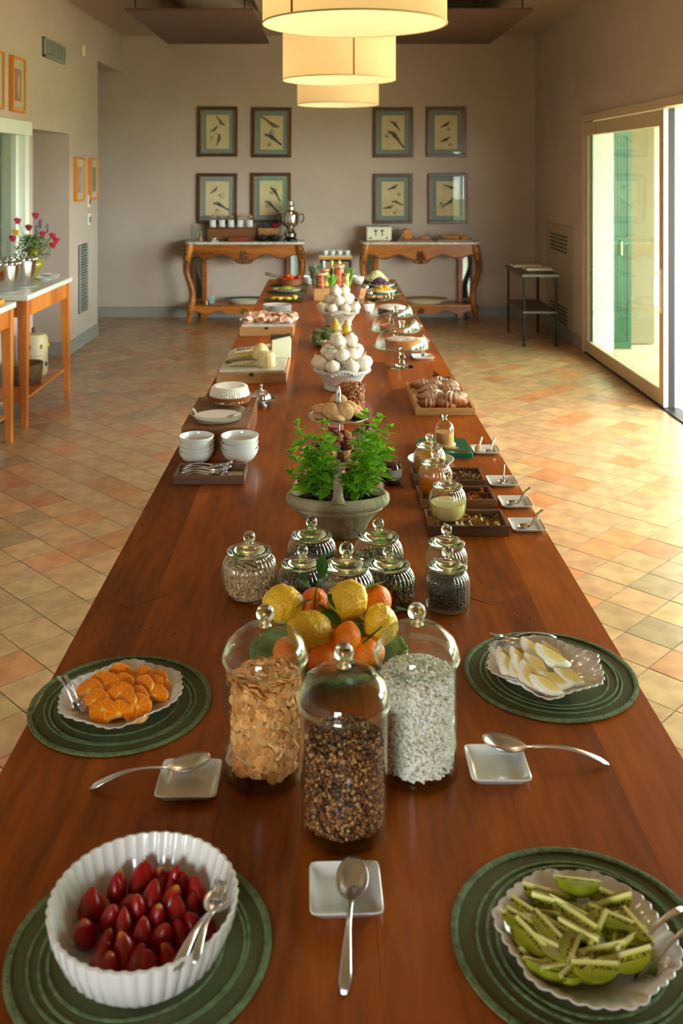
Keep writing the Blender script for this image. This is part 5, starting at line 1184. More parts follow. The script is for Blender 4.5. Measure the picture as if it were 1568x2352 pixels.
# hidden fruit that carries the pile
for k, (x, y) in enumerate(((-.09, 2.08), (.09, 2.08), (0, 2.14), (.0, 2.07))):
    o = B().ell((0, 0, 0), .032, 20, 14).build('orange', om, None, (x, y, TZ+.05)); tag(o, 'orange mostly buried under the lemons in the green bowl', 'orange', 'citrus fruit in the green bowl')
tw = thing('lemon_twig', 'leafy dark green citrus twig stuck in the fruit pile', 'twig', W(722, 1400, TZ+.12))
x0, y0, z0 = tw.location
def P_(px, py, z): x, y, _ = W(px, py, TZ+z); return (x-x0, y-y0, TZ+z-z0)
B().tube([P_(722, 1400, .12), P_(724, 1365, .145), P_(733, 1325, .17), P_(738, 1300, .19)], [.0022, .002, .0016, .001], 6).build('stem', dleaf_m, tw)
lf = leafmesh('leaf', .05, .0085, .15)
for px, py, z, rz, ry, s_ in ((735, 1320, .175, 1.3, -1.1, .9), (733, 1330, .17, .9, -.9, .8), (738, 1345, .16, .2, -.1, .9), (712, 1352, .15, 2.4, -.4, .8), (716, 1378, .135, 2.9, .4, .9), (730, 1392, .13, .3, .6, .9), (740, 1402, .125, -.3, .4, 1), (735, 1413, .12, -.8, .3, .8), (752, 1365, .15, -.4, .7, .9), (700, 1345, .15, 1.9, -.8, .6)):
    link('leaf', lf, dleaf_m, tw, P_(px, py, z), (R.uniform(-.4, .4), ry, rz)).scale = (s_*1.1, s_*1.7, s_)
x, y, z = W(840, 1352, TZ+.12); o = link('leaf', leafmesh('leaf', .055, .014, .05), leaf_m, None, (x-.004, y-.005, z), (-.5, -.25, .35)); tag(o, 'single bright green leaf on the orange at the back', 'leaf')
o = B().tube([W(832, 1478, TZ+.10), W(850, 1462, TZ+.112), W(878, 1438, TZ+.128)], [.003, .0024, .0014], 6).build('twig', dleaf_m); tag(o, 'short bare green twig lying over the lemon beside the rice jar', 'twig')
for px, py, z, rz, s_ in ((590, 1392, .05, 2.0, 1), (915, 1404, .05, .9, 1), (716, 1545, .030, -2.0, 1.2), (856, 1528, .03, -.9, 1.2)):
    x, y, _ = W(px, py, TZ+z); link('rim_leaf', lf, gleaf, t, (x-CBX, y-CBY, z+.004), (0, .25, rz)).scale = (s_, 2.0*s_, s_)

# ================================================================== ribbed jars
ribr = lambda n_, am: (lambda a, i, q: q*(1+am*(abs(math.cos(a*n_/2))-.6)) if 2 <= i <= 10 else q)
RJ = {}
def ribbed_jar(x, y, R0, H, lab, shape='round', z=TZ, group='ribbed glass storage jars'):
    t = thing('ribbed_jar', lab, 'jar', (x, y, z), group=group)
    key = (round(R0, 4), round(H, 4), shape)
    if key not in RJ:
        k = H
        if shape == 'round':
            pr = [(0, .002), (R0*.68, .002), (R0*.76, .006), (R0*.90, k*.12), (R0*.98, k*.25), (R0, k*.36), (R0*.98, k*.46), (R0*.91, k*.55), (R0*.80, k*.61), (R0*.72, k*.635), (R0*.72, k*.66), (R0*.76, k*.67)]
            lr = R0*.80
        else:
            pr = [(0, .002), (R0*.9, .002), (R0*.97, .006), (R0, k*.10), (R0, k*.2), (R0, k*.3), (R0, k*.42), (R0*.98, k*.5), (R0*.90, k*.56), (R0*.78, k*.60), (R0*.78, k*.65), (R0*.82, k*.66)]
            lr = R0*.88
        m1 = B().lathe(pr, 224, ribr(32, .06)).mesh('jar_body', angle=80)
        m2 = B().lathe([(0, k*.672), (lr*.74, k*.672), (lr*.97, k*.676), (lr*1.02, k*.69), (lr*.98, k*.706), (lr*.80, k*.715), (lr*.72, k*.74), (lr*.55, k*.77), (lr*.28, k*.79), (0, k*.798)], 64).mesh('lid', angle=80)
        kr = k*.095 if shape == 'round' else k*.085
        b = B().lathe([(0, k*.80), (kr*.8, k*.80), (kr*.55, k*.825), (kr*.6, k*.84)], 24)
        if shape == 'round': b.ell((0, 0, k-kr), (kr, kr, kr), 24, 16)
        else: b.lathe([(kr*.6, k*.84), (kr*1.05, k*.87), (kr*1.15, k*.91), (kr*1.1, k*.96), (kr*.7, k*.995), (0, k)], 24)
        m3 = b.mesh('knob', angle=80)
        m4 = B().tube([(lr*1.0*math.cos(a*PI/24), lr*1.0*math.sin(a*PI/24), k*.692) for a in range(48)], k*.012, 6, closed=True).mesh('lid_rim')
        RJ[key] = (m1, m2, m3, m4)
    m1, m2, m3, m4 = RJ[key]
    link('jar_body', m1, glassr, t); link('lid', m2, glassk, t); link('knob', m3, glassk, t); link('lid_rim', m4, glassr, t)
    return t
oat = [(206, 168, 120), (190, 150, 104), (222, 190, 146)]
def jarfill(name, x, y, R0, H, lev, lab, cat, col, scl, cols, ns, nt, base=(ICO_V, ICO_F), fl=.8, z=TZ, shape='round', mat=None):
    rr = random.Random(len(lab)); mats = []; cc = []
    def rad(zz):
        u = zz/H
        if shape != 'round': return R0*.95
        P = [(.0, .70), (.06, .80), (.12, .88), (.25, .96), (.36, .97), (.46, .95), (.55, .88), (.62, .76)]
        for (a, b_), (c, d) in zip(P, P[1:]):
            if u <= c: return R0*(b_+(d-b_)*(u-a)/(c-a))
        return R0*.7
    z0, z1 = .011, lev*H
    for k in range(ns+nt):
        s_ = rr.uniform(.8, 1.25)
        if k < ns: a = rr.uniform(0, 6.283); zz = rr.uniform(z0, z1); q = rad(zz)-.0062; m = T(q*math.cos(a), q*math.sin(a), zz) @ Matrix.Rotation(a, 4, 'Z') @ Matrix.Rotation(PI/2, 4, 'Y') @ Euler((rr.gauss(0, fl), rr.gauss(0, fl), rr.uniform(0, 6))).to_matrix().to_4x4()
        else: q = (rad(z1)-.008)*math.sqrt(rr.random()); a = rr.uniform(0, 6.283); m = T(q*math.cos(a), q*math.sin(a), z1+rr.uniform(-.001, .002)) @ Euler((rr.gauss(0, fl), rr.gauss(0, fl), rr.uniform(0, 6))).to_matrix().to_4x4()
        mats.append(m @ S(*[v*s_ for v in scl])); c = rr.choice(cols); f_ = rr.uniform(.85, 1.1); cc.append(tuple(min(255, v*f_) for v in c))
    o = pieces(name, base[0], base[1], mats, cc, mat or attr_m, None, (x, y, z))
    pr = [(0, z0)]+[(rad(z0+(z1-z0)*k/8)-.0085, z0+(z1-z0)*k/8) for k in range(9)]+[(0, z1)]
    B().lathe(pr, 40).build('core', col, o)
    return tag(o, lab, cat, kind='stuff')
A_ = (-.205, 2.475)
ribbed_jar(*A_, .0715, .165, 'ribbed glass jar of rolled oats standing apart from the cluster')
jarfill('rolled_oats', *A_, .0715, .165, .50, 'pale rolled oats in the ribbed jar standing apart', 'oats', pm('oat_core', (176, 138, 94), rough=.9), (.0042, .0036, .0009), oat, 1500, 380, fl=.7)
Bp = (-.046, 2.585); ribbed_jar(*Bp, .0675, .162, 'ribbed glass jar of dark raisins in front of the herb pot')
jarfill('raisins', *Bp, .0675, .162, .40, 'dark raisins in the ribbed jar near the herb pot', 'raisins', pm('raisin_core', (40, 26, 24), rough=.9), (.0055, .004, .0035), [(62, 38, 36), (46, 28, 28), (84, 52, 44)], 420, 120)
Cp = (.133, 2.575); ribbed_jar(*Cp, .0675, .162, 'ribbed glass jar of pale seeds in front of the herb pot')
jarfill('pumpkin_seeds', *Cp, .0675, .162, .38, 'pale green pumpkin seeds in the ribbed jar near the herb pot', 'seeds', pm('seed_core', (120, 116, 72), rough=.9), (.005, .003, .0012), [(150, 146, 92), (128, 132, 80), (176, 164, 110)], 600, 180)
Dp = (-.066, 2.42); ribbed_jar(*Dp, .0655, .150, 'ribbed glass jar of dried berries behind the leafy lemon')
jarfill('dried_berries', *Dp, .0655, .150, .42, 'dark dried berries in the jar behind the leafy lemon', 'dried fruit', pm('berry_core', (60, 34, 34), rough=.9), (.0055, .0045, .004), [(84, 46, 44), (60, 34, 40), (110, 70, 58)], 420, 120)
Fp = (.043, 2.338); ribbed_jar(*Fp, .0690, .190, 'tallest ribbed glass jar, centre of the cluster, behind the lemons')
jarfill('muesli', *Fp, .0690, .190, .42, 'beige muesli in the tallest ribbed jar', 'muesli', pm('muesli_core', (150, 112, 70), rough=.9), (.0042, .0036, .0014), oat+[(140, 96, 60), (100, 60, 44)], 1100, 300)
Ep = (.150, 2.415); ribbed_jar(*Ep, .0675, .150, 'ribbed glass jar of mixed green and brown seeds beside the orange')
jarfill('mixed_seeds', *Ep, .0675, .150, .50, 'mixed green pistachios and brown seeds in the ribbed jar', 'seeds', pm('mix_core', (80, 66, 40), rough=.9), (.0055, .0038, .0022), [(128, 128, 64), (96, 66, 40), (150, 110, 66), (70, 48, 34), (160, 150, 90)], 620, 180)
Gp = (.298, 2.405); ribbed_jar(*Gp, .054, .150, 'small straight ribbed glass jar of black chia seeds, front of the pair', 'straight')
jarfill('chia_seeds', *Gp, .054, .150, .30, 'tiny black chia seeds in the front small ribbed jar', 'seeds', pm('chia_core', (40, 36, 34), (70, 64, 58), rough=.8, scale=260, detail=2), (.0016, .0012, .0011), [(52, 46, 44), (34, 30, 30), (110, 100, 88)], 2600, 900, shape='straight')
Hp = (.314, 2.555); ribbed_jar(*Hp, .054, .150, 'small straight ribbed glass jar of sesame seeds, rear of the pair', 'straight')
jarfill('sesame_seeds', *Hp, .054, .150, .22, 'pale grey seeds in the rear small ribbed jar', 'seeds', pm('sesame_core', (130, 118, 100), (100, 88, 74), rough=.8, scale=260), (.0018, .0012, .0009), [(150, 136, 116), (120, 106, 90)], 1200, 500, shape='straight')
# ================================================================== HERB POT
potm = pm('stone_pot', (160, 150, 116), (112, 104, 76), rough=.85, scale=14, bump=.5, bsc=60, lo=.4, hi=.75)
soil = pm('soil', (22, 18, 15), (48, 38, 30), rough=1, scale=120, bump=1.0, bsc=120)
PX, PY = .027, 2.88
t = thing('herb_pot', 'grey stoneware basket pot with a bridge handle, planted with tall bushy mint', 'potted plant', (PX, PY, TZ))
el = dict(sx=1.0, sy=.60)
B().lathe([(0, 0), (.076, 0), (.080, .006), (.094, .04), (.112, .065), (.128, .078), (.136, .084), (.133, .088), (.141, .094), (.152, .098), (.156, .108), (.154, .122), (.146, .129), (.136, .129), (.130, .122), (.118, .10), (0, .10)], 72, c=(0, 0, 0), **el).build('pot', potm, t, angle=70)
b = B().grid(lambda u, v: ((u*2-1)*.125, (v*2-1)*.125*.6*math.sqrt(max(0, 1-(u*2-1)**2)), .108+.008*noise.noise(Vector((u*12, v*9, 0)))+.004*noise.noise(Vector((u*40, v*30, 3)))), 40, 20); b.build('soil', soil, t)
# bridge handle running front to back
B().tube([(0, -.088, .117), (0, -.07, .135), (0, -.045, .165), (0, -.02, .198), (0, .0, .205), (0, .02, .198), (0, .045, .165), (0, .07, .135), (0, .088, .117)], [.026, .016, .013, .013, .014, .013, .013, .016, .026], 14, flat=.55).build('bridge_handle', potm, t)
ml = [leafmesh('leaf', .034, .0105, .25, .22, 9), leafmesh('leaf', .028, .009, .35, .22, 8), leafmesh('leaf', .022, .0085, .15, .2, 7)]
rl = random.Random(5)
# stem tips as seen: (px, py, depth offset)
TIPS = [(706, 1060, .03), (758, 1010, .03), (850, 1000, .04), (868, 1035, -.06), (672, 1040, .03), (900, 1040, .0), (820, 1020, .03), (740, 1065, -.07), (683, 975, -.02), (745, 975, -.03), (720, 1010, .0), (700, 1040, -.04), (665, 1090, 0), (760, 1060, -.05), (838, 952, -.02), (873, 962, -.01), (896, 985, .01), (862, 1010, -.04), (890, 1040, .02), (812, 1060, -.03), (845, 1070, -.06), (730, 1085, -.06), (690, 1105, -.05), (880, 1085, -.04), (770, 1090, -.03), (790, 1100, -.045)]
nleaf = 0
for k, (px, py, dy) in enumerate(TIPS):
    Y = PY+dy; tip = Vector(((px-755)/2200*Y-PX, dy, 1.88-(py-388)*Y/2200-TZ))
    side = -1 if tip.x < 0 else 1
    root = Vector((side*rl.uniform(.035, .07), rl.uniform(-.025, .025), .108))
    mid = root.lerp(tip, .5)+Vector((rl.uniform(-.008, .008), rl.uniform(-.01, .01), .01))
    st = B().tube([root, root.lerp(mid, .5), mid, mid.lerp(tip, .5), tip], [.0018, .0018, .0016, .0014, .001], 6).build('stem', stem_m, t)
    L = (tip-root).length; nn = max(3, int(L/.0185))
    for q in range(1, nn+1):
        u = (q+.5)/(nn+.5); p = root.lerp(mid, u*2) if u < .5 else mid.lerp(tip, u*2-1)
        base_a = rl.uniform(0, 6.28) if q == 1 else base_a+PI/2+rl.uniform(-.3, .3)
        for s_ in (0, PI):
            m = ml[rl.randrange(3)] if u < .9 else ml[2]
            sc_ = rl.uniform(1.2, 1.7)*(1 if u < .95 else .8)
            o = link('leaf', m, leaf_m, st, p, (rl.uniform(-.4, .4), -.35-.5*(u > .93)+rl.uniform(-.35, .45), base_a+s_)); o.scale = (sc_,)*3; nleaf += 1
    for q in range(3):
        o = link('leaf', ml[2], leaf_m, st, tip, (0, -.9+rl.uniform(-.2, .3), base_a+1+q*2.1)); o.scale = (1.0,)*3

# ================================================================== TIERED STAND
SX, SY = .033, 3.27
t = thing('tiered_stand', 'three tier silver stand of biscuits behind the mint', 'cake stand', (SX, SY, TZ))
B().tube([(0, 0, 0), (0, 0, .31)], .0055, 12).build('pole', silver, t)
B().lathe([(.006, .30), (.009, .31), (.006, .318), (.009, .332), (.007, .345), (.003, .358), (0, .362)], 20).build('finial', silver, t)
for z_, r in ((.012, .155), (.127, .13), (.25, .103)):
    B().lathe([(0, z_), (r*.75, z_), (r, z_+.008), (r*.99, z_+.0095), (r*.74, z_+.002), (0, z_+.002)], 64).build('tier_plate', silver, t)
    tag(B().add([], []).tube([(r*math.cos(a*PI/32), r*math.sin(a*PI/32), z_+.0085) for a in range(64)], .0022, 6, closed=True).build('beaded_rim', silver, t))
for a in range(3): B().ell((.1*math.cos(a*2.1), .1*math.sin(a*2.1), .006), (.01, .01, .006)).build('foot', silver, t)
def pile(name, mesh, mat, spots, lab, cat, group, scale=1):
    for k, (x, y, z, rot) in enumerate(spots):
        o = link(name, mesh, mat, None, (x, y, z), rot); o.scale = (scale,)*3
        tag(o, lab[k] if isinstance(lab, list) else lab, cat, group)
cook = B().grid(lambda u, v: ((lambda a, ph: (lambda p, k: (p.x*.030*k, p.y*.030*k, p.z*.013*k))(Vector((math.sin(ph)*math.cos(a), math.sin(ph)*math.sin(a), -math.cos(ph))), 1+.10*noise.noise(Vector((3*math.sin(ph)*math.cos(a), 3*math.sin(ph)*math.sin(a), -3*math.cos(ph))))))(u*2*PI, v*PI)), 24, 14, wrap=True).mesh('almond_cookie', angle=80)
cookm = pm('cookie_crust', (212, 166, 116), (186, 134, 84), rough=.85, scale=40, bump=.5, bsc=70)
tz_ = TZ+.252
pile('almond_cookie', cook, cookm, [(SX-.060, SY-.028, tz_+.013, (0, .1, 0)), (SX-.062, SY-.025, tz_+.036, (.1, -.1, 1)), (SX-.026, SY-.05, tz_+.036, (.7, .1, 0)), (SX-.008, SY-.062, tz_+.014, (.2, 0, 2)), (SX+.022, SY-.045, tz_+.032, (1.0, .0, .3)), (SX+.062, SY-.012, tz_+.018, (.5, .3, 1)), (SX+.034, SY+.02, tz_+.034, (.3, -.2, 1)), (SX+.0, SY+.035, tz_+.05, (.5, 0, 0)), (SX-.03, SY+.05, tz_+.02, (.2, .1, 0)), (SX+.055, SY+.05, tz_+.016, (.1, .1, 0))],
     'round cracked almond biscuit on the top tier of the stand', 'biscuit', 'almond biscuits on the top tier')
amar = B().ell((0, 0, 0), (.021, .021, .015), 14, 10, bump=.25, seed=4).mesh('amaretto')
amm = pm('amaretto_crust', (160, 98, 50), (128, 74, 34), rough=.9, scale=120, bump=.6, bsc=200)
tz_ = TZ+.129; sp2 = []
for k in range(9): a = k*2*PI/9; sp2.append((SX+.082*math.cos(a), SY+.082*math.sin(a), tz_+.016, (rl.uniform(-.2, .2), 0, a)))
for k in range(5): a = k*2*PI/5+.5; sp2.append((SX+.045*math.cos(a), SY+.045*math.sin(a), tz_+.038, (rl.uniform(-.3, .3), 0, a)))
for k in range(3): a = k*2.1+.3; sp2.append((SX+.025*math.cos(a), SY+.025*math.sin(a), tz_+.062, (.2, .2, a)))
pile('amaretto', amar, amm, sp2, 'rough brown amaretto biscuit on the middle tier of the stand', 'biscuit', 'amaretti on the middle tier')
wal = B().ell((0, 0, 0), (.018, .016, .014), 12, 8, bump=.7, seed=9).mesh('walnut')
walm = pm('walnut_kernel', (170, 116, 70), (120, 74, 40), rough=.8, scale=60, bump=.6, bsc=90)
figm = pm('dried_red_fruit', (120, 24, 30), (80, 14, 22), rough=.5, scale=30)
tz_ = TZ+.014
for k in range(20):
    a = k*2*PI/20; o = link('walnut' if k % 5 else 'dried_fig', wal, walm if k % 5 else figm, None, (SX+.122*math.cos(a), SY+.122*math.sin(a), tz_+.019), (a, a*2, a))
    tag(o, 'shelled walnut on the bottom tier behind the pot' if k % 5 else 'dark red dried fruit on the bottom tier behind the pot', 'walnut' if k % 5 else 'dried fruit', 'nuts and fruit on the bottom tier')
# ---- label jar
t = thing('preserve_jar', 'small screw-lid jar of dark brown slices with a grey paper label beside the mint', 'jar', (.2175, 3.357, TZ))
B().lathe([(0, 0), (.034, 0), (.037, .004), (.037, .062), (.032, .07), (.032, .076)], 40).build('glass_body', glassj, t)
B().lathe([(.0335, .070), (.034, .084), (.031, .086), (0, .086)], 40).build('lid', pm('copper_lid', (150, 112, 84), rough=.3, metal=.7), t)
B().grid(lambda u, v: (.0375*math.sin((u-.28)*2.0), -.0375*math.cos((u-.28)*2.0), .016+v*.038), 16, 1).build('label', pm('grey_label', (150, 148, 132), rough=.8), t, solid=.0006)
ltx = B()
for i, (wd, z_) in enumerate(((.3, .048), (.5, .044), (.45, .040), (.55, .036), (.5, .032), (.3, .028))):
    ltx.grid(lambda u, v, wd=wd, z_=z_: (.0382*math.sin((u*wd+.04-.28)*2.0), -.0382*math.cos((u*wd+.04-.28)*2.0), z_+v*.0012), 8, 1)
ltx.build('label_lines', pm('label_print', (206, 204, 190), rough=.8), t)
bl = B()
for k in range(7): bl.grid(lambda u, v, k=k: (.0382*math.sin(-.42+k*.12+u*.07), -.0382*math.cos(-.42+k*.12+u*.07), .0195+v*.004), 2, 1)
bl.build('label_mark', MATS['label_print'], t)
pec = [(130, 76, 40), (104, 60, 32), (156, 98, 54)]
jarfill('dried_slices', .2175, 3.357, .036, .07, .85, 'dark brown dried slices inside the small screw-lid jar', 'dried fruit', pm('pecan_core', (70, 40, 22), rough=.9), (.008, .0045, .003), pec, 120, 30, shape='straight')
# ---- almond cylinder
t = thing('glass_cylinder', 'open glass cylinder heaped with brown almonds', 'jar', (.099, 4.3, TZ))
B().lathe([(0, .002), (.068, .002), (.0695, .006), (.0695, .132)], 56).build('glass_body', glassj, t); B().tube([(.0695*math.cos(a*PI/24), .0695*math.sin(a*PI/24), .132) for a in range(48)], .002, 6, closed=True).build('rim', glassr, t)
fill('almonds', .099, 4.3, 'brown whole almonds heaped in the open glass cylinder', 'almonds', pm('almond_core', (96, 50, 24), rough=.9), .058, .008, .125, .014, (ICO_V, ICO_F), 520, 170, (.0115, .0062, .0042), [(166, 98, 52), (146, 82, 42), (184, 116, 68)], attr_m, .5)
# ---- raspberry jam jar and dried flowers behind stand
t = thing('candle_glass', 'small glass of dark red jelly seen through the mint', 'glass', (.028, 3.9, TZ))
B().lathe([(0, 0), (.032, 0), (.034, .004), (.034, .09)], 36).build('glass_body', glassj, t); B().lathe([(0, .004), (.032, .004), (.032, .055), (0, .055)], 32).build('jelly', pm('red_jelly', (150, 16, 50), rough=.15), t)
o = B().ell((0, 0, 0), (.022, .018, .026), 14, 10, bump=.4, seed=3).build('dried_rose', figm, None, (.150, 3.8, TZ+.075)); tag(o, 'wrinkled dark red dried rose above the green artichoke', 'dried flower')
b = B()
for k in range(40): a = k*2.4; q = k/40; b.ell((.045*math.sqrt(1-q)*math.cos(a)*.9, .045*math.sqrt(1-q)*math.sin(a)*.9, .012+.055*q), (.016, .010, .004), 8, 5, rot=Euler((.5, .4, a)).to_matrix())
b.ell((0, 0, .03), (.04, .04, .03))
tag(b.build('artichoke', pm('pale_artichoke', (150, 156, 96), (112, 124, 70), rough=.6, scale=30), None, (.125, 3.82, TZ)), 'pale green artichoke half hidden behind the stand', 'artichoke')

# ================================================================== RIGHT SIDE: shadow boxes, syrup jars, spoon saucers
def tray_box(x0, x1, y0, y1, h, lab, mat=walnut_m, name='wooden_tray', glass=False, base=.004, cat='tray', group=None, liner=None, wt=.008):
    cx, cy = (x0+x1)/2, (y0+y1)/2; a, b_ = (x1-x0)/2, (y1-y0)/2
    t = thing(name, lab, cat, (cx, cy, TZ), group=group)
    B().box(-a+wt, a-wt, -b_+wt, b_-wt, 0, base).build('bottom', liner or mat, t, smooth=False)
    for q in ((-a, a, -b_, -b_+wt), (-a, a, b_-wt, b_), (-a, -a+wt, -b_+wt, b_-wt), (a-wt, a, -b_+wt, b_-wt)): B().box(*q, 0, h).build('side', mat, t, smooth=False, bevel=.0012)
    if glass: B().box(-a+wt, a-wt, -b_+wt, b_-wt, h-.008, h-.006).build('glass_top', glassf, t, smooth=False)
    return t
def peels(x0, x1, y0, y1, cols, lab, n_=60, kind=0, z0=.012):
    rr = random.Random(int(y0*100)); mats = []; cc = []
    vs = []; fs = []
    m = 7
    for i in range(m):
        a = i/(m-1)*2.4; r = 1.0; vs += [(r*math.sin(a), -.28+.1*(i % 2), r*(1-math.cos(a))*.5), (r*math.sin(a), .28-.08*(i % 2), r*(1-math.cos(a))*.5+.08)]
    for i in range(m-1): fs.append((2*i, 2*i+1, 2*i+3, 2*i+2))
    for k in range(n_):
        x, y = rr.uniform(x0, x1), rr.uniform(y0, y1); s_ = rr.uniform(.011, .019)
        mats.append(T(x-(x0+x1)/2, y-(y0+y1)/2, z0+rr.uniform(.001, .006)) @ Euler((rr.gauss(0, .5), rr.gauss(0, .4), rr.uniform(0, 6.28))).to_matrix().to_4x4() @ S(s_, s_, s_*.8))
        c = rr.choice(cols); cc.append(c)
    o = pieces('dried_peel', vs, fs, mats, cc, attr_m, None, ((x0+x1)/2, (y0+y1)/2, TZ)); tag(o, lab, 'dried peel', kind='stuff')
gB = 'glass topped wooden display boxes'
for (x0, x1, y0, y1, cols, l1, l2) in ((.298, .541, 2.867, 3.01, [(206, 160, 80), (186, 130, 62), (222, 186, 112)], 'walnut display box of yellow petals under the pale custard jar', 'dried yellow petals inside the nearest display box'),
                                   (.294, .5416, 3.095, 3.235, [(196, 96, 24), (170, 76, 20), (214, 126, 50)], 'walnut display box of orange peel under the orange jam jar', 'dried orange peel curls inside the middle display box'),
                                   (.290, .539, 3.288, 3.436, [(160, 116, 76), (128, 88, 56), (184, 144, 100)], 'walnut display box of brown shavings, farthest of the three', 'dried brown shavings inside the farthest display box')):
    tray_box(x0, x1, y0, y1, .031, l1, glass=True, base=.010, name='display_box', cat='box', group=gB, liner=pm('box_paper', (128, 96, 60), rough=.9))
    peels(x0+.02, x1-.02, y0+.02, y1-.02, cols, l2, 110)
def syrup(x, y, mat, lev, l1, l2, name, shape='round'):
    ribbed_jar(x, y, .056, .146, l1, 'round', TZ+.026, 'ribbed jars on the display boxes')
    R0, H = .0535, .146
    P = [(.02, .70), (.06, .80), (.12, .88), (.25, .97), (.36, .99), (.46, .97), (.55, .90), (.60, .80)]
    pr = [(0, .004)]+[(R0*b_, a*H) for a, b_ in P if a <= lev]+[(R0*(P[[i for i, (a, _) in enumerate(P) if a <= lev][-1]][1]), lev*H), (0, lev*H)]
    o = B().lathe(pr, 48).build(name, mat, None, (x, y, TZ+.0265)); tag(o, l2, name.replace('_', ' '))
syrup(.365, 2.945, pm('custard', (222, 200, 130), rough=.3, sss=.1), .34, 'ribbed jar of pale yellow custard on the nearest display box', 'pale yellow custard filling half the nearest ribbed jar', 'custard')
syrup(.3515, 3.17, pm('orange_jam', (214, 120, 8), (196, 98, 4), rough=.15, scale=90, sss=.1), .55, 'ribbed jar full of orange jam on the middle display box', 'bright orange jam filling the middle ribbed jar', 'jam')
syrup(.353, 3.365, pm('amber_jam', (206, 140, 16), (190, 116, 8), rough=.15, scale=60, sss=.1), .50, 'ribbed jar of amber jam on the farthest display box', 'amber jam in the farthest ribbed jar', 'jam')
o = B().lathe([(0, 0), (.04, 0), (.07, .012), (.086, .034), (.083, .035), (.066, .016), (0, .006)], 48).build('serving_bowl', porcelain, None, (.375, 3.53, TZ)); tag(o, 'low white bowl hidden behind the amber jam jar', 'bowl')
SPL = [('white square saucer nearest the viewer with a small curved spoon', .607, 2.94, .105), ('white square saucer second nearest with a small curved spoon', .6115, 3.143, .1), ('white square saucer with a spoon standing upright handle', .606, 3.353, .1)]
def little_spoon(x, y, ang, lab, s_=1, up=.5):
    b = B(); b.tube([(0, 0, 0)]*0+[(-.012, 0, .004), (-.03, 0, .006), (-.038, 0, .02), (-.052, 0, .033), (-.075, 0, .042)], [.0035, .0028, .0025, .003, .0045], 8)
    b.add(*(lambda g_: (g_.v, g_.f))(B().lathe([(0, .0005), (.009, .001), (.0145, .004), (.018, .0085), (.0165, .0085), (.013, .005), (.008, .0022), (0, .0018)], 24, sx=1.25)))
    o = b.build('small_spoon', steel, None, (x, y, TZ+.0045), (0, 0, ang)); o.scale = (s_,)*3; tag(o, lab, 'spoon', 'small curved spoons on saucers')
for k, (lab, x, y, s_) in enumerate(SPL):
    square_plate(x, y, .104, lab, h=.011)
little_spoon(.596, 2.92, PI+.55, 'small curved steel spoon on the nearest small saucer')
little_spoon(.600, 3.125, PI+.55, 'small curved steel spoon on the second nearest small saucer')
little_spoon(.606, 3.335, PI+1.35, 'small curved steel spoon on the third small saucer, handle toward the tray')
square_plate(.609, 3.73, .107, 'white square saucer holding the wooden honey dipper', h=.011)
little_spoon(.615, 3.70, PI+1.0, 'small curved steel spoon beside the honey dipper', .9)
t = thing('honey_dipper', 'pale wooden honey dipper on the white saucer', 'honey dipper', (.577, 3.705, TZ+.017), rot=(.35, .0, -.35))
dm = pm('dipper_wood', (206, 170, 132), rough=.6)
B().lathe([(0, -.016), (.008, -.014), (.0125, -.008), (.0095, -.007), (.0135, -.002), (.0105, -.001), (.0135, .004), (.0105, .005), (.012, .010), (.006, .015), (0, .016)], 24).build('head', dm, t, rot=(-PI/2, 0, 0)); B().tube([(0, .012, 0), (0, .075, 0)], [.004, .0055], 10).build('stick', dm, t)
# ---- green book with cloche
gb = pm('green_book_cover', (14, 78, 54), (26, 100, 72), rough=.3, scale=12)
t = thing('green_tile', 'glossy dark green ceramic tile slab under the glass bell', 'tile', (.4475, 3.737, TZ))
B().box(-.1, .1, -.102, .102, .0015, .0215).build('slab', gb, t, bevel=.003); B().box(-.098, .098, -.1, .1, 0, .003).build('underside', pm('pale_green_edge', (96, 132, 104), (60, 100, 80), rough=.7, scale=40), t, smooth=False)
o = B().tube([(.50, 3.70, TZ+.0225), (.47, 3.68, TZ+.025), (.54, 3.66, TZ+.0225)], .0014, 6); o.tube([(.42, 3.69, TZ+.0225), (.48, 3.67, TZ+.0235), (.53, 3.645, TZ+.0225)], .0014, 6)
tag(o.build('dried_stalk', pm('straw', (190, 140, 84), rough=.7)), 'thin dried straw stalks lying on the green slab', 'dried stalk')
t = thing('glass_cloche', 'glass bell with knob over a small pot of caramel spread', 'cloche', (.4517, 3.74, TZ+.0215))
B().lathe([(0, .0), (.042, 0), (.044, .006), (.038, .012), (0, .012)], 40).build('base', pm('caramel_base', (214, 172, 112), rough=.25), t)
B().lathe([(.037, .0125), (.037, .06), (.036, .07), (.030, .084), (.018, .095), (.008, .1), (.006, .104)], 48).build('dome', glassj, t); b = B().lathe([(0, .1), (.009, .1), (.006, .106)], 16); b.ell((0, 0, .114), (.0115, .0115, .009), 18, 12); b.build('knob', glassk, t)
o = B().lathe([(0, 0), (.033, 0), (.035, .01), (.034, .04), (0, .04)], 40).build('caramel_spread', pm('caramel', (206, 150, 84), rough=.3, sss=.1), None, (.4517, 3.74, TZ+.034)); tag(o, 'beige caramel spread under the glass bell', 'spread')
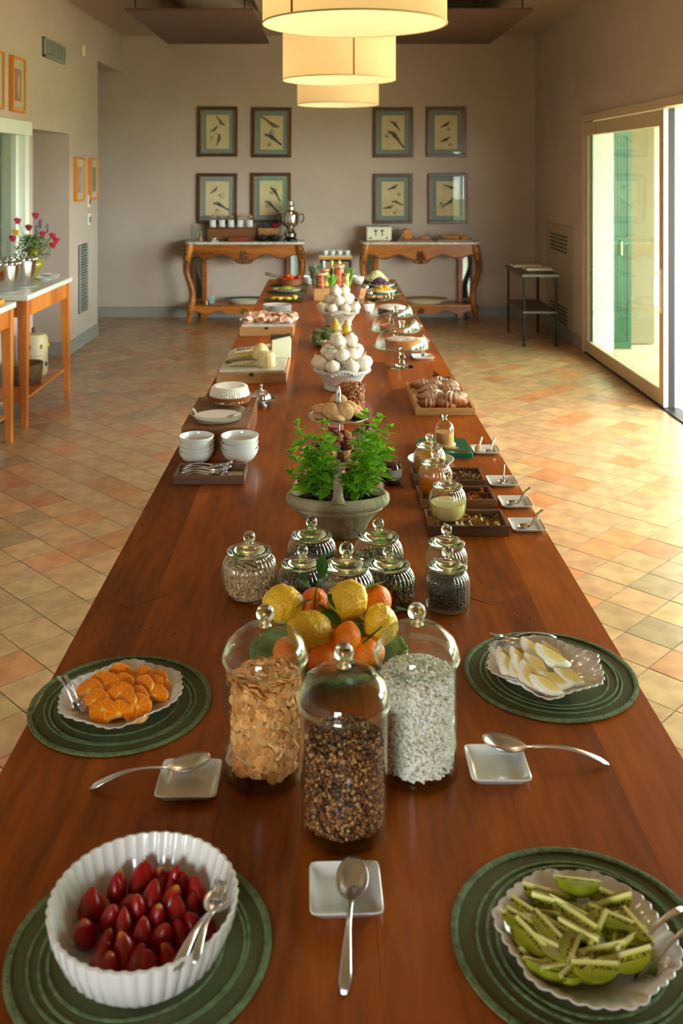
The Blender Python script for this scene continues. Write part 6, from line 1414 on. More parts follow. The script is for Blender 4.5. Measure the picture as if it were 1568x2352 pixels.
# ---- croissant tray
tray_box(.385, .655, 4.276, 4.80, .031, 'light oak tray holding sugared croissants', oak_m, group=None, liner=pm('tray_paper', (206, 176, 136), rough=.9), wt=.012)
cro = B()
pts = []
for k in range(17):
    u = -1+k/8; pts.append((u*.052, .022*u*u-.008, .0))
rads = [(.006+.020*(1-(abs(-1+k/8))**1.6))*(1+.30*((k*1.0) % 2-.5)) for k in range(17)]
cro.tube(pts, rads, 16, flat=.85)
crom = cro.mesh('croissant', angle=80)
crm_ = bpy.data.materials.new('croissant_crust'); crm_.use_nodes = True; n = crm_.node_tree.nodes; l = crm_.node_tree.links; b0 = n['Principled BSDF']; b0.inputs['Roughness'].default_value = .6
g_ = n.new('ShaderNodeTexCoord'); sx_ = n.new('ShaderNodeSeparateXYZ'); l.new(g_.outputs['Object'], sx_.inputs[0]); nz = n.new('ShaderNodeTexNoise'); nz.inputs['Scale'].default_value = 90; l.new(g_.outputs['Object'], nz.inputs['Vector'])
mr1 = n.new('ShaderNodeMapRange'); mr1.inputs[1].default_value = -.002; mr1.inputs[2].default_value = .018; l.new(sx_.outputs['Z'], mr1.inputs[0]); mm1 = n.new('ShaderNodeMath'); mm1.operation = 'MULTIPLY'; l.new(mr1.outputs[0], mm1.inputs[0]); l.new(nz.outputs['Fac'], mm1.inputs[1])
mm2 = n.new('ShaderNodeMath'); mm2.operation = 'MULTIPLY'; mm2.inputs[1].default_value = 1.15; l.new(mm1.outputs[0], mm2.inputs[0]); mm2.use_clamp = True
mx1 = n.new('ShaderNodeMix'); mx1.data_type = 'RGBA'; l.new(mm2.outputs[0], mx1.inputs[0]); mx1.inputs[6].default_value = lin((156, 80, 28)); mx1.inputs[7].default_value = lin((216, 196, 170)); l.new(mx1.outputs[2], b0.inputs['Base Color'])
CRP = [(968, 884, .3), (1009, 878, -.2), (993, 886, .5), (1037, 884, 0), (985, 898, .4), (1052, 888, 1.2), (1031, 900, .2), (982, 912, .5), (1006, 911, -.6), (1046, 910, .2), (985, 925, -.2), (1023, 927, .2), (1061, 922, .8), (1022, 893, .4), (1036, 915, -.4)]
for k, (px, py, a) in enumerate(CRP):
    hz = .037 if k in (0, 5, 10, 11, 12, 1, 3) else .060
    x, y, z = W(px, py, TZ+hz); o = link('croissant', crom, crm_, None, (min(.585, max(.455, x)), y, z), (R.uniform(-.2, .2), R.uniform(-.15, .15), a)); o.scale = (1.05, 1.4, 1.4)
    tag(o, 'small croissant dusted with icing sugar piled on the oak tray', 'croissant', 'sugared croissants on the oak tray')
# acrylic sign wedge behind tray
t = thing('sign_block', 'small clear acrylic wedge behind the croissant tray', 'sign holder', (.585, 4.96, TZ), -.25)
B().prism([(-.045, 0), (.045, 0), (.045, .030), (.0, .022), (-.045, .05)], -.014, .014).build('wedge', thin_glass('smoky_acrylic', tint=(150, 140, 130), refl=.15, edge=.9), t, smooth=False); B().box(-.055, .055, -.03, .03, 0, .002).build('foot', porcelain, t, smooth=False)
sq2 = square_plate(.545, 5.57, .125, 'white rectangular dish with upright spoon by the nearest cake dome', h=.014)
cutlery('spoon', (.56, 5.62, TZ+.1), (.545, 5.57, TZ+.008), 'silver spoon standing in the dish near the nearest cake dome')
square_plate(.59, 6.12, .10, 'small white dish beside the nearest and middle cake domes', h=.014)
square_plate(.60, 6.68, .10, 'small white dish beside the middle cake dome', h=.014)
cutlery('spoon', (.62, 6.85, TZ+.06), (.565, 6.62, TZ+.02), 'silver spoon leaning on the dish by the middle dome')
# ---- cake domes
cakeb = pm('cake_side', (180, 112, 54), (160, 92, 40), rough=.9, scale=60, bump=.4, bsc=80)
suga = pm('sugar_top', (226, 216, 206), (176, 120, 76), rough=.9, scale=22, detail=5)
choc = pm('chocolate_cake', (74, 36, 22), (50, 24, 14), rough=.8, scale=40); icing = pm('cream_icing', (228, 216, 204), rough=.6)
tartm = pm('tart_crust', (168, 96, 44), (130, 70, 30), rough=.7, scale=40, bump=.5, bsc=70)
for k, (x, y, lab) in enumerate(((.4055, 5.31, 'glass cake dome on a footed stand over the sugar dusted cake, nearest'), (.411, 5.87, 'glass cake dome over the almond tart, middle of the three'), (.425, 6.5, 'glass cake dome over the chocolate cake with cream, farthest'))):
    t = thing('cake_stand', lab, 'cake stand', (x, y, TZ), group='glass domed cake stands')
    B().lathe([(0, .001), (.062, .001), (.064, .006), (.04, .013), (.018, .022), (.013, .04), (.02, .055), (.012, .07), (.018, .09), (.04, .104), (0, .105)], 48).build('foot', glassk, t)
    B().lathe([(0, .105), (.13, .106), (.155, .112), (.162, .118), (.155, .120), (.13, .111), (0, .110)], 96, lambda a, i, q: q*(1+.006*math.sin(a*48)*(q > .12))).build('plate', glassr, t)
    B().lathe([(.148, .112), (.147, .135), (.138, .165), (.118, .192), (.088, .21), (.05, .22), (.02, .223)], 64).build('dome', glassj, t)
    B().tube([(.148*math.cos(a*PI/32), .148*math.sin(a*PI/32), .113) for a in range(64)], .0025, 6, closed=True).build('dome_rim', glassr, t)
    B().lathe([(0, .222), (.014, .223), (.012, .232), (.019, .256), (.018, .26), (0, .261)], 24).build('knob', glassk, t)
    c = thing('cake', ('round golden cake dusted with sugar under the nearest dome', 'flat almond tart under the middle dome', 'dark chocolate cake with cream icing under the farthest dome')[k], 'cake', (x, y, TZ+.112))
    if k == 0:
        B().lathe([(0, 0), (.088, 0), (.096, .042), (.09, .046), (0, .048)], 48).build('cake_body', cakeb, c); B().lathe([(.09, .047), (.06, .05), (0, .051)], 48).build('sugar_top', suga, c)
    elif k == 1:
        B().lathe([(0, 0), (.095, 0), (.102, .026), (.092, .028), (.09, .02), (0, .022)], 72, lambda a, i, q: q*(1+.015*math.sin(a*36)*(q > .09))).build('crust', tartm, c)
        b = B()
        for q in range(90): a = q*2.4; r = .009*math.sqrt(q); b.ell((r*math.cos(a), r*math.sin(a), .024), (.010, .005, .003), 8, 5, rot=Euler((.2, .2, a*1.7)).to_matrix())
        tag(b.build('almond_flake', tartm, c), kind='stuff')
    else:
        B().lathe([(0, 0), (.09, 0), (.092, .05), (0, .052)], 48).build('cake_body', choc, c); B().lathe([(.094, .046), (.094, .056), (.07, .063), (0, .064)], 48, lambda a, i, q: q*(1+.02*math.sin(a*9)*(i < 2))).build('icing', icing, c)

# ================================================================== ONION BASKETS
onm = pm('white_onion_skin', (232, 226, 212), (214, 200, 178), rough=.3, scale=14, coat=.3, bump=.08, bsc=30)
dryskin = pm('dry_onion_skin', (206, 184, 150), (176, 148, 108), rough=.8, scale=40)
wb = pm('white_glazed_basket', (222, 216, 208), (200, 192, 182), rough=.45, scale=30, bump=.35, bsc=220)
def onion_proto():
    t = thing('white_onion', 'white onion', 'onion', (0, 0, 0))
    B().lathe([(0, -.032), (.014, -.031), (.03, -.02), (.0375, -.002), (.034, .016), (.02, .029), (.008, .035), (.005, .042), (0, .043)], 28, lambda a, i, q: q*(1+.012*math.sin(a*9))).build('bulb', onm, t)
    b = B()
    for k in range(5): a = k*1.3; b.tube([(0, 0, .036), (.004*math.cos(a), .004*math.sin(a), .046), (.014*math.cos(a), .014*math.sin(a), .05+.002*k)], [.005, .0035, .0012], 6, flat=.4)
    b.build('dry_top', dryskin, t)
    return t
on = None
def basket(x, y, lab, lab2):
    global on
    t = thing('ceramic_basket', lab, 'basket', (x, y, TZ), group='white woven ceramic baskets')
    rib = lambda a, i, q: q*(1+.012*math.sin(a*60)) if 2 <= i <= 6 else q
    B().lathe([(0, 0), (.085, 0), (.09, .006), (.084, .014), (.09, .03), (.108, .06), (.128, .086), (.135, .095), (.128, .097), (.1, .07), (.08, .03), (0, .02)], 240, rib).build('basket_body', wb, t, angle=80)
    b = B()
    for ph in (0, PI): b.tube([((.134+.005*math.cos(a*30+ph))*math.cos(a), (.134+.005*math.cos(a*30+ph))*math.sin(a), .096+.005*math.sin(a*30+ph)) for a in [2*PI*k/300 for k in range(300)]], .0058, 6, closed=True)
    b.build('rope_rim', wb, t)
    for s_ in (0, PI): 
        b = B()
        for ph in (0, PI): b.tube([(.062*(u*2-1), -.140-.006*math.sin(u*PI)+.004*math.cos(u*22+ph), .093+.020*math.sin(u*PI)+.004*math.sin(u*22+ph)) for u in [k/30 for k in range(31)]], .0065, 6)
        b.build('handle', wb, t, rot=(0, 0, s_+.05))
    sp_ = []
    for k in range(9): a = 2*PI*k/9+.16; sp_.append((.094*math.cos(a), .094*math.sin(a), .130))
    for k in range(4): a = 2*PI*k/4+.3; sp_.append((.045*math.cos(a), .045*math.sin(a), .10))
    for k in range(6): a = 2*PI*k/6+.5; sp_.append((.068*math.cos(a), .068*math.sin(a), .168))
    sp_.append((0, 0, .155))
    for k in range(3): a = 2*PI*k/3+.4; sp_.append((.038*math.cos(a), .038*math.sin(a), .215))
    q_ = [Vector(p) for p in sp_]
    for it in range(160):          # let the onions settle against each other
        for i in range(len(q_)):
            for j in range(i):
                d = q_[i]-q_[j]; L = d.length or .001
                if L < .0755: m_ = d*((.0755-L)/L*.5); q_[i] += m_; q_[j] -= m_
        for p in q_:
            p.z -= .0004; rho = math.hypot(p.x, p.y); lim = .118-max(0, p.z-.13)*.55
            if rho > lim: p.x *= lim/rho; p.y *= lim/rho
            p.z = max(p.z, .062+max(0, rho-.03)*.75)
    sp_ = [tuple(p) for p in q_]
    for k, (a, c, z) in enumerate(sp_):
        rot = (rl.uniform(-.7, .3), rl.uniform(-.5, .5), rl.uniform(0, 6)); loc = (x+a, y+c, TZ+z)
        if on is None: on = onion_proto(); on.location = loc; on.rotation_euler = rot; on['label'] = lab2; on['group'] = 'onions in the nearer basket'
        else: dup(on, loc, rot=rot, label=lab2, group=lab2.replace('glossy white onion', 'onions'), scale=rl.uniform(.97, 1.02))
basket(.066, 4.80, 'white woven ceramic basket of onions just behind the almond jar', 'glossy white onion piled in the basket behind the almonds')
basket(.070, 6.75, 'white woven ceramic basket of onions near the far end', 'glossy white onion piled in the basket near the far end')
# ---- gourd platter
t = B().lathe([(0, 0), (.08, 0), (.12, .02), (.138, .05), (.134, .052), (.112, .025), (.07, .012), (0, .01)], 56, sx=1.0, sy=1.35).build('oval_bowl', pm('cream_stoneware', (206, 176, 128), rough=.4), None, (.02, 5.98, TZ)); tag(t, 'cream oval bowl of squashes and ceramic pears between the onion baskets', 'bowl')
gm = pm('green_squash', (58, 82, 44), (96, 112, 60), rough=.25, scale=20); ym = pm('yellow_pear', (190, 136, 30), (212, 162, 52), rough=.25, scale=12); tm_ = pm('tan_squash', (186, 116, 52), (160, 92, 40), rough=.25, scale=12)
pear = B().lathe([(0, -.038), (.02, -.036), (.038, -.018), (.04, .0), (.03, .024), (.018, .042), (.013, .062), (.006, .07), (0, .071)], 28).mesh('gourd')
sqm = B().lathe([(0, -.026), (.02, -.027), (.042, -.014), (.046, .002), (.034, .02), (.014, .024), (0, .018)], 48, lambda a, i, q: q*(1+.05*math.cos(a*9))).mesh('squash')
for nm, me, m, px, py, z, rot, lab in (('squash', sqm, gm, 748, 760, .075, (0, 0, 0), 'dark green ribbed squash at the back of the oval bowl'), ('squash', sqm, tm_, 733, 766, .085, (.2, 0, 1), 'tan ribbed squash resting on the green ones'), ('squash', sqm, gm, 731, 777, .06, (.3, .2, 2), 'green ribbed squash at the end of the oval bowl'), ('squash', sqm, gm, 733, 790, .045, (.1, .2, 0), 'flat green squash lowest in the oval bowl'),
                                  ('pear', pear, ym, 771, 755, .105, (.1, -.1, 0), 'large yellow pear standing in the oval bowl'), ('pear', pear, ym, 794, 758, .09, (.05, .1, 0), 'long necked yellow pear beside the onions'), ('squash', sqm, tm_, 757, 770, .085, (.3, 0, 0), 'shiny tan squash in front of the large yellow pear'), ('squash', sqm, tm_, 799, 768, .06, (.2, .2, 1), 'shiny orange squash under the long necked pear')):
    x, y, _ = W(px, py, TZ+z); y = min(6.1, max(5.86, y)); x = (px-755)/2200*y
    o = link(nm, me, m, None, (x, y, TZ+z), rot); o.scale = (.95,)*3; tag(o, lab, nm, 'squashes and pears in the oval bowl')

# ================================================================== LEFT SIDE
tray_box(-.544, -.295, 3.338, 3.482, .031, 'dark walnut tray holding a bundle of forks and spoons', walnut_m, liner=pm('tray_paper', (206, 176, 136), rough=.9))
o = B().box(-.035, .035, -.055, .055, 0, .002).build('napkin', cloth, None, (-.345, 3.41, TZ+.0045), (0, 0, -.1), smooth=False); tag(o, 'folded white napkin lying in the cutlery tray', 'napkin')
for k in range(12):
    y = 3.355+.0085*k+.008; zz = TZ+.012+(k % 3)*.006
    kind = 'spoon' if k < 6 else 'fork'
    cutlery(kind, (-.53+.004*(k % 2), y, zz), (-.385+.012*(k % 4), y+.012, zz+.006), ('silver spoon' if k < 6 else 'silver fork')+' lying in the bundle in the walnut tray', 'cutlery in the walnut tray')
def stack(x, y, r, h, n_, dz, labs, group):
    me = B().lathe([(0, 0), (r*.45, 0), (r*.5, .004), (r*.8, h*.35), (r*.96, h*.75), (r, h), (r-.003, h+.001), (r*.93, h*.72), (r*.76, h*.34), (r*.4, .009), (0, .008)], 56).mesh('bowl', angle=80)
    for k in range(n_):
        o = link('cereal_bowl', me, porcelain, None, (x+R.uniform(-.001, .001), y, TZ+k*dz), (R.uniform(-.015, .015), R.uniform(-.015, .015), 0)); tag(o, labs[k], 'bowl', group)
stack(-.496, 3.59, .0655, .048, 4, .0175, ['white cereal bowl at the bottom of the stack of four', 'white cereal bowl second from the bottom of four', 'white cereal bowl third from the bottom of four', 'white cereal bowl on top of the stack of four'], 'stack of four cereal bowls')
stack(-.335, 3.595, .0712, .055, 3, .023, ['white cereal bowl at the bottom of the stack of three', 'white cereal bowl in the middle of three', 'white cereal bowl on top of the stack of three'], 'stack of three cereal bowls')
def wbox(x0, x1, y0, y1, h, mat, lab, name='wooden_stand', cat='stand'):
    t = thing(name, lab, cat, ((x0+x1)/2, (y0+y1)/2, TZ)); a, b_ = (x1-x0)/2, (y1-y0)/2
    B().box(-a, a, -b_, b_, h-.014, h).build('top', mat, t, smooth=False, bevel=.0015)
    for q in ((-a, a, -b_, -b_+.012), (-a, a, b_-.012, b_), (-a, -a+.012, -b_+.012, b_-.012), (a-.012, a, -b_+.012, b_-.012)): B().box(*q, 0, h-.014).build('side', mat, t, smooth=False)
    return t
wbox(-.566, -.312, 3.68, 3.93, .107, brownbox_m, 'brown wooden box stand under the glass yogurt dish')
wbox(-.566, -.312, 3.935, 4.17, .107, brownbox_m, 'brown wooden box stand under the ricotta bowl')
t = thing('glass_dish', 'round shallow glass dish of white yogurt on the box stand', 'dish', (-.44, 3.80, TZ+.107))
B().lathe([(0, .001), (.09, .001), (.10, .006), (.113, .03), (.115, .033), (.111, .033), (.097, .009), (0, .005)], 72).build('dish_body', glassr, t)
o = B().lathe([(0, 0), (.086, 0), (.094, .010), (0, .011)], 56).build('yogurt', pm('white_yogurt', (224, 216, 206), rough=.25, sss=.1), None, (-.44, 3.80, TZ+.1125)); tag(o, 'smooth white yogurt in the shallow glass dish', 'yogurt')
cutlery('spoon', (-.315, 3.79, TZ+.150), (-.40, 3.765, TZ+.125), 'small spoon dipping into the yogurt dish')
o = B().lathe([(0, 0), (.06, 0), (.085, .012), (.097, .04), (.093, .041), (.08, .018), (.05, .010), (0, .010)], 56).build('wooden_bowl', wood('bowl_wood', (110, 54, 26), (168, 96, 54), rough=.4, scale=3, axis='X'), None, (-.42, 4.055, TZ+.107)); tag(o, 'shallow brown wooden bowl under the ricotta', 'bowl')
ric = pm('ricotta', (238, 234, 224), (224, 218, 204), rough=.7, scale=50, bump=.3, bsc=80, sss=.1)
t = thing('ricotta', 'fluted white ricotta cheese cone in the brown wooden bowl', 'cheese', (-.42, 4.055, TZ+.1185))
B().lathe([(0, 0), (.078, .002), (.087, .015), (.074, .062), (.070, .066), (.06, .064), (.03, .060), (0, .058)], 192, lambda a, i, q: q*(1+.02*math.cos(a*48)) if 1 <= i <= 3 else q).build('cheese_body', ric, t, angle=80)
b = B()
for k in range(60): a = rl.uniform(-2.2, -.7); q = rl.uniform(0, .04); b.ell(((.088-q*.27)*math.cos(a), (.088-q*.27)*math.sin(a), .008+q), rl.uniform(.002, .005), 6, 5)
tag(b.build('crumb', ric, t), kind='stuff')
# butter dish
t = thing('butter_dish', 'small fluted silver dome on a footed silver dish', 'butter dish', (-.316, 4.47, TZ))
B().lathe([(0, 0), (.03, 0), (.03, .005), (.018, .010), (.03, .016), (.06, .02), (.07, .026), (.068, .028), (.055, .023), (0, .021)], 48).build('dish', silver, t)
B().lathe([(.044, .024), (.045, .03), (.038, .052), (.022, .066), (.006, .07), (0, .07)], 144, lambda a, i, q: q*(1+.05*abs(math.cos(a*9)))).build('dome', silver, t, angle=80)
b = B().lathe([(.006, .069), (.004, .08)], 12); b.ell((0, 0, .088), (.0075, .0075, .009), 14, 10); b.build('knob', silver, t)
# cheese board
def slabboard(x0, x1, y0, y1, lab, h=.0535):
    t = thing('serving_board', lab, 'board', ((x0+x1)/2, (y0+y1)/2, TZ), group='oak boxes topped with marble'); a, b_ = (x1-x0)/2, (y1-y0)/2
    B().box(-a, a, -b_, b_, 0, h).build('box', oak_m, t, smooth=False, bevel=.002); B().box(-a+.012, a-.012, -b_+.012, b_-.012, h, h+.0115).build('marble_slab', marble_m, t, smooth=False, bevel=.002)
    B().lathe([(0, 0), (.013, 0), (.013, .002), (0, .002)], 20, sy=.75).build('finger_hole', dk, t, (0, -b_, h-.008), (PI/2, 0, 0)); return h+.0115+TZ
zb = slabboard(-.576, -.218, 4.909, 5.487, 'oak box with marble slab carrying the cheeses')
pec_m = pm('pale_cheese', (226, 208, 150), (214, 190, 126), rough=.5, scale=20, sss=.1); rind = pm('cheese_rind', (66, 62, 44), rough=.6)
o = B().lathe([(0, 0), (.045, 0), (.0485, .008), (.047, .06), (.040, .074), (.02, .078), (0, .077)], 14).build('cheese', pec_m, None, (-.329, 5.03, zb), angle=20); tag(o, 'faceted pale cylinder of cheese at the front of the marble', 'cheese')
o = B().lathe([(0, 0), (.03, 0), (.047, .018), (.046, .04), (.03, .075), (.012, .09), (0, .092)], 36).build('cheese', pec_m, None, (-.368, 5.19, zb)); tag(o, 'smooth egg shaped pale cheese behind the slices', 'cheese')
t = thing('cheese_wedge', 'tall wedge of white cheese with black rind on the marble', 'cheese', (-.262, 5.28, zb), .12)
B().prism([(-.055, 0), (.05, .0), (.052, .10), (.045, .118), (-.052, .098)], -.03, .03).build('paste', pm('white_cheese', (236, 230, 204), rough=.5, sss=.1), t, bevel=.003)
B().prism([(-.054, .099), (.046, .119), (.052, .105), (.056, .105), (.050, .123), (-.056, .103)], -.03, .032).build('rind', rind, t)
B().box(-.057, .053, .03, .034, 0, .118).build('rind', rind, t, smooth=False)
csl = B().lathe([(0, 0), (.026, 0), (.0265, .003), (0, .003)], 24).mesh('cheese_slice')
for row, (xa, ya, xb, yb, n_, tilt) in enumerate(((-.53, 5.29, -.42, 5.36, 9, .9), (-.54, 5.18, -.40, 5.22, 10, .9), (-.50, 5.02, -.40, 5.04, 7, .5))):
    for k in range(n_):
        u = k/(n_-1); o = link('cheese_slice', csl, pec_m, None, (xa+(xb-xa)*u, ya+(yb-ya)*u, zb+.012+.004*math.sin(u*3)), (0, -tilt*.6, .1)); tag(o, ('thin cheese slice in the back row on the marble', 'thin cheese slice in the middle row on the marble', 'thin cheese slice in the front row on the marble')[row], 'cheese slice', ('back', 'middle', 'front')[row]+' row of cheese slices')
def sprig(x0, x1, y, z, n_, lab, cols=None):
    b = B()
    for k in range(n_): b.ell((rl.uniform(x0, x1), y+rl.gauss(0, .012), z+rl.uniform(.003, .014)), (.008, .0022, .0015), 6, 4, rot=Euler((rl.uniform(-1, 1), rl.uniform(-1, 1), rl.uniform(0, 6))).to_matrix())
    b.tube([(x0, y, z+.003), ((x0+x1)/2, y+.004, z+.006), (x1, y, z+.003)], .0015, 5)
    return tag(b.build('herb_sprig', cols or pm('thyme', (74, 92, 40), (110, 84, 70), rough=.7, scale=40)), lab, 'herb')
sprig(-.55, -.39, 5.10, zb, 150, 'thyme sprig between the front and middle cheese rows'); sprig(-.52, -.40, 5.42, zb, 90, 'thyme sprig behind the back row of cheese')
# knives on napkin
o = B().box(-.05, .05, -.10, .10, 0, .012).build('napkin', cloth, None, (-.47, 5.78, TZ), (0, 0, -1.2), bevel=.004); tag(o, 'rolled napkin holding cheese knives between the boards', 'napkin')
for k in range(3):
    t = thing('cheese_knife', 'wood handled cheese knife lying on the rolled napkin', 'knife', (-.47+.012*k, 5.77+.03*k, TZ+.013), -1.35+.08*k+PI/2, 'cheese knives on the napkin')
    B().tube([(.0, 0, .008), (.05, 0, .01), (.11, 0, .009)], [.007, .009, .008], 8).build('handle', corkm, t); B().prism([(0, -.008), (0, .006), (-.1, .004), (-.11, -.004)], .006, .008, 'XY').build('blade', steel, t, smooth=False)
# ham board
zb2 = slabboard(-.587, -.233, 6.30, 6.93, 'oak box with marble slab carrying rolled ham slices', .06)
def ham(seed, fl):
    rr = random.Random(seed); a1, a2 = rr.uniform(2.2, 4), rr.uniform(0, 6)
    b = B(); b.grid(lambda u, v: ((u-.5)*.10, .026*math.cos(v*a1*1.3+a2)+.012*math.sin(u*5+seed), .026+.022*math.sin(v*a1*1.3+a2)+.009*math.sin(u*9+v*4+seed)), 14, 14); return b.mesh('ham_slice', angle=80)
hm = [ham(k, 0) for k in range(5)]
ham1 = pm('cooked_ham', (226, 168, 140), (236, 200, 182), rough=.35, scale=14, sss=.1); ham2 = pm('cured_ham', (150, 60, 60), (206, 140, 130), rough=.3, scale=18, sss=.1)
for k in range(24):
    row = k//12; x = -.545+(k % 12)*.0262; y = (6.42, 6.60)[row]+rl.uniform(-.03, .03)
    o = link('ham_slice', hm[k % 5], ham1 if row == 0 else ham2, None, (x, y, zb2-.0), (rl.uniform(-.2, .2), rl.uniform(-.3, .3), rl.uniform(0, 6)), solid=.0015); o.scale = (.85, 1.15, .8)
    tag(o, 'pale pink folded slice of cooked ham, front row' if row == 0 else 'dark red folded slice of cured ham, back row', 'ham slice', ('cooked ham slices', 'cured ham slices')[row])
pl = B().lathe([(0, 0), (.065, 0), (.07, .003), (.108, .016), (.107, .018), (.068, .006), (0, .005)], 56).mesh('dinner_plate', angle=80)
for k in range(6): o = link('dinner_plate', pl, porcelain, None, (-.385, 7.15, TZ+k*.014)); tag(o, ('white dinner plate at the very top of the stack' if k == 5 else 'white dinner plate stacked behind the ham board'), 'plate', 'stack of dinner plates')

# ================================================================== FAR END
leafg = pm('green_leaf_platter', (44, 78, 40), (30, 58, 30), rough=.5, scale=10)
def leafplat(x, y, r, lab):
    b = B(); b.lathe([(0, .001), (r*.6, .001), (r, .012), (r*.99, .014), (r*.58, .004), (0, .004)], 96, lambda a, i, q: q*(1+.09*math.sin(a*7)*(q > r*.8)), sy=.8); return tag(b.build('leaf_mat', leafg, None, (x, y, TZ)), lab, 'leaf mat')
leafplat(-.375, 8.0, .16, 'dark green leaf shaped mat under grilled vegetables')
gv = [(206, 160, 40), (150, 104, 40), (214, 190, 90)]
for k in range(9):
    m = pm('roast_veg_%d' % (k % 3), gv[k % 3], rough=.5)
    o = B().ell((0, 0, 0), (.028, .016, .012) if k < 7 else (.022, .02, .02), 12, 8, bump=.3, seed=k).build('roast_vegetable', m, None, (-.46+.022*k, 8.0+.03*math.sin(k*2), TZ+.022 + (.008 if k > 6 else 0)), (0, 0, k*1.1)); tag(o, 'golden roasted vegetable piece on the leaf mat', 'vegetable', 'roasted vegetables on the leaf mat')
placemat(-.373, 8.53, 'round green placemat under the pale salad plate, far end')
def dish(x, y, r, h, lab, mat=None, z=MZ, name='serving_dish', n_=20):
    return fluted_bowl(name, x, y, z, r, h, n_, lab, foot=.55, mat=mat, amp=.015, cat='dish')
dish(-.372, 8.53, .125, .03, 'oval edged white plate of pale green salad at the far end')
def heap(name, x, y, z, r, h, n_, s_, cols, lab, cat, mat=None, flat=1):
    mats = []; cc = []
    for k in range(n_):
        q = math.sqrt(rl.random()); a = rl.uniform(0, 6.28); mats.append(T(q*r*math.cos(a), q*r*math.sin(a), h*(1-q*q)+rl.uniform(-.2, .2)*s_) @ rrot(rl) @ S(s_*1.5, s_, s_*.6*flat)); c = rl.choice(cols); f_ = rl.uniform(.85, 1.12); cc.append(tuple(min(255, v*f_) for v in c))
    o = pieces(name, ICO_V, ICO_F, mats, cc, mat or shiny_attr, None, (x, y, z))
    B().lathe([(0, -.004), (r*.93, -.004)]+[(r*.93*(1-k/6), h*(1-(1-k/6)**2)-.002) for k in range(7)], 28).build('heap_core', pm('core_%s' % name, tuple(v*.8 for v in cols[0]), rough=.9), o)
    return tag(o, lab, cat, kind='stuff')
heap('salad', -.372, 8.53, MZ+.020, .085, .022, 160, .010, [(190, 196, 80), (210, 206, 130), (150, 170, 60)], 'chopped pale green salad on the far white plate', 'salad')
placemat(-.372, 9.02, 'round green placemat under the copper brown casserole')
o = B().lathe([(0, 0), (.105, 0), (.115, .01), (.118, .06), (.120, .066), (.113, .066), (.110, .012), (0, .01)], 56).build('casserole', pm('copper_brown', (140, 80, 50), (160, 100, 66), rough=.3, scale=10, metal=.2), None, (-.372, 9.02, MZ)); tag(o, 'round copper brown casserole of carrots and tomatoes', 'casserole')
heap('cut_vegetables', -.372, 9.02, MZ+.05, .095, .02, 90, .014, [(190, 90, 50), (214, 100, 20), (176, 40, 24)], 'orange and red cut vegetables filling the casserole', 'vegetables')
for k, (c, dx, dz) in enumerate((((232, 106, 14), -.01, .012), ((226, 96, 10), .02, .008), ((190, 20, 16), .078, .004))):
    o = B().ell((0, 0, 0), (.024, .024, .018), 14, 10, bump=.2, seed=k).build('carrot_piece' if k < 2 else 'tomato', pm('veg_%d' % k, c, rough=.4), None, (-.372+dx, 8.985, MZ+.078+dz)); tag(o, ('bright orange carrot chunk on the casserole, first', 'bright orange carrot chunk lower on the casserole', 'red cherry tomato at the casserole edge')[k], ('carrot', 'carrot', 'tomato')[k])
for k, dz in ((0, 0), (1, .016)):
    t = thing('wooden_spoon', ('brown wooden serving spoon leaning low over the casserole edge', 'brown wooden serving spoon leaning higher over the casserole edge')[k], 'spoon', (-.46, 8.96+.03*k, MZ+.072+dz), rot=(0, .22, .25*k))
    B().tube([(.10, 0, 0), (-.02, 0, 0), (-.09, 0, .004), (-.14, 0, .008)], [.006, .006, .009, .014], 8, flat=.5).build('handle', carve_m, t)
# wooden step box with preserves
wbox(-.124, .176, 8.0, 8.25, .10, oak_m, 'light oak box stand holding the preserve jars and herbs')
pres = {'pr': [(150, 50, 24), (196, 150, 40), (206, 120, 50)], 'pt': [(196, 70, 24), (222, 120, 50), (160, 40, 20)], 'py': [(214, 176, 80), (226, 200, 130), (180, 150, 60)]}
zz = TZ+.10
for x, y, r, h, key, lab in ((-.072, 8.06, .046, .125, 'pr', 'cork lidded jar of mixed pickles at the front corner of the oak box'), (-.035, 8.17, .044, .15, 'py', 'cork lidded jar of pale pickles behind the mixed pickle jar'), (.082, 8.16, .050, .185, 'pt', 'tallest cork lidded jar of red preserves on the oak box'), (.148, 8.12, .027, .115, 'py', 'slim cork lidded jar of yellow pickles at the end of the oak box')):
    t = thing('preserve_jar', lab, 'jar', (x, y, zz), group='cork lidded preserve jars'); B().lathe([(0, 0), (r, 0), (r, h-.02), (r, h-.012)], 32).build('glass_body', glassj, t); B().lathe([(0, h-.02), (r*1.0, h-.018), (r*1.02, h), (0, h)], 32).build('cork_lid', corkm, t)
    heap_c = pres[key]; mats = []; cc = []
    for k in range(90): a = rl.uniform(0, 6.28); mats.append(T((r-.013)*math.cos(a), (r-.013)*math.sin(a), rl.uniform(.012, h*.76)) @ rrot(rl) @ S(.011, .008, .005)); cc.append(rl.choice(heap_c))
    o = pieces('pickles', ICO_V, ICO_F, mats, cc, shiny_attr, None, (x, y, zz)); B().lathe([(0, .003), (r-.008, .003), (r-.008, h*.8), (0, h*.8)], 20).build('core', pm('pickle_core_'+key, heap_c[0], rough=.8), o); tag(o, 'chopped preserves packed inside the '+{.125: 'front corner', .15: 'second', .185: 'tallest', .115: 'slim'}[h]+' jar', 'preserves', kind='stuff')
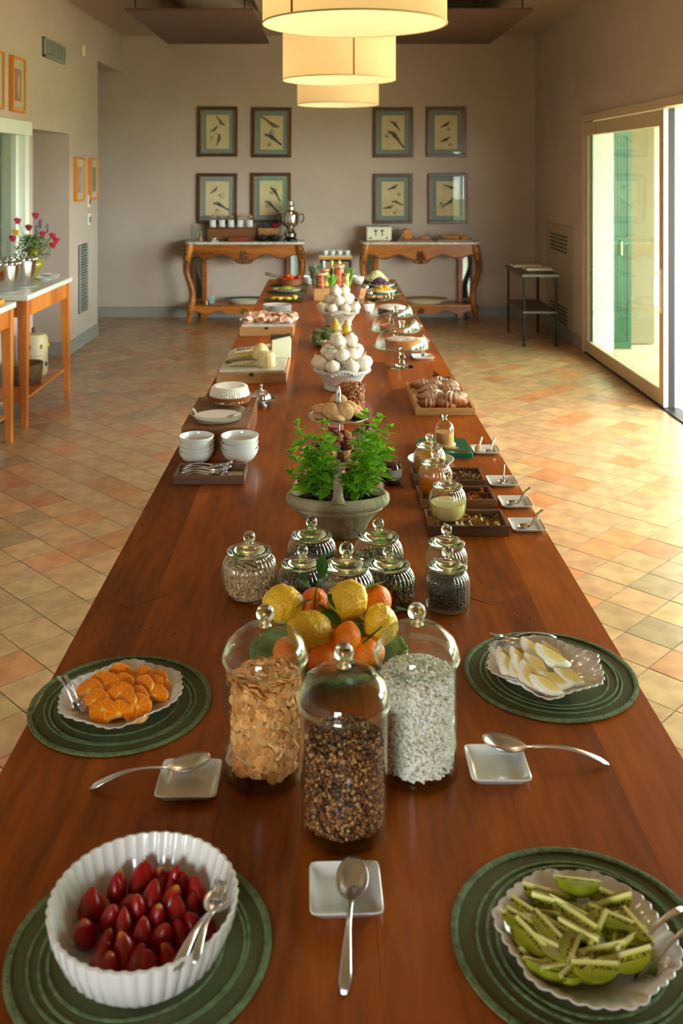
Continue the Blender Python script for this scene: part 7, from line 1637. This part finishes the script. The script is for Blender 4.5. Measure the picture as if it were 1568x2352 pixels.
def bush(name, x, y, z, r, h, n_, L, mat, lab, cat='herb'):
    b = B()
    for k in range(n_):
        a = rl.uniform(0, 6.28); q = r*math.sqrt(rl.random()); t_ = rl.uniform(.3, 1); p = Vector((q*math.cos(a)*t_, q*math.sin(a)*t_, h*t_)); b.ell(p, (L, L*.16, L*.12), 6, 4, rot=Euler((rl.uniform(-.3, .3), -1.1+rl.uniform(-.6, .6), a)).to_matrix())
    for k in range(8): a = k*.8; b.tube([(0, 0, 0), (r*.7*math.cos(a), r*.7*math.sin(a), h*.9)], .0018, 5)
    return tag(b.build(name, mat, None, (x, y, z)), lab, cat)
fresh = pm('fresh_herb', (84, 150, 30), (130, 190, 56), rough=.6, scale=20); rosem = pm('rosemary', (74, 96, 66), (110, 130, 96), rough=.7, scale=20)
bush('parsley', .022, 8.05, zz, .055, .10, 200, .02, fresh, 'bright green feathery herb bunch between the preserve jars')
bush('rosemary', -.13, 8.55, TZ, .06, .24, 160, .03, rosem, 'grey green rosemary bunch behind the preserve jars')
bush('basil', .182, 8.6, TZ, .05, .20, 120, .03, pm('basil_green', (110, 150, 60), rough=.6), 'round pale green herb head behind the slim jar')
botg = pm('dark_green_bottle', (28, 42, 26), rough=.08, coat=.5); foil = pm('yellow_foil', (206, 180, 40), rough=.4); wlab = pm('pale_green_foil', (150, 176, 150), rough=.4)
for k, (px, fm, lab) in enumerate(((743, wlab, 'dark green oil bottle with a pale green neck'), (762, foil, 'dark green oil bottle with yellow neck, between the others'), (779, foil, 'dark green oil bottle with yellow neck behind the tallest jar'))):
    t = thing('oil_bottle', lab, 'bottle', ((px-755)/2200*8.75, 8.75, TZ), group='oil bottles at the far end')
    B().lathe([(0, 0), (.034, 0), (.036, .005), (.036, .14), (.03, .165), (.014, .19), (.013, .20)], 28).build('bottle_body', botg, t); B().lathe([(.0145, .195), (.0145, .25), (.012, .262), (0, .263)], 20).build('foil_neck', fm, t)
    B().grid(lambda u, v: (.0368*math.sin((u-.5)*2.2), -.0368*math.cos((u-.5)*2.2), .04+v*.07), 12, 1).build('label', foil if k == 1 else wlab, t, solid=.0006)
fluted_bowl('fluted_bowl', -.19, 9.18, TZ, .06, .07, 16, 'small white fluted bowl at the far end beside the casserole', group='small fluted bowls')
fluted_bowl('fluted_bowl', .278, 9.15, TZ, .06, .075, 16, 'small white fluted bowl with a wooden spoon at the far end', group='small fluted bowls')
t = thing('wooden_spoon', 'wooden spoon leaning in the far white fluted bowl', 'spoon', (.26, 9.15, TZ+.03), rot=(0, -.5, 0)); B().tube([(0, 0, 0), (.06, 0, .005), (.12, 0, .008)], [.005, .006, .012], 8, flat=.5).build('handle', carve_m, t)
fluted_bowl('fluted_bowl', .300, 7.42, TZ, .056, .06, 14, 'small white fluted bowl of mushrooms beside the far onion basket', group='small fluted bowls')
heap('mushrooms', .300, 7.42, TZ+.045, .046, .02, 50, .010, [(150, 104, 60), (120, 80, 44), (184, 140, 90)], 'brown dried mushrooms filling the small fluted bowl', 'mushrooms')
t = thing('breadstick_cup', 'small brown cup of thin breadsticks beside the far onions', 'cup', (.245, 7.62, TZ)); B().lathe([(0, 0), (.03, 0), (.038, .07), (.034, .07), (.026, .006), (0, .006)], 24).build('cup_body', carve_m, t)
for k in range(6): o = B().tube([(0, 0, 0), (.025+.004*k, .004*k-.01, .14)], .004, 6).build('breadstick', corkm, None, (.245+.005*(k-3), 7.62, TZ+.012)); tag(o, 'thin pale breadstick standing in the small brown cup', 'breadstick', 'breadsticks in the cup')
placemat(.47, 9.28, 'round green placemat under the rice mound, farthest', r=.17)
dish(.47, 9.28, .12, .028, 'white plate under the pale grain mound at the far end')
heap('pale_grains', .46, 9.28, MZ+.02, .10, .085, 420, .008, [(206, 200, 150), (190, 188, 130), (222, 214, 170)], 'tall mound of pale grains at the far end of the table', 'grains')
placemat(.47, 8.98-.06, 'round green placemat under the purple cabbage', r=.175)
dish(.49, 8.92, .125, .026, 'white plate under the shredded purple cabbage')
heap('red_cabbage', .475, 8.92, MZ+.018, .085, .06, 380, .008, [(70, 26, 62), (50, 18, 48), (104, 50, 90)], 'heap of shredded purple cabbage at the far end', 'cabbage')
placemat(.469, 8.5, 'round green placemat under the yellow and orange peppers', r=.185)
dish(.475, 8.48, .125, .03, 'scalloped white dish under the yellow and orange peppers')
heap('peppers', .475, 8.48, MZ+.02, .085, .035, 150, .013, [(214, 110, 16), (226, 160, 30), (190, 176, 40)], 'orange and yellow chopped peppers on the far scalloped dish', 'peppers')
leafplat(.44, 8.08, .16, 'dark green leaf shaped mat under crackers beside the peppers')
for k in range(6): o = B().ell((0, 0, 0), (.035, .02, .008), 12, 8, bump=.3, seed=k).build('cracker', corkm, None, (.36+.022*k, 8.08, TZ+.020+.006*(k % 2)), (.1, .1, k)); tag(o, 'pale golden cracker on the leaf mat before the domes', 'cracker', 'crackers on the leaf mat')
for x, y, lab in ((.34, 8.82, 'small round silver lid shining beside the purple cabbage'), (.36, 8.40, 'small round silver lid shining beside the peppers')):
    o = B().lathe([(.03, 0), (.03, .01), (.02, .028), (0, .034)], 24).build('silver_lid', steel, None, (x, y, TZ+.006)); tag(o, lab, 'lid')
t = thing('serving_tongs', 'polished steel tongs lying beside the farthest cake dome', 'tongs', (.60, 7.0, TZ+.006), 1.2)
for s_ in (-1, 1): B().tube([(-.08, 0, .004), (0, s_*.012, .004), (.07, s_*.02, .004), (.10, s_*.012, .004)], [.005, .004, .005, .014], 8, flat=.4).build('arm', steel, t)

# ================================================================== LABELS FOR HEAPED THINGS
ORD = 'first second third fourth fifth sixth seventh eighth ninth tenth eleventh twelfth thirteenth fourteenth fifteenth sixteenth seventeenth eighteenth nineteenth twentieth twenty-first twenty-second twenty-third twenty-fourth'.split()
bpy.context.view_layer.update()
def members(name, old): return [o for o in C.objects if o.parent is None and o.get('label') == old and o.name.startswith(name)]
def clock(objs, cx, cy, ref, fmt, rings):
    """fmt gets (ordinal, ring word); rings = [(min radius, word), ...] outermost first; ref = where the count starts"""
    a0 = math.atan2(ref[1]-cy, ref[0]-cx); left = list(objs)
    for rmin, word in rings:
        sel = [o for o in left if math.hypot(o.location.x-cx, o.location.y-cy) >= rmin]; left = [o for o in left if o not in sel]
        sel.sort(key=lambda o: (a0-math.atan2(o.location.y-cy, o.location.x-cx)) % (2*PI))
        for k, o in enumerate(sel): o['label'] = fmt % (ORD[k], word)
def line(objs, key, fmt):
    for k, o in enumerate(sorted(objs, key=key)): o['label'] = fmt % ORD[k]
clock(members('strawberry', 'small red hulled strawberry heaped in the white fluted bowl'), bx, by, (-.20, 1.38), 'red hulled strawberry, %s clockwise from the spoon in the %s', [(.075, 'outer ring of the bowl'), (.04, 'middle ring of the bowl'), (0, 'centre of the bowl')])
clock(members('kiwi', 'green kiwi wedge with dark seeds in the scalloped dish'), KX, KY, (.44, 1.26), 'green kiwi wedge, %s clockwise from the fork in the %s', [(.07, 'outer ring of the dish'), (.035, 'middle ring of the dish'), (0, 'centre of the dish')])
clock(members('orange_slice', 'peeled orange slice overlapping others in the scalloped dish'), OX, OY, (-.52, 1.90), 'peeled orange slice, %s clockwise from the fork in the %s', [(.055, 'outer ring'), (0, 'middle of the dish')])
clock(members('citron_slice', 'half slice of pale citron with thick white rind in the dish'), GX-.02, GY, (.38, 2.16), 'white rinded citron slice, %s clockwise from the fork tines in the %s', [(.045, 'outer ring'), (0, 'middle of the dish')])
cr_ = members('croissant', 'small croissant dusted with icing sugar piled on the oak tray')
for o in cr_: pass
line([o for o in cr_ if o.location.y < 4.45], lambda o: o.location.x, 'sugared croissant in the front row of the tray, %s from the table middle')
line([o for o in cr_ if 4.45 <= o.location.y < 4.62], lambda o: o.location.x, 'sugared croissant in the middle rows of the tray, %s from the table middle')
line([o for o in cr_ if o.location.y >= 4.62], lambda o: o.location.x, 'sugared croissant in the back rows of the tray, %s from the table middle')
for cyy, old, word in ((4.80, 'glossy white onion piled in the basket behind the almonds', 'almond side basket'), (6.75, 'glossy white onion piled in the basket near the far end', 'far end basket')):
    m_ = members('white_onion', old); cxx = .066 if cyy < 5 else .07
    for o in m_: o['group'] = 'white onions in the '+word
    top = [o for o in m_ if o.location.z > TZ+.2]; mid_ = [o for o in m_ if TZ+.14 < o.location.z <= TZ+.2]; lo_ = [o for o in m_ if o.location.z <= TZ+.14]
    for grp, wd in ((top, 'top of the pile'), (mid_, 'middle layer'), (lo_, 'lowest layer')):
        clock(grp, cxx, cyy, (cxx, cyy-.1), 'white onion, %s clockwise from the near side, %s, '+word, [(.06, wd+' edge'), (.03, wd+' inner'), (0, wd+' core')])
clock(members('almond_cookie', 'round cracked almond biscuit on the top tier of the stand'), SX, SY, (SX, SY-.1), 'cracked almond biscuit, %s clockwise from the near side, top tier %s', [(.045, 'edge'), (0, 'middle')])
am_ = members('amaretto', 'rough brown amaretto biscuit on the middle tier of the stand')
clock(am_, SX, SY, (SX, SY-.1), 'brown amaretto, %s clockwise from the near side, %s of the middle tier', [(.07, 'lowest ring'), (.035, 'second ring'), (0, 'top')])
bt_ = members('walnut', 'shelled walnut on the bottom tier behind the pot'); clock(bt_, SX, SY, (SX, SY-.1), 'shelled walnut, %s clockwise from the near side of the bottom %s', [(0, 'tier')])
line(members('dried_fig', 'dark red dried fruit on the bottom tier behind the pot'), lambda o: math.atan2(o.location.y-SY, o.location.x-SX), 'dark red dried fruit on the bottom tier, %s round the edge')
for k_, w_ in (('spoon', 'spoon'), ('fork', 'fork')): line(members('serving_'+k_, 'silver %s lying in the bundle in the walnut tray' % k_), lambda o: o.matrix_world.translation.y, 'silver '+w_+' in the walnut tray bundle, %s from the tray front')
line(members('ham_slice', 'pale pink folded slice of cooked ham, front row'), lambda o: o.location.x, 'pale pink folded cooked ham in the front row, %s from the table edge')
line(members('ham_slice', 'dark red folded slice of cured ham, back row'), lambda o: o.location.x, 'dark red folded cured ham in the back row, %s from the table edge')
for r_ in ('back', 'middle', 'front'): line(members('cheese_slice', 'thin cheese slice in the %s row on the marble' % r_), lambda o: o.location.x, 'thin cheese slice in the '+r_+' row, %s from the table edge')
line(members('roast', 'golden roasted vegetable piece on the leaf mat'), lambda o: o.location.x, 'golden roasted vegetable piece on the leaf mat, %s from the table edge')
line(members('cracker', 'pale golden cracker on the leaf mat before the domes'), lambda o: o.location.x, 'pale golden cracker on the leaf mat, %s from the table middle')
line(members('breadstick', 'thin pale breadstick standing in the small brown cup'), lambda o: o.location.x, 'thin breadstick in the small brown cup, %s from the onions')
line(members('dinner_plate', 'white dinner plate stacked behind the ham board'), lambda o: o.location.z, 'white dinner plate behind the ham board, %s from the bottom of the stack')
line(members('small_plate', 'small white plate stacked behind the vase on the wall table'), lambda o: o.location.z, 'small white plate behind the vase, %s from the bottom of the stack')
line(members('small_plate', 'small white plate in the lower stack beside the vase'), lambda o: o.location.z, 'small white plate in the lower stack beside the vase, %s up')
line(members('tea_cup', 'white cup upright on the ochre topped trolley'), lambda o: o.location.x, 'white cup on the ochre trolley, %s from the tea console')
line(members('cup', 'small white cup on the pantry shelving behind the window'), lambda o: o.location.z+.01*o.location.x, 'small white cup on the pantry shelving, %s counted upward')
line(members('cheese_knife', 'wood handled cheese knife lying on the rolled napkin'), lambda o: o.location.y, 'wood handled cheese knife on the napkin, %s from the cheese board')
line(members('shrub', 'large green garden shrub beyond the terrace'), lambda o: o.location.y, 'large green garden shrub beyond the terrace, %s from behind the viewer')
hid = members('orange', 'orange mostly buried under the lemons in the green bowl'); line(hid, lambda o: o.location.x, 'orange mostly buried under the lemons, %s from the cornflake jar side')
